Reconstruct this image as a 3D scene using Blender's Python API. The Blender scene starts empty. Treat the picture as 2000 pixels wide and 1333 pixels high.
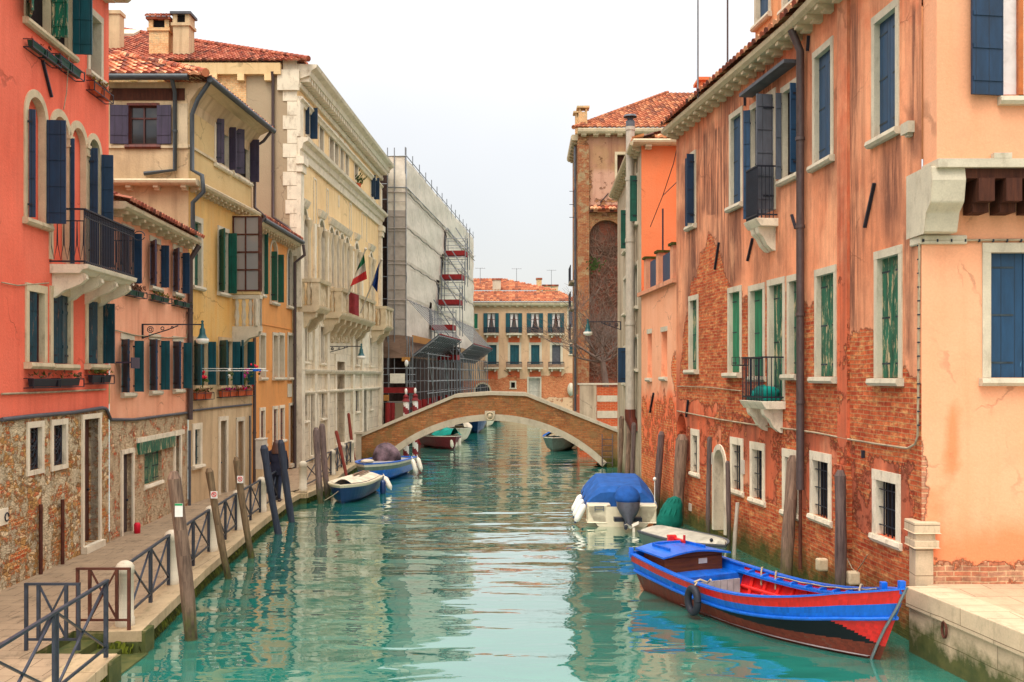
import bpy, bmesh, math, random
from mathutils import Vector, Matrix
random.seed(7)
R = math.radians
S = bpy.context.scene
COL = S.collection

# ------------------------------------------------------------------ camera
F, CX, HY, CAMZ = 1944.0, 1000.0, 735.0, 3.9      # focal length (px of a 2000 px wide frame), centre, horizon row, eye height
cam = bpy.data.cameras.new("camera"); camo = bpy.data.objects.new("camera", cam); COL.objects.link(camo)
camo.location = (0, 0, CAMZ); camo.rotation_euler = (R(90), 0, 0)
cam.sensor_width = 36.0; cam.lens = 36.0 * F / 2000.0
cam.shift_y = (HY - 666.5) / 2000.0
cam.clip_start = 0.1; cam.clip_end = 2000
S.camera = camo

# ------------------------------------------------------------------ world: bright overcast
SUN_EL, SUN_AZ = R(60), R(205)                     # sun behind the cloud, over the camera's left shoulder
W = bpy.data.worlds.new("World"); S.world = W; W.use_nodes = True
wn = W.node_tree; wn.nodes.clear()
wout = wn.nodes.new('ShaderNodeOutputWorld')
sky = wn.nodes.new('ShaderNodeTexSky'); sky.sky_type = 'NISHITA'; sky.sun_disc = False
sky.sun_elevation = SUN_EL; sky.sun_rotation = SUN_AZ; sky.dust_density = 4.0; sky.air_density = 1.0
b1 = wn.nodes.new('ShaderNodeBackground'); b1.inputs['Strength'].default_value = 0.05
wn.links.new(sky.outputs[0], b1.inputs['Color'])
tc = wn.nodes.new('ShaderNodeTexCoord'); sx = wn.nodes.new('ShaderNodeSeparateXYZ'); wn.links.new(tc.outputs['Generated'], sx.inputs[0])
mr = wn.nodes.new('ShaderNodeMapRange'); wn.links.new(sx.outputs['Z'], mr.inputs['Value'])
mr.inputs['From Min'].default_value = 0.05; mr.inputs['From Max'].default_value = 1.0
mr.inputs['To Min'].default_value = 0.0; mr.inputs['To Max'].default_value = 1.0
pw = wn.nodes.new('ShaderNodeMath'); pw.operation = 'POWER'; wn.links.new(mr.outputs[0], pw.inputs[0]); pw.inputs[1].default_value = 1.9
mr2 = wn.nodes.new('ShaderNodeMapRange'); wn.links.new(pw.outputs[0], mr2.inputs['Value']); mr2.inputs['To Min'].default_value = 0.43; mr2.inputs['To Max'].default_value = 2.6      # overcast: the zenith is brighter than the horizon
cn = wn.nodes.new('ShaderNodeTexNoise'); cn.inputs['Scale'].default_value = 1.6; cn.inputs['Detail'].default_value = 4
wn.links.new(tc.outputs['Generated'], cn.inputs['Vector'])
cm = wn.nodes.new('ShaderNodeMapRange'); wn.links.new(cn.outputs['Fac'], cm.inputs['Value'])
cm.inputs['From Min'].default_value = 0.3; cm.inputs['From Max'].default_value = 0.7; cm.inputs['To Min'].default_value = 0.86; cm.inputs['To Max'].default_value = 1.1
mm = wn.nodes.new('ShaderNodeMath'); mm.operation = 'MULTIPLY'
wn.links.new(mr2.outputs[0], mm.inputs[0]); wn.links.new(cm.outputs[0], mm.inputs[1])
b2 = wn.nodes.new('ShaderNodeBackground'); b2.inputs['Color'].default_value = (1.0, 0.96, 0.90, 1)
wn.links.new(mm.outputs[0], b2.inputs['Strength'])
ad = wn.nodes.new('ShaderNodeAddShader'); wn.links.new(b1.outputs[0], ad.inputs[0]); wn.links.new(b2.outputs[0], ad.inputs[1])
wn.links.new(ad.outputs[0], wout.inputs['Surface'])

sl = bpy.data.lights.new("sun", 'SUN'); sl.energy = 1.0; sl.angle = R(18); sl.color = (1.0, 0.95, 0.87)
so = bpy.data.objects.new("sun", sl); COL.objects.link(so)
sd = Vector((math.sin(SUN_AZ) * math.cos(SUN_EL), math.cos(SUN_AZ) * math.cos(SUN_EL), math.sin(SUN_EL)))
so.rotation_euler = sd.to_track_quat('Z', 'Y').to_euler(); so.location = sd * 60

S.view_settings.view_transform = 'Standard'; S.view_settings.look = 'None'
S.view_settings.exposure = 0.6; S.view_settings.gamma = 1.0; S.view_settings.use_curve_mapping = False
S.cycles.max_bounces = 8; S.cycles.diffuse_bounces = 4; S.cycles.glossy_bounces = 4
S.cycles.use_denoising = True
# ------------------------------------------------------------------ measuring helpers
def gp(px, py, z=0.0):                      # where the ray through a photo pixel meets the level z
    D = F * (CAMZ - z) / (py - HY); return Vector(((px - CX) / F * D, D, z))
def at(px, py, Y):                          # the point at distance Y on the ray
    return Vector(((px - CX) / F * Y, Y, CAMZ + (HY - py) / F * Y))
def proj(p): return CX + F * p[0] / p[1], HY - F * (p[2] - CAMZ) / p[1]
def lin(c):
    return tuple((x / 255 / 12.92) if x / 255 <= 0.04045 else ((x / 255 + 0.055) / 1.055) ** 2.4 for x in c)
def interp(x, pts):
    if x <= pts[0][0]: return pts[0][1]
    for (x0, y0), (x1, y1) in zip(pts, pts[1:]):
        if x <= x1: return y0 + (y1 - y0) * (x - x0) / (x1 - x0)
    return pts[-1][1]

class Fr:                                   # a wall's frame: a along the wall, d outwards, z up
    def __init__(s, P0, P1, flip=False):
        s.P0 = Vector((P0[0], P0[1], 0)); s.P1 = Vector((P1[0], P1[1], 0)); d = s.P1 - s.P0; s.L = d.length; s.u = d / s.L
        s.n = Vector((-s.u.y, s.u.x, 0)) if flip else Vector((s.u.y, -s.u.x, 0)); s.ops = []
    def p(s, a, d, z): q = s.P0 + s.u * a + s.n * d; return Vector((q.x, q.y, z))
    def a(s, px, d=0.0):
        k = (px - CX) / F; o = s.P0 + s.n * d
        return (k * o.y - o.x) / (s.u.x - k * s.u.y)
    def z(s, py, a, d=0.0):
        return CAMZ + (HY - py) / F * (s.P0 + s.u * a + s.n * d).y
    def off(s, d): return Fr(s.p(0, d, 0), s.p(s.L, d, 0), s.n.dot(Vector((s.u.y, -s.u.x, 0))) < 0)

# ------------------------------------------------------------------ mesh builder
WL = {}
class MB:
    def __init__(s): s.v = []; s.f = []; s.m = []; s.s = []; s.uv = []; s.c = None
    def add(s, pts, faces, m=0, sm=False, uvs=None):
        b = len(s.v); s.v += [Vector(p) for p in pts]
        for i, f in enumerate(faces):
            s.f.append([b + k for k in f]); s.m.append(m); s.s.append(sm); s.uv.append(uvs[i] if uvs else None)
    def quad(s, a, b, c, d, m=0, uvs=None): s.add([a, b, c, d], [(0, 1, 2, 3)], m, False, [uvs] if uvs else None)
    def poly(s, pts, m=0): s.add(pts, [tuple(range(len(pts)))], m)
    def hexa(s, b, t, m=0):
        s.add(list(b) + list(t), [(3, 2, 1, 0), (4, 5, 6, 7), (0, 1, 5, 4), (1, 2, 6, 5), (2, 3, 7, 6), (3, 0, 4, 7)], m)
    def boxf(s, fr, a0, a1, d0, d1, z0, z1, m=0):
        s.hexa([fr.p(a0, d0, z0), fr.p(a1, d0, z0), fr.p(a1, d1, z0), fr.p(a0, d1, z0)],
               [fr.p(a0, d0, z1), fr.p(a1, d0, z1), fr.p(a1, d1, z1), fr.p(a0, d1, z1)], m)
    def box(s, x0, x1, y0, y1, z0, z1, m=0):
        s.hexa([(x0, y0, z0), (x1, y0, z0), (x1, y1, z0), (x0, y1, z0)], [(x0, y0, z1), (x1, y0, z1), (x1, y1, z1), (x0, y1, z1)], m)
    def bar(s, p, q, w, h=None, m=0, up=(0, 0, 1)):      # a square bar from p to q
        p = Vector(p); q = Vector(q); h = h or w; d = (q - p).normalized(); up = Vector(up)
        x = d.cross(up)
        if x.length < 1e-3: x = d.cross(Vector((0, 1, 0)))
        x.normalize(); y = x.cross(d).normalized(); x *= w / 2; y *= h / 2
        s.hexa([p - x - y, p + x - y, p + x + y, p - x + y], [q - x - y, q + x - y, q + x + y, q - x + y], m)
    def tube(s, pts, r, n=8, m=0, caps=True, sm=True):
        pts = [Vector(p) for p in pts]; rs = r if isinstance(r, (list, tuple)) else [r] * len(pts); vs = []
        prev = None
        for i, p in enumerate(pts):
            d = (pts[min(i + 1, len(pts) - 1)] - pts[max(i - 1, 0)]).normalized()
            if prev is None:
                x = d.cross(Vector((0, 0, 1)))
                if x.length < 1e-2: x = d.cross(Vector((0, 1, 0)))
            else: x = prev - d * prev.dot(d)
            x.normalize(); prev = x; y = d.cross(x)
            vs += [p + (x * math.cos(2 * math.pi * k / n) + y * math.sin(2 * math.pi * k / n)) * rs[i] for k in range(n)]
        fs = [(i * n + k, i * n + (k + 1) % n, (i + 1) * n + (k + 1) % n, (i + 1) * n + k) for i in range(len(pts) - 1) for k in range(n)]
        s.add(vs, fs, m, sm)
        if caps:
            s.add(vs[:n], [tuple(range(n))], m); s.add(vs[-n:], [tuple(reversed(range(n)))], m)
    def lathe(s, prof, c, n=16, m=0, sm=True):           # prof: (radius, z)
        c = Vector(c); vs = [c + Vector((r * math.cos(2 * math.pi * k / n), r * math.sin(2 * math.pi * k / n), z)) for r, z in prof for k in range(n)]
        s.add(vs, [(i * n + k, i * n + (k + 1) % n, (i + 1) * n + (k + 1) % n, (i + 1) * n + k) for i in range(len(prof) - 1) for k in range(n)], m, sm)
        s.add(vs[-n:], [tuple(range(n))], m)
    def prism(s, fr, poly, d0, d1, m=0, caps=True):       # poly of (a, z), pushed out from d0 to d1
        n = len(poly); vs = [fr.p(a, d0, z) for a, z in poly] + [fr.p(a, d1, z) for a, z in poly]
        fs = [(i, (i + 1) % n, n + (i + 1) % n, n + i) for i in range(n)]
        if caps: fs += [tuple(range(n - 1, -1, -1)), tuple(range(n, 2 * n))]
        s.add(vs, fs, m)
    def profile(s, fr, a0, a1, prof, m=0):                # prof of (d, z), run along the wall
        n = len(prof); vs = [fr.p(a0, d, z) for d, z in prof] + [fr.p(a1, d, z) for d, z in prof]
        s.add(vs, [(i, (i + 1) % n, n + (i + 1) % n, n + i) for i in range(n)] + [tuple(range(n - 1, -1, -1)), tuple(range(n, 2 * n))], m)
    def ball(s, c, rx, ry=None, rz=None, n=10, k=7, m=0, jit=0.0):
        ry = ry or rx; rz = rz or rx; c = Vector(c); vs = []
        for i in range(k + 1):
            th = math.pi * i / k
            for j in range(n):
                q = 1 + random.uniform(-jit, jit); ph = 2 * math.pi * j / n
                vs.append(c + Vector((rx * math.sin(th) * math.cos(ph) * q, ry * math.sin(th) * math.sin(ph) * q, rz * math.cos(th) * q)))
        s.add(vs, [(i * n + j, i * n + (j + 1) % n, (i + 1) * n + (j + 1) % n, (i + 1) * n + j) for i in range(k) for j in range(n)], m, True)
    def build(s, name, mats, parent=None, loc=None, bevel=0.0):
        mats = mats if isinstance(mats, (list, tuple)) else [mats]
        if loc is None:
            xs = [v.x for v in s.v]; ys = [v.y for v in s.v]
            loc = Vector(((min(xs) + max(xs)) / 2, (min(ys) + max(ys)) / 2, min(v.z for v in s.v)))
        loc = Vector(loc); me = bpy.data.meshes.new(name)
        me.from_pydata([v - loc for v in s.v], [], s.f)
        for mt in mats: me.materials.append(mt)
        me.polygons.foreach_set('material_index', s.m); me.polygons.foreach_set('use_smooth', s.s)
        uvl = me.uv_layers.new(name='UVMap'); uvd = [0.0] * (2 * len(me.loops))
        for pi, p in enumerate(me.polygons):
            if s.uv[pi]:
                for li, c in zip(p.loop_indices, s.uv[pi]): uvd[2 * li] = c[0]; uvd[2 * li + 1] = c[1]
                continue
            n = p.normal
            if abs(n.z) > 0.75:
                for li in p.loop_indices: v = s.v[me.loops[li].vertex_index]; uvd[2 * li] = v.x; uvd[2 * li + 1] = v.y
            else:
                t = Vector((-n.y, n.x)).normalized()
                for li in p.loop_indices: v = s.v[me.loops[li].vertex_index]; uvd[2 * li] = v.x * t.x + v.y * t.y; uvd[2 * li + 1] = v.z
        uvl.data.foreach_set('uv', uvd)
        if s.c is not None:
            ca = me.color_attributes.new('marks', 'FLOAT_COLOR', 'POINT')
            ca.data.foreach_set('color', [x for c in s.c for x in c])
        me.update()
        o = bpy.data.objects.new(name, me); COL.objects.link(o)
        if parent is not None: o.parent = parent; o.location = loc - WL[parent]
        else: o.location = loc
        WL[o] = loc
        if bevel:
            b = o.modifiers.new('bevel', 'BEVEL'); b.width = bevel; b.segments = 2; b.limit_method = 'ANGLE'
        return o

def tag(o, label=None, cat=None, group=None, kind=None):
    if label: o['label'] = label
    if cat: o['category'] = cat
    if group: o['group'] = group
    if kind: o['kind'] = kind
    return o
def thing(name, loc, label, cat, group=None):
    o = bpy.data.objects.new(name, None); COL.objects.link(o); o.location = loc; o.empty_display_size = 0.2
    WL[o] = Vector(loc); return tag(o, label, cat, group)
def copy_tree(o, loc, rz=0.0, label=None, parent=None):
    c = o.copy(); COL.objects.link(c)
    if parent is None: c.location = loc; c.rotation_euler = (0, 0, rz); WL[c] = Vector(loc)
    else: c.parent = parent
    if label: c['label'] = label
    for ch in list(o.children): copy_tree(ch, None, 0, None, c)
    return c
# ------------------------------------------------------------------ materials
class G:
    def __init__(s, name, rough=0.8, spec=0.3):
        s.mt = bpy.data.materials.new(name); s.mt.use_nodes = True; s.t = s.mt.node_tree
        s.b = s.t.nodes['Principled BSDF']; s.b.inputs['Roughness'].default_value = rough
        s.b.inputs['Specular IOR Level'].default_value = spec; s._uv = None
    def set(s, node, key, v):
        i = node.inputs[key]
        if hasattr(v, 'is_linked') or isinstance(v, bpy.types.NodeSocket): s.t.links.new(v, i)
        elif isinstance(v, (tuple, list)) and len(v) == 3 and i.type == 'RGBA': i.default_value = (*v, 1)
        else: i.default_value = v
    def n(s, typ, ins=None, **pr):
        nd = s.t.nodes.new('ShaderNode' + typ)
        for k, v in pr.items(): setattr(nd, k, v)
        for k, v in (ins or {}).items(): s.set(nd, k, v)
        return nd
    @property
    def uv(s):
        if s._uv is None: s._uv = s.n('TexCoord').outputs['UV']
        return s._uv
    def mp(s, sc, loc=(0, 0, 0), rot=(0, 0, 0), vec=None):
        return s.n('Mapping', {'Vector': vec or s.uv, 'Scale': sc, 'Location': loc, 'Rotation': rot}).outputs[0]
    def noise(s, scale, detail=5, rough=0.55, vec=None, dist=0.0):
        return s.n('TexNoise', {'Vector': vec or s.uv, 'Scale': scale, 'Detail': detail, 'Roughness': rough, 'Distortion': dist}).outputs['Fac']
    def ramp(s, f, lo, hi, a=0.0, b=1.0):
        return s.n('MapRange', {'Value': f, 'From Min': lo, 'From Max': hi, 'To Min': a, 'To Max': b}).outputs[0]
    def math(s, op, a, b=0.0, clamp=False):
        return s.n('Math', {0: a, 1: b}, operation=op, use_clamp=clamp).outputs[0]
    def mix(s, f, a, b, mode='MIX'):
        nd = s.n('Mix', data_type='RGBA', blend_type=mode)
        s.set(nd, 'Factor', f); s.set(nd, 6, a); s.set(nd, 7, b); return nd.outputs[2]
    def bump(s, h, strength=0.5, dist=0.02, nrm=None):
        nd = s.n('Bump', {'Height': h, 'Strength': strength, 'Distance': dist})
        if nrm: s.set(nd, 'Normal', nrm)
        return nd.outputs[0]
    def done(s, col=None, nrm=None, rough=None, metal=None):
        if col is not None: s.set(s.b, 'Base Color', col)
        if nrm is not None: s.set(s.b, 'Normal', nrm)
        if rough is not None: s.set(s.b, 'Roughness', rough)
        if metal is not None: s.set(s.b, 'Metallic', metal)
        return s.mt
    def brick(s, c1, c2, mort, bw=0.25, rh=0.075, ms=0.010, vec=None):
        wob = s.n('VectorMath', {0: vec or s.uv, 1: s.n('VectorMath', {0: s.n('TexNoise', {'Vector': s.uv, 'Scale': 1.3, 'Detail': 2}).outputs['Color'], 1: (0.05, 0.05, 0)}, operation='MULTIPLY').outputs[0]}, operation='ADD').outputs[0]
        t = s.n('TexBrick', {'Vector': wob, 'Color1': c1, 'Color2': c2, 'Mortar': mort, 'Scale': 1.0, 'Mortar Size': ms, 'Mortar Smooth': 0.3, 'Bias': 0.0, 'Brick Width': bw, 'Row Height': rh})
        return t.outputs['Color'], t.outputs['Fac']
    def algae(s, col, z0=0.15, z1=0.8, c=(0.030, 0.052, 0.010), amt=0.95):   # green growth along the tide line
        z = s.n('SeparateXYZ', {0: s.n('NewGeometry').outputs['Position']}).outputs['Z']
        zz = s.math('ADD', z, s.ramp(s.noise(2.2, 6, 0.65), 0.25, 0.75, -0.3, 0.3))
        f = s.ramp(zz, z0, z1, amt, 0.0)
        cc = s.mix(s.ramp(s.noise(5, 4), 0.35, 0.65), c, (0.075, 0.085, 0.02))
        return s.mix(f, col, cc)

def plaster(name, c1, c2, c3, streak=0.5, blot=0.5, marks=False, bricks=None, algae=False, c4=None, speck=0.25, grime=0.0):
    g = G(name, 0.9, 0.15)
    col = g.mix(g.ramp(g.noise(0.55, 6), 0.35, 0.65), lin(c1), lin(c2))
    sv = g.mp((1.7, 0.16, 1))
    st = g.math('MULTIPLY', g.ramp(g.noise(1.6, 5, 0.6, sv), 0.5, 0.72), streak)
    if marks:
        ma = g.n('SeparateColor', {0: g.n('VertexColor', layer_name='marks').outputs['Color']})
        wear, tint, stain = ma.outputs[0], ma.outputs[1], ma.outputs[2]
        if c4: col = g.mix(g.ramp(g.math('ADD', tint, g.ramp(g.noise(1.1, 6, 0.65), 0.2, 0.8, -0.35, 0.35)), 0.25, 0.75), col, lin(c4))
        st = g.math('MAXIMUM', st, g.math('MULTIPLY', stain, g.ramp(g.noise(1.6, 8, 0.72, g.mp((5.5, 0.3, 1))), 0.36, 0.58)))
    col = g.mix(st, col, lin(c3))
    col = g.mix(g.ramp(g.noise(2.3, 9, 0.72), 0.52, 0.72, 0.0, blot), col, lin([x * 0.86 for x in c2]))
    col = g.mix(g.ramp(g.noise(9, 6, 0.8), 0.6, 0.78, 0.0, speck), col, lin([x * 0.6 for x in c3]))
    if grime:
        gf = g.math('MULTIPLY', g.ramp(g.noise(0.75, 8, 0.68, g.mp((1.1, 0.42, 1), (3, 5, 0))), 0.42, 0.66), grime)
        col = g.mix(gf, col, lin(c3)); gf2 = g.math('MULTIPLY', g.ramp(g.noise(1.3, 6, 0.6, g.mp((2.6, 0.10, 1), (1, 9, 0))), 0.5, 0.7), grime * 0.9); col = g.mix(gf2, col, lin([x * 0.82 for x in c3]))
        col = g.mix(g.ramp(g.noise(0.9, 5, 0.6, g.mp((1, .5, 1), (11, 2, 0))), 0.55, 0.7, 0, 0.5), col, lin([min(255, x * 1.08) for x in c1]))
    col = g.mix(0.35, col, g.ramp(g.noise(30, 4, 0.7), 0.25, 0.75, 0.72, 1.18), 'MULTIPLY')
    h = g.noise(14, 8, 0.7); nrm = None
    cv = g.n('VectorMath', {0: g.uv, 1: g.n('VectorMath', {0: g.n('TexNoise', {'Vector': g.uv, 'Scale': 2.2, 'Detail': 6}).outputs['Color'], 1: (.7, .7, 0)}, operation='MULTIPLY').outputs[0]}, operation='ADD').outputs[0]
    ce = g.n('TexVoronoi', {'Vector': cv, 'Scale': 0.55}, feature='DISTANCE_TO_EDGE').outputs['Distance']
    ck = g.math('MULTIPLY', g.ramp(ce, 0.004, 0.012, 1, 0), g.ramp(g.noise(0.7, 3), 0.5, 0.6)); col = g.mix(g.math('MULTIPLY', ck, 0.35), col, lin([x * 0.45 for x in c2])); h = g.math('SUBTRACT', h, g.math('MULTIPLY', ck, 0.8))
    if bricks:
        bc, bf = g.brick(lin(bricks[0]), lin(bricks[1]), lin(bricks[2]))
        bc = g.mix(g.ramp(g.noise(3.1, 4, 0.7, g.mp((1, 3, 1))), 0.5, 0.68, 0, 0.8), bc, lin(bricks[3]))
        bc = g.mix(0.85, bc, g.ramp(g.noise(9, 7, 0.75), 0.25, 0.75, 0.35, 1.5), 'MULTIPLY'); bc = g.mix(g.ramp(g.noise(0.8, 6, 0.7), 0.5, 0.68, 0, 0.55), bc, lin([x * 0.6 for x in bricks[0]]))
        wr = wear if marks else 0.5
        f = g.math('ADD', wr, g.ramp(g.noise(1.5, 9, 0.68), 0.2, 0.8, -0.5, 0.5))
        lip_shade = g.math('MULTIPLY', g.ramp(f, 0.40, 0.47), g.ramp(f, 0.52, 0.485))  # shade of the broken plaster's edge, painted as a dark line
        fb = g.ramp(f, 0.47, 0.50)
        col = g.mix(fb, col, bc); col = g.mix(g.math('MULTIPLY', lip_shade, 0.7), col, lin([x * 0.5 for x in bricks[0]]))
        h = g.math('SUBTRACT', g.math('MULTIPLY', h, 0.5), g.math('MULTIPLY', fb, g.math('ADD', 0.9, g.math('MULTIPLY', bf, 0.7))))
    if algae: col = g.algae(col)
    return g.done(col, g.bump(h, 0.6, 0.02))

def rubble(name, cols, pl, br, amt=0.45):
    """crumbling wall: rough stones and bricks showing through broken plaster"""
    g = G(name, 0.93, 0.1)
    wv = g.n('VectorMath', {0: g.uv, 1: g.n('VectorMath', {0: g.n('TexNoise', {'Vector': g.uv, 'Scale': 3.0, 'Detail': 4}).outputs['Color'], 1: (.22, .22, 0)}, operation='MULTIPLY').outputs[0]}, operation='ADD').outputs[0]
    vec = g.mp((7.5, 15.0, 1), vec=wv)
    vo = g.n('TexVoronoi', {'Vector': vec, 'Scale': 1.0, 'Randomness': 0.9}); rnd = g.n('SeparateColor', {0: vo.outputs['Color']}).outputs[0]
    ed = g.n('TexVoronoi', {'Vector': vec, 'Scale': 1.0, 'Randomness': 0.9}, feature='DISTANCE_TO_EDGE').outputs['Distance']
    rp = g.n('ValToRGB', {'Fac': rnd}); e = rp.color_ramp; e.interpolation = 'CONSTANT'
    while len(e.elements) < len(cols): e.elements.new(0.5)
    for i, c in enumerate(cols): e.elements[i].position = i / len(cols); e.elements[i].color = (*lin(c), 1)
    bc, bf = g.brick(lin(br[0]), lin(br[1]), lin(br[2]))
    st = g.mix(g.ramp(g.noise(1.1, 6, 0.7, g.mp((1, 1, 1), (4, 2, 0))), 0.50, 0.56), rp.outputs[0], bc)
    gap = g.ramp(ed, 0.02, 0.10, 1, 0); st = g.mix(g.math('MULTIPLY', gap, 0.4), st, lin(br[3]))
    st = g.mix(0.8, st, g.ramp(g.noise(17, 8, 0.8), 0.3, 0.7, 0.55, 1.6), 'MULTIPLY')
    pf = g.ramp(g.noise(1.9, 12, 0.78), 0.66 - amt * 0.3, 0.69 - amt * 0.3)
    pc = g.mix(g.ramp(g.noise(4, 9, 0.75), 0.3, 0.7), lin(pl), lin([x * 0.74 for x in pl])); col = g.mix(pf, st, pc)
    col = g.mix(g.ramp(g.noise(0.9, 7, 0.7, g.mp((1, 0.5, 1), (7, 3, 0))), 0.52, 0.68, 0, 0.55), col, lin(br[4]))
    h = g.math('ADD', g.math('MULTIPLY', pf, 0.8), g.math('SUBTRACT', g.noise(9, 9, 0.8), g.math('MULTIPLY', gap, 0.5)))
    return g.done(col, g.bump(h, 1.0, 0.035))

def masonry(name, b1, b2, mort, other, pl, amt=0.5, algae=False, moss=None, bw=0.25, rh=0.075, mossz=None):
    g = G(name, 0.92, 0.12)
    bc, bf = g.brick(lin(b1), lin(b2), lin(mort), bw, rh)
    bc = g.mix(g.ramp(g.noise(2.4, 6, 0.7), 0.5, 0.66, 0, 0.85), bc, lin(other))
    bc = g.mix(0.75, bc, g.ramp(g.noise(12, 6, 0.75), 0.25, 0.75, 0.5, 1.4), 'MULTIPLY')
    f = g.ramp(g.noise(1.2, 10, 0.72), 0.62 - amt * 0.3, 0.68 - amt * 0.3)
    col = g.mix(f, bc, g.mix(g.ramp(g.noise(5, 8, 0.75), 0.3, 0.7), lin(pl), lin([x * 0.78 for x in pl])))
    if moss:
        mf = g.ramp(g.noise(0.8, 8, 0.7, g.mp((1, 0.6, 1))), 0.5, 0.66, 0, 0.85)
        col = g.mix(mf, col, lin(moss))
    if algae: col = g.algae(col)
    h = g.math('SUBTRACT', g.noise(10, 8, 0.75), g.math('MULTIPLY', bf, 0.8))
    return g.done(col, g.bump(h, 0.7, 0.025))

def stone(name, c, dirt=(120, 105, 85), amt=0.6, joints=None, algae=False, spec=0.2, tide=None):
    g = G(name, 0.75, spec)
    col = g.mix(g.ramp(g.noise(1.6, 8, 0.65), 0.35, 0.7), lin(c), lin([x * 0.88 for x in c]))
    col = g.mix(g.ramp(g.noise(3.2, 9, 0.75, g.mp((1.5, 0.5, 1))), 0.52, 0.72, 0, amt), col, lin(dirt))
    col = g.mix(0.4, col, g.ramp(g.noise(35, 4, 0.7), 0.25, 0.75, 0.7, 1.2), 'MULTIPLY')
    h = g.noise(9, 8, 0.7)
    if joints:
        bc, bf = g.brick((1, 1, 1), (0.9, 0.9, 0.9), (0.25, 0.2, 0.15), joints[0], joints[1], 0.006)
        col = g.mix(0.9, col, bc, 'MULTIPLY'); h = g.math('SUBTRACT', h, g.math('MULTIPLY', bf, 0.8))
    if algae: col = g.algae(col, *(tide or (0.05, 0.75)))
    return g.done(col, g.bump(h, 0.4, 0.012))

def paint(name, c, rough=0.45, spec=0.4, vary=0.18, peel=None, wood=True, peelamt=0.5):
    g = G(name, rough, spec)
    col = g.mix(g.ramp(g.noise(2.5, 6, 0.6, g.mp((3, 0.6, 1))), 0.3, 0.7, 0, 1), lin(c), lin([x * (1 - vary * 2.2) for x in c]))
    h = g.noise(20, 5, 0.6, g.mp((4, 0.5, 1)))
    if peel:
        pf = g.ramp(g.noise(3.2, 9, 0.75, g.mp((3.2, 0.55, 1))), 0.66 - 0.25 * peelamt, 0.70 - 0.25 * peelamt)
        col = g.mix(pf, col, lin(peel)); h = g.math('SUBTRACT', h, pf)
    if wood:
        w = g.n('TexWave', {'Vector': g.uv, 'Scale': 1.6, 'Distortion': 0.1, 'Detail': 0.0}, wave_type='BANDS', bands_direction='X').outputs['Fac']
        ln = g.ramp(w, 0.0, 0.03, 1.0, 0.0); col = g.mix(g.math('MULTIPLY', ln, 0.6), col, lin([x * 0.35 for x in c]))
        h = g.math('SUBTRACT', h, g.math('MULTIPLY', ln, 3))
    return g.done(col, g.bump(h, 0.25, 0.008))

def plain(name, c, rough=0.5, spec=0.4, metal=0.0, vary=0.12, bumps=0.1):
    g = G(name, rough, spec)
    col = g.mix(g.ramp(g.noise(4, 7, 0.65), 0.3, 0.7), lin(c), lin([x * (1 - vary * 2) for x in c]))
    return g.done(col, g.bump(g.noise(25, 5), bumps, 0.01), metal=metal)

def cloth(name, c, rough=0.85, fold=1.0, vary=0.12):
    g = G(name, rough, 0.25)
    o = g.n('TexCoord').outputs['Object']
    n1 = g.noise(2.2, 3, 0.5, o, 0.6)
    col = g.mix(g.ramp(g.noise(3, 6, 0.6, o), 0.3, 0.7), lin(c), lin([x * (1 - vary * 2) for x in c]))
    return g.done(col, g.bump(n1, 0.5 * fold, 0.12))

def tiles(name, cols):
    g = G(name, 0.85, 0.15)
    cell = g.n('VectorMath', {0: g.uv, 1: (0.22, 0.36, 1)}, operation='DIVIDE').outputs[0]
    cell = g.n('VectorMath', {0: cell}, operation='FLOOR').outputs[0]
    wn_ = g.n('TexWhiteNoise', {'Vector': cell}).outputs['Value']
    rp = g.n('ValToRGB', {'Fac': wn_}); e = rp.color_ramp; e.interpolation = 'CONSTANT'
    while len(e.elements) < len(cols): e.elements.new(0.5)
    for i, c in enumerate(cols): e.elements[i].position = i / len(cols); e.elements[i].color = (*lin(c), 1)
    col = g.mix(g.ramp(g.noise(1.3, 7, 0.7), 0.5, 0.75, 0, 0.6), rp.outputs[0], lin((105, 70, 55)))
    col = g.mix(0.5, col, g.ramp(g.noise(14, 5, 0.7), 0.2, 0.8, 0.6, 1.3), 'MULTIPLY')
    return g.done(col, g.bump(g.noise(20, 5), 0.3, 0.01))

def wood(name, c1, c2, rough=0.85, algae=False, grain=(9, 0.7, 1)):
    g = G(name, rough, 0.2)
    n1 = g.noise(2.0, 9, 0.7, g.mp(grain))
    col = g.mix(g.ramp(n1, 0.3, 0.7), lin(c1), lin(c2))
    col = g.mix(g.ramp(g.noise(1.4, 6), 0.5, 0.75, 0, 0.5), col, lin([x * 0.7 for x in c2]))
    if algae: col = g.algae(col, 0.1, 0.7, (0.03, 0.028, 0.016), 0.9)
    return g.done(col, g.bump(n1, 0.7, 0.02))

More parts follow.
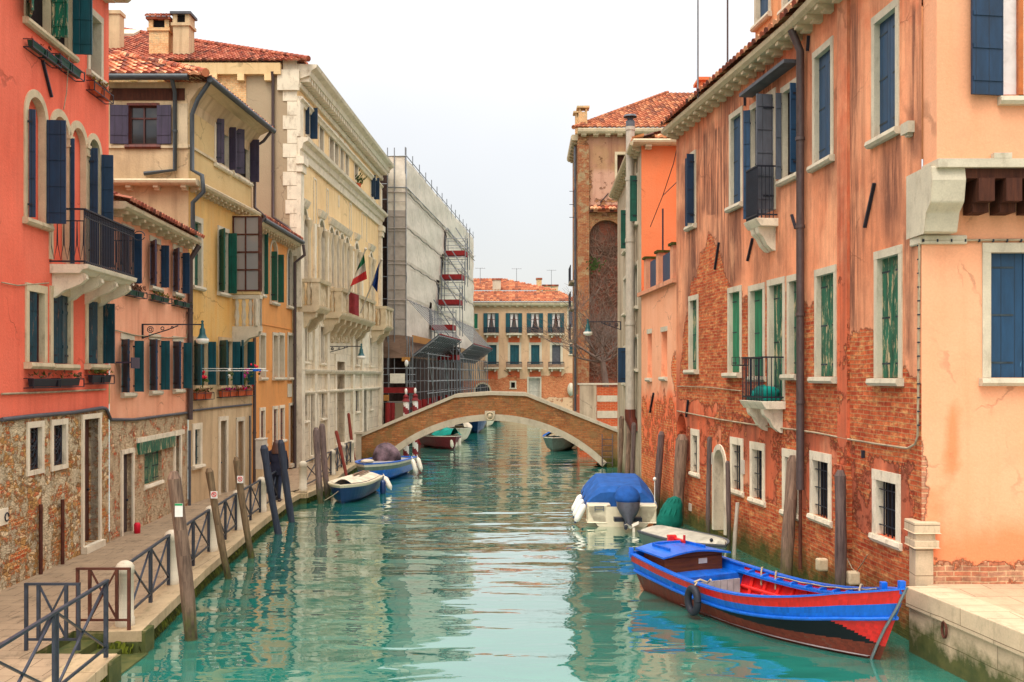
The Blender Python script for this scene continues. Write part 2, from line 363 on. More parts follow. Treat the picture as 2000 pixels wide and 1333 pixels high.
M = {}
M['red_pl'] = plaster('red_plaster', (238, 112, 86), (243, 124, 98), (196, 78, 60), 0.35, 0.3, speck=0.1, grime=0.22)
M['pink_pl'] = plaster('pink_plaster', (246, 180, 146), (240, 168, 132), (214, 132, 98), 0.4, 0.3, speck=0.1, grime=0.3)
M['left_base'] = rubble('crumbling_wall', [(206, 158, 98), (224, 190, 144), (196, 120, 80), (182, 138, 84), (232, 206, 166), (150, 110, 72)], (240, 218, 180), ((206, 92, 54), (214, 150, 92), (206, 174, 130), (120, 88, 60), (190, 138, 66)), 0.55)
M['pink_base'] = rubble('crumbling_pale_wall', [(222, 184, 140), (206, 124, 90), (228, 200, 160), (212, 150, 112), (196, 104, 70)], (228, 200, 162), ((204, 112, 76), (220, 158, 116), (214, 186, 148), (150, 112, 84), (206, 160, 120)), 0.68)
M['ochre'] = plaster('ochre_plaster', (222, 176, 102), (208, 174, 118), (222, 150, 66), 0.5, 0.5, grime=0.28)
M['ochre_pale'] = plaster('pale_ochre_plaster', (212, 184, 132), (204, 174, 122), (186, 150, 98), 0.35, 0.3)
M['greybeige'] = plaster('beige_plaster', (204, 176, 138), (212, 186, 148), (150, 122, 92), 0.6, 0.55, grime=0.4)
M['orange_pl'] = plaster('orange_plaster', (226, 156, 90), (216, 146, 84), (190, 136, 88), 0.4, 0.4, grime=0.3)
M['palazzo_pl'] = plaster('palazzo_plaster', (240, 208, 158), (234, 200, 148), (204, 160, 106), 0.3, 0.3, speck=0.1, grime=0.3)
M['palazzo_side'] = plaster('grey_brown_plaster', (172, 152, 124), (166, 146, 118), (150, 130, 104), 0.25, 0.25, speck=0.1)
M['brick_pale'] = masonry('pale_brick', (226, 170, 116), (232, 188, 136), (222, 196, 152), (206, 140, 92), (226, 196, 150), 0.35)
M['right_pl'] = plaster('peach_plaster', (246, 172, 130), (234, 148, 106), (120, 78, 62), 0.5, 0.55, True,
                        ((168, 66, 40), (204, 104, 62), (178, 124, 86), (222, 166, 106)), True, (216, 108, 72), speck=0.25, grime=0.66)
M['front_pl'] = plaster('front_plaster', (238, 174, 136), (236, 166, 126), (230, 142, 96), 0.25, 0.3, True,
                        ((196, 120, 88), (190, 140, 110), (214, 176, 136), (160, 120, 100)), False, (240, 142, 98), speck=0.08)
M['upper_pl'] = plaster('brown_orange_plaster', (212, 140, 92), (222, 152, 104), (128, 84, 60), 0.75, 0.5)
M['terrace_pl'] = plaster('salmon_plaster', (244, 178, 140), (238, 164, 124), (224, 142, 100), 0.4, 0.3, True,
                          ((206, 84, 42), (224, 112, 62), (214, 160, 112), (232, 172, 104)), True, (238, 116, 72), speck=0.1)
M['vivid_orange'] = plaster('vivid_orange_plaster', (228, 124, 78), (222, 132, 88), (226, 104, 44), 0.2, 0.25, speck=0.05)
M['grey_pl'] = plaster('grey_plaster', (196, 178, 152), (184, 164, 138), (120, 104, 84), 0.7, 0.5, algae=True, grime=0.5)
M['pier_pl'] = plaster('pillar_plaster', (226, 158, 122), (206, 142, 110), (128, 92, 74), 0.7, 0.4)
M['brick_wall'] = masonry('old_brick', (142, 74, 48), (168, 104, 66), (154, 124, 94), (180, 148, 104), (178, 150, 112), 0.34)
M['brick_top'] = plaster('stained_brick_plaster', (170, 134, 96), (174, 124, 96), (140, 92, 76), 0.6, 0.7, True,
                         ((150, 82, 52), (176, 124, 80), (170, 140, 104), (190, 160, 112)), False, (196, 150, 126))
M['creeper_wall'] = masonry('creeper_brick', (128, 66, 50), (144, 82, 60), (124, 96, 80), (104, 70, 60), (126, 92, 76), 0.3)
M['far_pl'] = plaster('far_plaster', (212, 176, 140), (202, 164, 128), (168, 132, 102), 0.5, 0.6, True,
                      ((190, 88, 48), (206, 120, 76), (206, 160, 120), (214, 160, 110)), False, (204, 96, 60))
M['bridge_br'] = masonry('bridge_brick', (156, 90, 52), (182, 122, 76), (136, 106, 76), (96, 70, 52), (160, 120, 80), 0.35, moss=(120, 94, 54), algae=True)
M['garden_br'] = masonry('red_brick', (196, 78, 40), (206, 98, 56), (190, 140, 104), (170, 80, 50), (206, 170, 130), 0.15)
M['stone'] = stone('istrian_stone', (214, 194, 160), (126, 106, 82), 0.65)
M['stone_w'] = stone('white_stone', (208, 196, 172), (132, 116, 94), 0.55)
M['pal_stone'] = stone('palazzo_stone', (234, 220, 194), (136, 114, 88), 0.8)
M['pal_blocks'] = stone('palazzo_ashlar', (232, 216, 188), (136, 114, 88), 0.85, joints=(1.2, 0.55))
M['ring_stone'] = stone('bridge_stone', (194, 180, 156), (130, 116, 98), 0.7)
M['quay_stone'] = stone('quay_stone', (190, 166, 130), (100, 94, 54), 0.9, joints=(1.3, 3.0))
M['quay_wall'] = stone('quay_wall_stone', (206, 180, 136), (96, 84, 50), 0.7, joints=(0.9, 0.3), algae=True, tide=(0.28, 0.62))
M['rq_wall'] = stone('ashlar_quay', (210, 186, 154), (132, 122, 98), 0.65, joints=(1.4, 0.36), algae=True, tide=(0.24, 0.56))
M['paving'] = stone('paving_stone', (170, 146, 118), (88, 76, 60), 0.95, joints=(0.62, 0.36))
M['paving2'] = stone('pale_paving', (200, 174, 142), (142, 118, 92), 0.7, joints=(0.9, 0.5))
M['tile'] = tiles('roof_tiles', [(156, 80, 58), (172, 94, 70), (138, 68, 52), (184, 114, 88), (112, 64, 52), (160, 84, 60)])
M['tile_far'] = tiles('far_roof_tiles', [(176, 108, 72), (160, 90, 60), (186, 124, 86), (140, 80, 56), (170, 98, 66), (122, 72, 54)])
M['tile_old'] = tiles('old_roof_tiles', [(170, 88, 60), (206, 130, 92), (120, 68, 54), (222, 160, 120), (150, 76, 56), (92, 60, 52)])
M['navy'] = paint('navy_paint', (26, 58, 88), vary=0.12)
M['blue_sh'] = paint('blue_paint', (28, 70, 104), vary=0.1, peel=(60, 110, 140), peelamt=0.05)
M['teal_sh'] = paint('teal_paint', (14, 82, 92), vary=0.12)
M['green_sh'] = paint('green_paint', (16, 92, 74), vary=0.14)
M['green_lt'] = paint('mid_green_paint', (26, 132, 92), vary=0.12)
M['green_peel'] = paint('peeling_green_paint', (22, 112, 84), vary=0.2, peel=(190, 168, 130), peelamt=0.5)
M['teal_peel'] = paint('peeling_teal_paint', (20, 70, 84), vary=0.2, peel=(120, 92, 76), peelamt=0.35)
M['violet'] = paint('dark_violet_paint', (70, 60, 82), vary=0.12)
M['grey_sh'] = paint('grey_paint', (92, 96, 106), vary=0.1)
M['brown_door'] = paint('brown_paint', (92, 46, 38), vary=0.15)
M['dark_door'] = paint('dark_paint', (72, 58, 60), vary=0.15)
M['maroon'] = paint('maroon_paint', (110, 50, 36), vary=0.12)
M['strap'] = plain('strap_hinge', (70, 84, 92), 0.6, 0.3, 0.2, 0.3)
M['iron'] = plain('black_iron', (44, 48, 60), 0.5, 0.4, 0.3)
M['rail_iron'] = plain('grey_iron', (70, 78, 92), 0.45, 0.45, 0.4, 0.2)
M['rust'] = plain('rusted_iron', (112, 66, 52), 0.8, 0.2, 0.2, 0.25)
M['lamp_green'] = plain('lamp_green', (18, 84, 86), 0.4, 0.4)
M['lamp_glass'] = plain('lamp_glass', (235, 228, 214), 0.25, 0.5, vary=0.03)
M['pipe'] = plain('brown_pipe', (92, 76, 74), 0.45, 0.4, 0.1)
M['flue'] = plain('pale_flue', (196, 184, 166), 0.4, 0.4, 0.1, 0.08)
M['gutter'] = plain('gutter', (74, 80, 84), 0.45, 0.4, 0.2)
M['beam'] = wood('dark_beam', (92, 52, 36), (56, 32, 26))
M['pile'] = wood('mooring_wood', (160, 130, 108), (64, 50, 46), algae=True)
M['pile_dark'] = wood('dark_mooring_wood', (128, 108, 100), (58, 48, 50), algae=True)
M['pile_brown'] = wood('brown_mooring_wood', (146, 122, 92), (74, 60, 46), algae=True)
M['pile_blue'] = wood('blue_black_paint', (64, 70, 84), (40, 46, 58), 0.6)
M['pile_red'] = wood('red_brown_paint', (150, 66, 52), (112, 52, 44), 0.7)
M['white'] = plain('white_paint', (240, 236, 226), 0.4, 0.4, vary=0.04)
M['cream'] = plain('cream_paint', (236, 226, 206), 0.35, 0.45, vary=0.06)
M['sred'] = plain('sign_red', (222, 42, 44), 0.5, 0.3, vary=0.03)
M['sblue'] = plain('sign_blue', (70, 170, 200), 0.5, 0.3, vary=0.03)
M['sgreen'] = plain('sign_green', (40, 150, 90), 0.5, 0.3, vary=0.03)
M['plank_red'] = plain('red_plank', (150, 40, 40), 0.7, 0.2)
M['net'] = cloth('scaffold_net', (220, 208, 190), 0.9, 0.8, 0.05)
M['net_grey'] = cloth('grey_net', (176, 164, 152), 0.9, 0.8, 0.06)
M['steel'] = plain('scaffold_tube', (150, 154, 158), 0.4, 0.5, 0.6)
M['ply'] = wood('plywood', (196, 140, 74), (170, 116, 60))
M['board'] = wood('grey_boards', (140, 112, 92), (112, 90, 76), grain=(0.8, 8, 1))
M['dark'] = plain('dark_interior', (40, 34, 34), 0.9, 0.1)
M['dark_wall'] = plain('dark_wall', (84, 66, 60), 0.9, 0.1, vary=0.25)
M['plastic_pot'] = plain('green_pot', (34, 84, 70), 0.5, 0.3)
M['terracotta'] = plain('terracotta', (206, 96, 56), 0.8, 0.2)
M['leaf'] = plain('leaf', (84, 104, 44), 0.6, 0.3, vary=0.25)
M['leaf_y'] = plain('yellow_leaf', (176, 156, 60), 0.6, 0.3, vary=0.25)
M['dry'] = plain('dry_plant', (150, 104, 84), 0.8, 0.2, vary=0.25)
M['fl_red'] = plain('red_flower', (226, 36, 60), 0.6, 0.2, vary=0.1)
M['fl_pink'] = plain('magenta_flower', (206, 60, 140), 0.6, 0.2, vary=0.1)
M['fl_white'] = plain('white_flower', (236, 230, 214), 0.6, 0.2, vary=0.05)
M['bark'] = wood('bark', (132, 112, 100), (92, 76, 70))
M['twig'] = plain('twig', (150, 118, 100), 0.9, 0.1, vary=0.2)
M['boat_blue'] = paint('boat_blue', (16, 108, 220), 0.3, 0.5, 0.1, (110, 136, 168), False, -0.02)
M['boat_red'] = paint('boat_red', (234, 36, 30), 0.3, 0.5, 0.1, (150, 56, 46), False, -0.05)
M['boat_black'] = plain('boat_black', (14, 17, 24), 0.4, 0.3)
M['boat_brown'] = paint('antifouling', (124, 54, 36), 0.6, 0.3, 0.15, (96, 74, 60), False, 0.35)
M['boat_wood'] = wood('varnished_wood', (130, 72, 38), (84, 46, 28), 0.4, grain=(0.8, 8, 1))
M['boat_grey'] = plain('grey_boards_paint', (176, 172, 172), 0.5, 0.3)
M['boat_navy'] = plain('boat_navy', (24, 56, 106), 0.3, 0.5)
M['boat_dkred'] = plain('boat_dark_red', (120, 34, 42), 0.35, 0.4)
M['boat_green'] = plain('boat_grey_green', (110, 128, 118), 0.4, 0.4)
M['boat_white'] = plain('gelcoat', (236, 222, 190), 0.3, 0.5, vary=0.05)
M['tarp_blue'] = cloth('blue_tarp', (36, 92, 168)); M['tarp_teal'] = cloth('teal_tarp', (22, 150, 136)); M['tarp_green'] = cloth('green_tarp', (12, 112, 96))
M['tarp_white'] = cloth('white_tarp', (230, 214, 188)); M['tarp_beige'] = cloth('beige_cover', (196, 190, 172)); M['tarp_violet'] = cloth('violet_tarp', (128, 104, 112), vary=0.3)
M['rubber'] = plain('rubber', (40, 44, 54), 0.6, 0.3); M['rope'] = plain('rope', (196, 176, 146), 0.9, 0.1, vary=0.2)
M['hood'] = cloth('motor_hood', (28, 84, 160)); M['motor'] = plain('motor_grey', (88, 90, 100), 0.3, 0.5, 0.2)
M['curtain'] = cloth('curtain', (238, 230, 226), 0.9, 0.8, 0.04)
M['amber_wood'] = plain('amber_wood', (200, 110, 48), 0.4, 0.4)
M['skin'] = plain('skin', (224, 168, 140), 0.6, 0.3, vary=0.03); M['hair'] = plain('brown_hair', (96, 58, 44), 0.5, 0.4, vary=0.25)
M['coat'] = cloth('navy_coat', (34, 36, 54)); M['jeans'] = cloth('dark_jeans', (44, 52, 74))
M['cabinet'] = plain('cabinet_grey', (206, 196, 180), 0.5, 0.3, vary=0.05)
M['eu_blue'] = cloth('flag_blue', (30, 70, 150)); M['fg'] = cloth('flag_green', (30, 120, 76)); M['fw'] = cloth('flag_white', (230, 220, 204)); M['frd'] = cloth('flag_red', (214, 60, 60)); M['banner'] = cloth('banner_red', (150, 56, 60))
M['moss'] = plain('moss', (90, 92, 40), 0.95, 0.1, vary=0.3)
M['weed'] = plain('green_weed', (104, 112, 34), 0.9, 0.1, vary=0.3); M['weed_dark'] = plain('dark_weed', (58, 66, 24), 0.9, 0.1, vary=0.3)
M['slate'] = plain('lead_grey', (90, 92, 98), 0.6, 0.3)

def glass_mat():
    g = G('window_glass', 0.08, 0.6)
    o = g.noise(0.9, 3, 0.5)
    return g.done(g.mix(g.ramp(o, 0.4, 0.6), (0.02, 0.022, 0.026), (0.07, 0.065, 0.06)), g.bump(g.noise(1.1, 2), 0.15, 0.03))
M['glass'] = glass_mat()

def water_mat():
    g = G('canal_water', 0.6, 0.0)
    p = g.n('NewGeometry').outputs['Position']
    def layer(sc, scale, amp, detail=2.0, dist=0.0, loc=(0, 0, 0)):
        v = g.mp(sc, loc, vec=p); return g.math('MULTIPLY', g.noise(scale, detail, 0.5, v, dist), amp)
    h = g.math('ADD', layer((0.3, 1, 1), 0.7, 0.075, 1, 0.4), layer((0.42, 1, 1), 2.0, 0.019, 1, 0.5, (3, 7, 0)))
    h = g.math('ADD', h, layer((0.55, 1, 1), 5.5, 0.003, 1, 0.3, (9, 1, 0)))
    nb = g.bump(h, 1.0, 1.0)
    col = g.mix(g.ramp(g.noise(0.25, 4, 0.5, p), 0.3, 0.7), (0.010, 0.150, 0.118), (0.020, 0.185, 0.140))
    g.done(col, nb)                                        # milky green canal water under a reflecting surface
    gl = g.n('BsdfGlossy', {'Color': (1.0, 0.99, 0.94), 'Roughness': 0.02, 'Normal': nb})
    fr = g.n('Fresnel', {'IOR': 1.36, 'Normal': nb}).outputs[0]
    fac = g.math('MINIMUM', g.math('ADD', g.math('MULTIPLY', fr, 2.0), 0.05), 0.78)
    mx = g.n('MixShader', {0: fac, 1: g.b.outputs[0], 2: gl.outputs[0]}); g.t.links.new(mx.outputs[0], g.t.nodes['Material Output'].inputs['Surface'])
    return g.mt
M['water'] = water_mat()
# ------------------------------------------------------------------ house builder
class House:
    def __init__(s, name, label, cat, loc, group=None): s.o = thing(name, loc, label, cat, group); s.fr = None
    def part(s, name, mb, mats, parent=None, label=None, **k):
        o = mb.build(name, [M[x] if isinstance(x, str) else x for x in (mats if isinstance(mats, (list, tuple)) else [mats])], parent or s.o, **k)
        if label: o['label'] = label
        return o
    def opening(s, px0, px1, pt, pb, fr=None, arch=False, d=0.2, zz=None):
        fr = fr or s.fr; a0, a1 = sorted((fr.a(px0), fr.a(px1))); ac = (a0 + a1) / 2
        z1, z0 = (fr.z(pt, ac), fr.z(pb, ac)) if zz is None else zz
        fr.ops.append((a0, a1, z0, z1, arch, d)); return a0, a1, z0, z1
    def window(s, px0, px1, pt, pb, fr=None, arch=False, d=0.12, fw=0.11, fp=0.03, frame='stone', sill=0.08, back='glass', bars=None, sh=(), grille=None,
               lintel=False, zz=None, name='window', label=None, mull='brown_door', curtain=False, bottom=False):
        fr = fr or s.fr; a0, a1, z0, z1 = s.opening(px0, px1, pt, pb, fr, arch, d, zz); w = a1 - a0; r = w / 2; zs = z1 - r if arch else z1
        mb = MB()
        if fw:
            mb.boxf(fr, a0 - fw, a0 + .012, -d + .008, fp, z0, zs); mb.boxf(fr, a1 - .012, a1 + fw, -d + .008, fp, z0, zs)
            if arch:
                N = 12
                for k in range(N):
                    t0, t1 = math.pi * k / N, math.pi * (k + 1) / N
                    P = [(a0 + r - rr * math.cos(t), zs + rr * math.sin(t)) for rr, t in ((r - .012, t0), (r + fw, t0), (r + fw, t1), (r - .012, t1))]
                    mb.prism(fr, P, -d + .008, fp)
            else: mb.boxf(fr, a0 - fw, a1 + fw, -d + .008, fp + 0.004, z1 - .012, z1 + fw * 1.15)
            if bottom: mb.boxf(fr, a0 - fw, a1 + fw, -0.02, fp + 0.004, z0 - fw, z0)
        elif lintel: mb.boxf(fr, a0 - 0.06, a1 + 0.06, -0.02, 0.02, z1, z1 + 0.14)
        else: mb.boxf(fr, a0, a1, -d + 0.002, -d + 0.03, z0, z0 + 0.03)
        win = s.part(name, mb, frame, label=label)
        if sill:
            sb = MB(); sb.profile(fr, a0 - fw - 0.05, a1 + fw + 0.05, [(-0.02, z0 - 0.12), (sill, z0 - 0.12), (sill + 0.035, z0 - 0.075), (sill + 0.02, z0 - 0.01), (-0.02, z0 - 0.002)])
            s.part('sill', sb, frame, win)
        if back in ('blue_sh', 'green_peel', 'green_lt', 'teal_sh', 'grey_sh', 'green_sh', 'maroon', 'navy') and d >= .08:
            q = -d + .006; am = (a0 + a1) / 2; H_ = z1 - z0
            for u0, u1, hs in ((a0 + .012, am - .006, 1), (am + .006, a1 - .012, -1)):
                lb = MB(); lb.boxf(fr, u0, u1, q, q + .03, z0 + .005, z1 - .005)
                for t in (.12, .5, .88): z = z0 + H_ * t; lb.boxf(fr, u0 + (.0 if hs > 0 else (u1 - u0) * .25), u1 - ((u1 - u0) * .25 if hs > 0 else 0), q + .03, q + .036, z - .014, z + .014, 1)
                s.part('shutter', lb, [back, 'strap'], win)
            back = 'dark'
        if back:
            pb_ = MB(); q = -d + 0.002
            pb_.quad(fr.p(a0, q, z0), fr.p(a1, q, z0), fr.p(a1, q, z1), fr.p(a0, q, z1), 0)
            if back == 'glass':
                t = 0.045
                for u in (a0 + t / 2, (a0 + a1) / 2, a1 - t / 2): pb_.boxf(fr, u - t / 2, u + t / 2, q, q + 0.04, z0, z1, 1)
                for z in (z0 + t / 2, z0 + (z1 - z0) * 0.68, z1 - t / 2): pb_.boxf(fr, a0 + t, (a0 + a1) / 2 - t / 2, q, q + 0.035, z - t / 2, z + t / 2, 1); pb_.boxf(fr, (a0 + a1) / 2 + t / 2, a1 - t, q, q + 0.035, z - t / 2, z + t / 2, 1)
            s.part('pane', pb_, [back, mull], win)
        if curtain:
            cb = MB(); q = -d + 0.012
            for (u0, u1, u2) in ((a0 + 0.04, a0 + w * 0.42, a0 + w * 0.16), (a1 - 0.04, a1 - w * 0.42, a1 - w * 0.16)):
                cb.poly([fr.p(u0, q, z1 - 0.05), fr.p(u1, q, z1 - 0.05), fr.p(u2, q, z0 + (z1 - z0) * 0.3), fr.p(u0, q, z0 + (z1 - z0) * 0.25)])
            s.part('curtain', cb, 'curtain', win)
        for spec in sh: s.shutter(fr, a0, a1, z0, z1 if not arch else zs + .06, spec, win)
        if grille: s.grille(fr, a0, a1, z0, z1, grille, win)
        return win
    def shutter(s, fr, a0, a1, z0, z1, spec, win, dz=0.0):
        side, ang, frac, mk = spec[:4]; inset = spec[4] if len(spec) > 4 else None
        w = (a1 - a0) * frac; th = R(ang); sg = 1 if side == 'n' else -1; h = a0 if side == 'n' else a1
        ca, sa = math.cos(th) * sg, math.sin(th); d0 = 0.045 if inset is None else inset
        def P(u, t, z): return fr.p(h + ca * u - sa * sg * t * 0, d0 + sa * u, z) + (fr.u * (-sa * sg) + fr.n * (math.cos(th))) * t
        mb = MB()
        def bx(u0, u1, t0, t1, za, zb, m=0): mb.hexa([P(u0, t0, za), P(u1, t0, za), P(u1, t1, za), P(u0, t1, za)], [P(u0, t0, zb), P(u1, t0, zb), P(u1, t1, zb), P(u0, t1, zb)], m)
        bx(0, w, -0.02, 0.02, z0 + 0.01, z1 - 0.01)
        H = z1 - z0
        for k in range(max(2, int(H / 0.45))):
            zc = z0 + H * (k + 0.5) / max(2, int(H / 0.45)); bx(0.01, w - 0.01, -0.032, -0.02, zc - 0.03, zc + 0.03); bx(0.01, w - 0.01, 0.02, 0.032, zc - 0.03, zc + 0.03)
        for zc in (z0 + H * 0.12, z0 + H * 0.88): bx(-0.03, w * 0.6, 0.033, 0.04, zc - 0.018, zc + 0.018, 1)
        return s.part('shutter', mb, [mk, 'iron'], win)
    def grille(s, fr, a0, a1, z0, z1, kind, win):
        mb = MB(); q = -0.06; n = max(3, int((a1 - a0) / 0.12))
        for k in range(1, n): u = a0 + (a1 - a0) * k / n; mb.bar(fr.p(u, q, z0), fr.p(u, q, z1), 0.018)
        for t in (0.18, 0.5, 0.82): z = z0 + (z1 - z0) * t; mb.bar(fr.p(a0, q + 0.012, z), fr.p(a1, q + 0.012, z), 0.03, 0.012)
        if kind == 'scroll':
            mb = MB(); ac = (a0 + a1) / 2; w = (a1 - a0) / 2 * 0.92; zc = (z0 + z1) / 2; hh = (z1 - z0) / 2
            for u in (a0 + 0.02, a1 - 0.02): mb.bar(fr.p(u, q, z0), fr.p(u, q, z1), 0.02)
            for z in (z0 + 0.02, z1 - 0.02): mb.bar(fr.p(a0, q, z), fr.p(a1, q, z), 0.02)
            for cz, sg in ((zc, 1), (zc + hh * 0.66, 1), (zc - hh * 0.66, 1)):
                for rr in (w, w * 0.5): mb.tube([fr.p(ac + rr * math.cos(t * math.pi / 8), q, cz + rr * 1.25 * math.sin(t * math.pi / 8)) for t in range(17)], 0.013, 5, 0, False)
            for sg in (-1, 1): mb.tube([fr.p(ac + sg * w * math.sin(t * math.pi / 8), q, z0 + (z1 - z0) * t / 16) for t in range(17)], 0.013, 5, 0, False)
        s.part('grille', mb, 'iron', win)
    def door(s, px0, px1, pt, pb, fr=None, d=0.25, fw=0.16, mk='brown_door', frame='stone', step=0.15, zz=None, leaf_px=None, label=None):
        fr = fr or s.fr; a0, a1, z0, z1 = s.opening(px0, px1, pt, pb, fr, False, d, zz); mb = MB(); q = -d + 0.004
        mb.boxf(fr, a0, a1, q - 0.03, q, z0, z1)
        for (u0, u1) in ((a0 + 0.1, (a0 + a1) / 2 - 0.04), ((a0 + a1) / 2 + 0.04, a1 - 0.1)):
            for (za, zb) in ((0.06, 0.3), (0.36, 0.62), (0.68, 0.94)): mb.boxf(fr, u0, u1, q, q + 0.025, z0 + (z1 - z0) * za, z0 + (z1 - z0) * zb)
        dr = s.part('door', mb, mk, label=label)
        if fw:
            fb = MB(); fb.boxf(fr, a0 - fw, a0, -d + 0.05, 0.04, z0, z1); fb.boxf(fr, a1, a1 + fw, -d + 0.05, 0.04, z0, z1); fb.boxf(fr, a0 - fw, a1 + fw, -d + 0.05, 0.045, z1, z1 + fw)
            s.part('frame', fb, frame, dr)
        if step: sb = MB(); sb.boxf(fr, a0 - fw, a1 + fw, -d + 0.05, 0.12, z0 - 0.14, z0 - 0.003); s.part('step', sb, frame, dr)
        hb = MB(); hb.ball(fr.p(a0 + (a1 - a0) * 0.8, q + 0.05, z0 + (z1 - z0) * 0.42), 0.03, n=6, k=4); s.part('handle', hb, 'iron', dr)
        return dr
    def wall(s, fr, a0, a1, z0, z1, mk, name='wall', cell=None, marks=None, mb=None, only=None, extra=None):
        own = mb is None; mb = mb or MB(); m = 0
        ops = [o for o in fr.ops if o[0] < a1 and o[1] > a0 and o[2] < z1 - 0.001 and o[3] > z0 + 0.001]
        A = {a0, a1}; Z = {z0, z1}
        for o in ops:
            A |= {max(a0, o[0]), min(a1, o[1])}; Z |= {max(z0, o[2]), min(z1, o[3])}
        if cell:
            n = int((a1 - a0) / cell); A |= {a0 + (a1 - a0) * k / n for k in range(1, n)}; n = max(1, int((z1 - z0) / cell)); Z |= {z0 + (z1 - z0) * k / n for k in range(1, n)}
        def thin(xs):
            xs = sorted(xs); out = [xs[0]]
            for x in xs[1:]:
                if x - out[-1] > 1e-5: out.append(x)
            return out
        A = thin(A); Z = thin(Z)
        for i in range(len(A) - 1):
            for j in range(len(Z) - 1):
                ac, zc = (A[i] + A[i + 1]) / 2, (Z[j] + Z[j + 1]) / 2
                if any(o[0] < ac < o[1] and o[2] < zc < o[3] for o in ops): continue
                mb.quad(fr.p(A[i], 0, Z[j]), fr.p(A[i + 1], 0, Z[j]), fr.p(A[i + 1], 0, Z[j + 1]), fr.p(A[i], 0, Z[j + 1]))
        for (u0, u1, za, zb, arch, d) in ops:
            za_, zb_ = max(za, z0), min(zb, z1); r = (u1 - u0) / 2; zs = zb - r if arch else zb_
            mb.quad(fr.p(u0, 0, za_), fr.p(u0, -d, za_), fr.p(u0, -d, zs), fr.p(u0, 0, zs)); mb.quad(fr.p(u1, 0, za_), fr.p(u1, -d, za_), fr.p(u1, -d, zs), fr.p(u1, 0, zs))
            if za >= z0: mb.quad(fr.p(u0, 0, za), fr.p(u1, 0, za), fr.p(u1, -d, za), fr.p(u0, -d, za))
            if zb <= z1:
                if not arch: mb.quad(fr.p(u0, 0, zb), fr.p(u1, 0, zb), fr.p(u1, -d, zb), fr.p(u0, -d, zb))
                else:
                    N = 14; P = [(u0 + r - r * math.cos(math.pi * k / N), zs + r * math.sin(math.pi * k / N)) for k in range(N + 1)]
                    for k in range(N):
                        (p0, q0), (p1, q1) = P[k], P[k + 1]
                        mb.quad(fr.p(p0, 0, q0), fr.p(p1, 0, q1), fr.p(p1, -d, q1), fr.p(p0, -d, q0)); mb.quad(fr.p(p0, 0, q0), fr.p(p1, 0, q1), fr.p(p1, 0, zb), fr.p(p0, 0, zb))
        if extra: extra(mb)
        if own:
            if marks:
                mb.c = []
                for v in mb.v:
                    q = v - fr.P0; mb.c.append((*marks(q.dot(fr.u), v.z), 1.0))
            return s.part(name, mb, mk)
    def cornice(s, fr, a0, a1, z, mk='stone', out=0.28, gap=0.75, bw=0.13, gut=True, name='cornice', h=0.16):
        mb = MB(); mb.profile(fr, a0, a1, [(-0.02, z), (out - 0.04, z), (out + 0.03, z + h * 0.3), (out + 0.05, z + h * 0.7), (out, z + h), (-0.02, z + h + 0.01)])
        n = max(2, int((a1 - a0) / gap))
        for k in range(n):
            a = a0 + (a1 - a0) * (k + 0.5) / n
            for e0, e1, zz in ((0.0, out - 0.06, 0.07), (0.0, (out - 0.06) * 0.6, 0.13)): mb.boxf(fr, a - bw / 2, a + bw / 2, -0.02, e1, z - zz, z - zz + 0.068)
        return s.part(name, mb, mk)
    def pipe(s, pts, r=0.05, mk='pipe', name='drainpipe'):
        mb = MB(); mb.tube(pts, r, 10)
        for p, q in zip(pts, pts[1:]):
            d = Vector(q) - Vector(p)
            if abs(d.z) > 1.5 and abs(d.z) > 0.8 * d.length:
                for k in range(1, int(d.length / 1.8) + 1): c = Vector(p) + d * (k / (int(d.length / 1.8) + 1)); mb.tube([c - d.normalized() * 0.03, c + d.normalized() * 0.03], r * 1.22, 10)
        return s.part(name, mb, mk)
    def cable(s, pts, r=0.018, mk='rope', name='cable'): mb = MB(); mb.tube(pts, r, 5); return s.part(name, mb, mk)
    def tie(s, fr, x0, y0, x1, y1):
        mb = MB(); a0, a1 = fr.a(x0), fr.a(x1); mb.bar(fr.p(a0, 0.03, fr.z(y0, a0)), fr.p(a1, 0.03, fr.z(y1, a1)), 0.05, 0.035); return s.part('tie_bar', mb, 'iron')

def tile_roof(mb, O, u, v, ufn, vlen, pitch=0.22, row=0.36, m=0):
    O = Vector(O); u = Vector(u).normalized(); v = Vector(v).normalized(); n = u.cross(v)
    if n.z < 0: n = -n
    prof = [0.0, 0.042, 0.058, 0.042]; st = pitch / 4
    for r in range(int(math.ceil(vlen / row))):
        v0 = r * row; v1 = min(v0 + row * 1.12, vlen + 0.02); ua, ub = ufn(min(v0 + row * 0.5, vlen)); ka, kb = math.floor(ua / st), math.ceil(ub / st)
        lo, hi, fr_ = [], [], []
        jig = random.uniform(-0.02, 0.02)
        for k in range(ka, kb + 1):
            h = prof[k % 4]; q = O + u * (k * st); lo.append(q + v * (v0 + jig) + n * (h + 0.04)); hi.append(q + v * v1 + n * h * 0.9); fr_.append(q + v * (v0 + jig) + n * (h * 0.4 - 0.02))
        N = len(lo); b = []
        for i in range(N - 1):
            uu = ((ka + i) // 4) * pitch + pitch * 0.5; uv = [(uu, v0 + 0.1)] * 2 + [(uu, v0 + 0.2)] * 2; b.append(uv)
        mb.add(lo + hi, [(i, i + 1, N + i + 1, N + i) for i in range(N - 1)], m, True, b)
        mb.add(fr_ + lo, [(i, i + 1, N + i + 1, N + i) for i in range(N - 1)], m, False, b)
def ridge(mb, p, q, m=0):
    p = Vector(p); q = Vector(q); d = q - p; n = max(2, int(d.length / 0.38))
    for k in range(n): a = p + d * (k / n); b = p + d * ((k + 1.12) / n); mb.tube([a, b], [0.12, 0.10], 8, m)
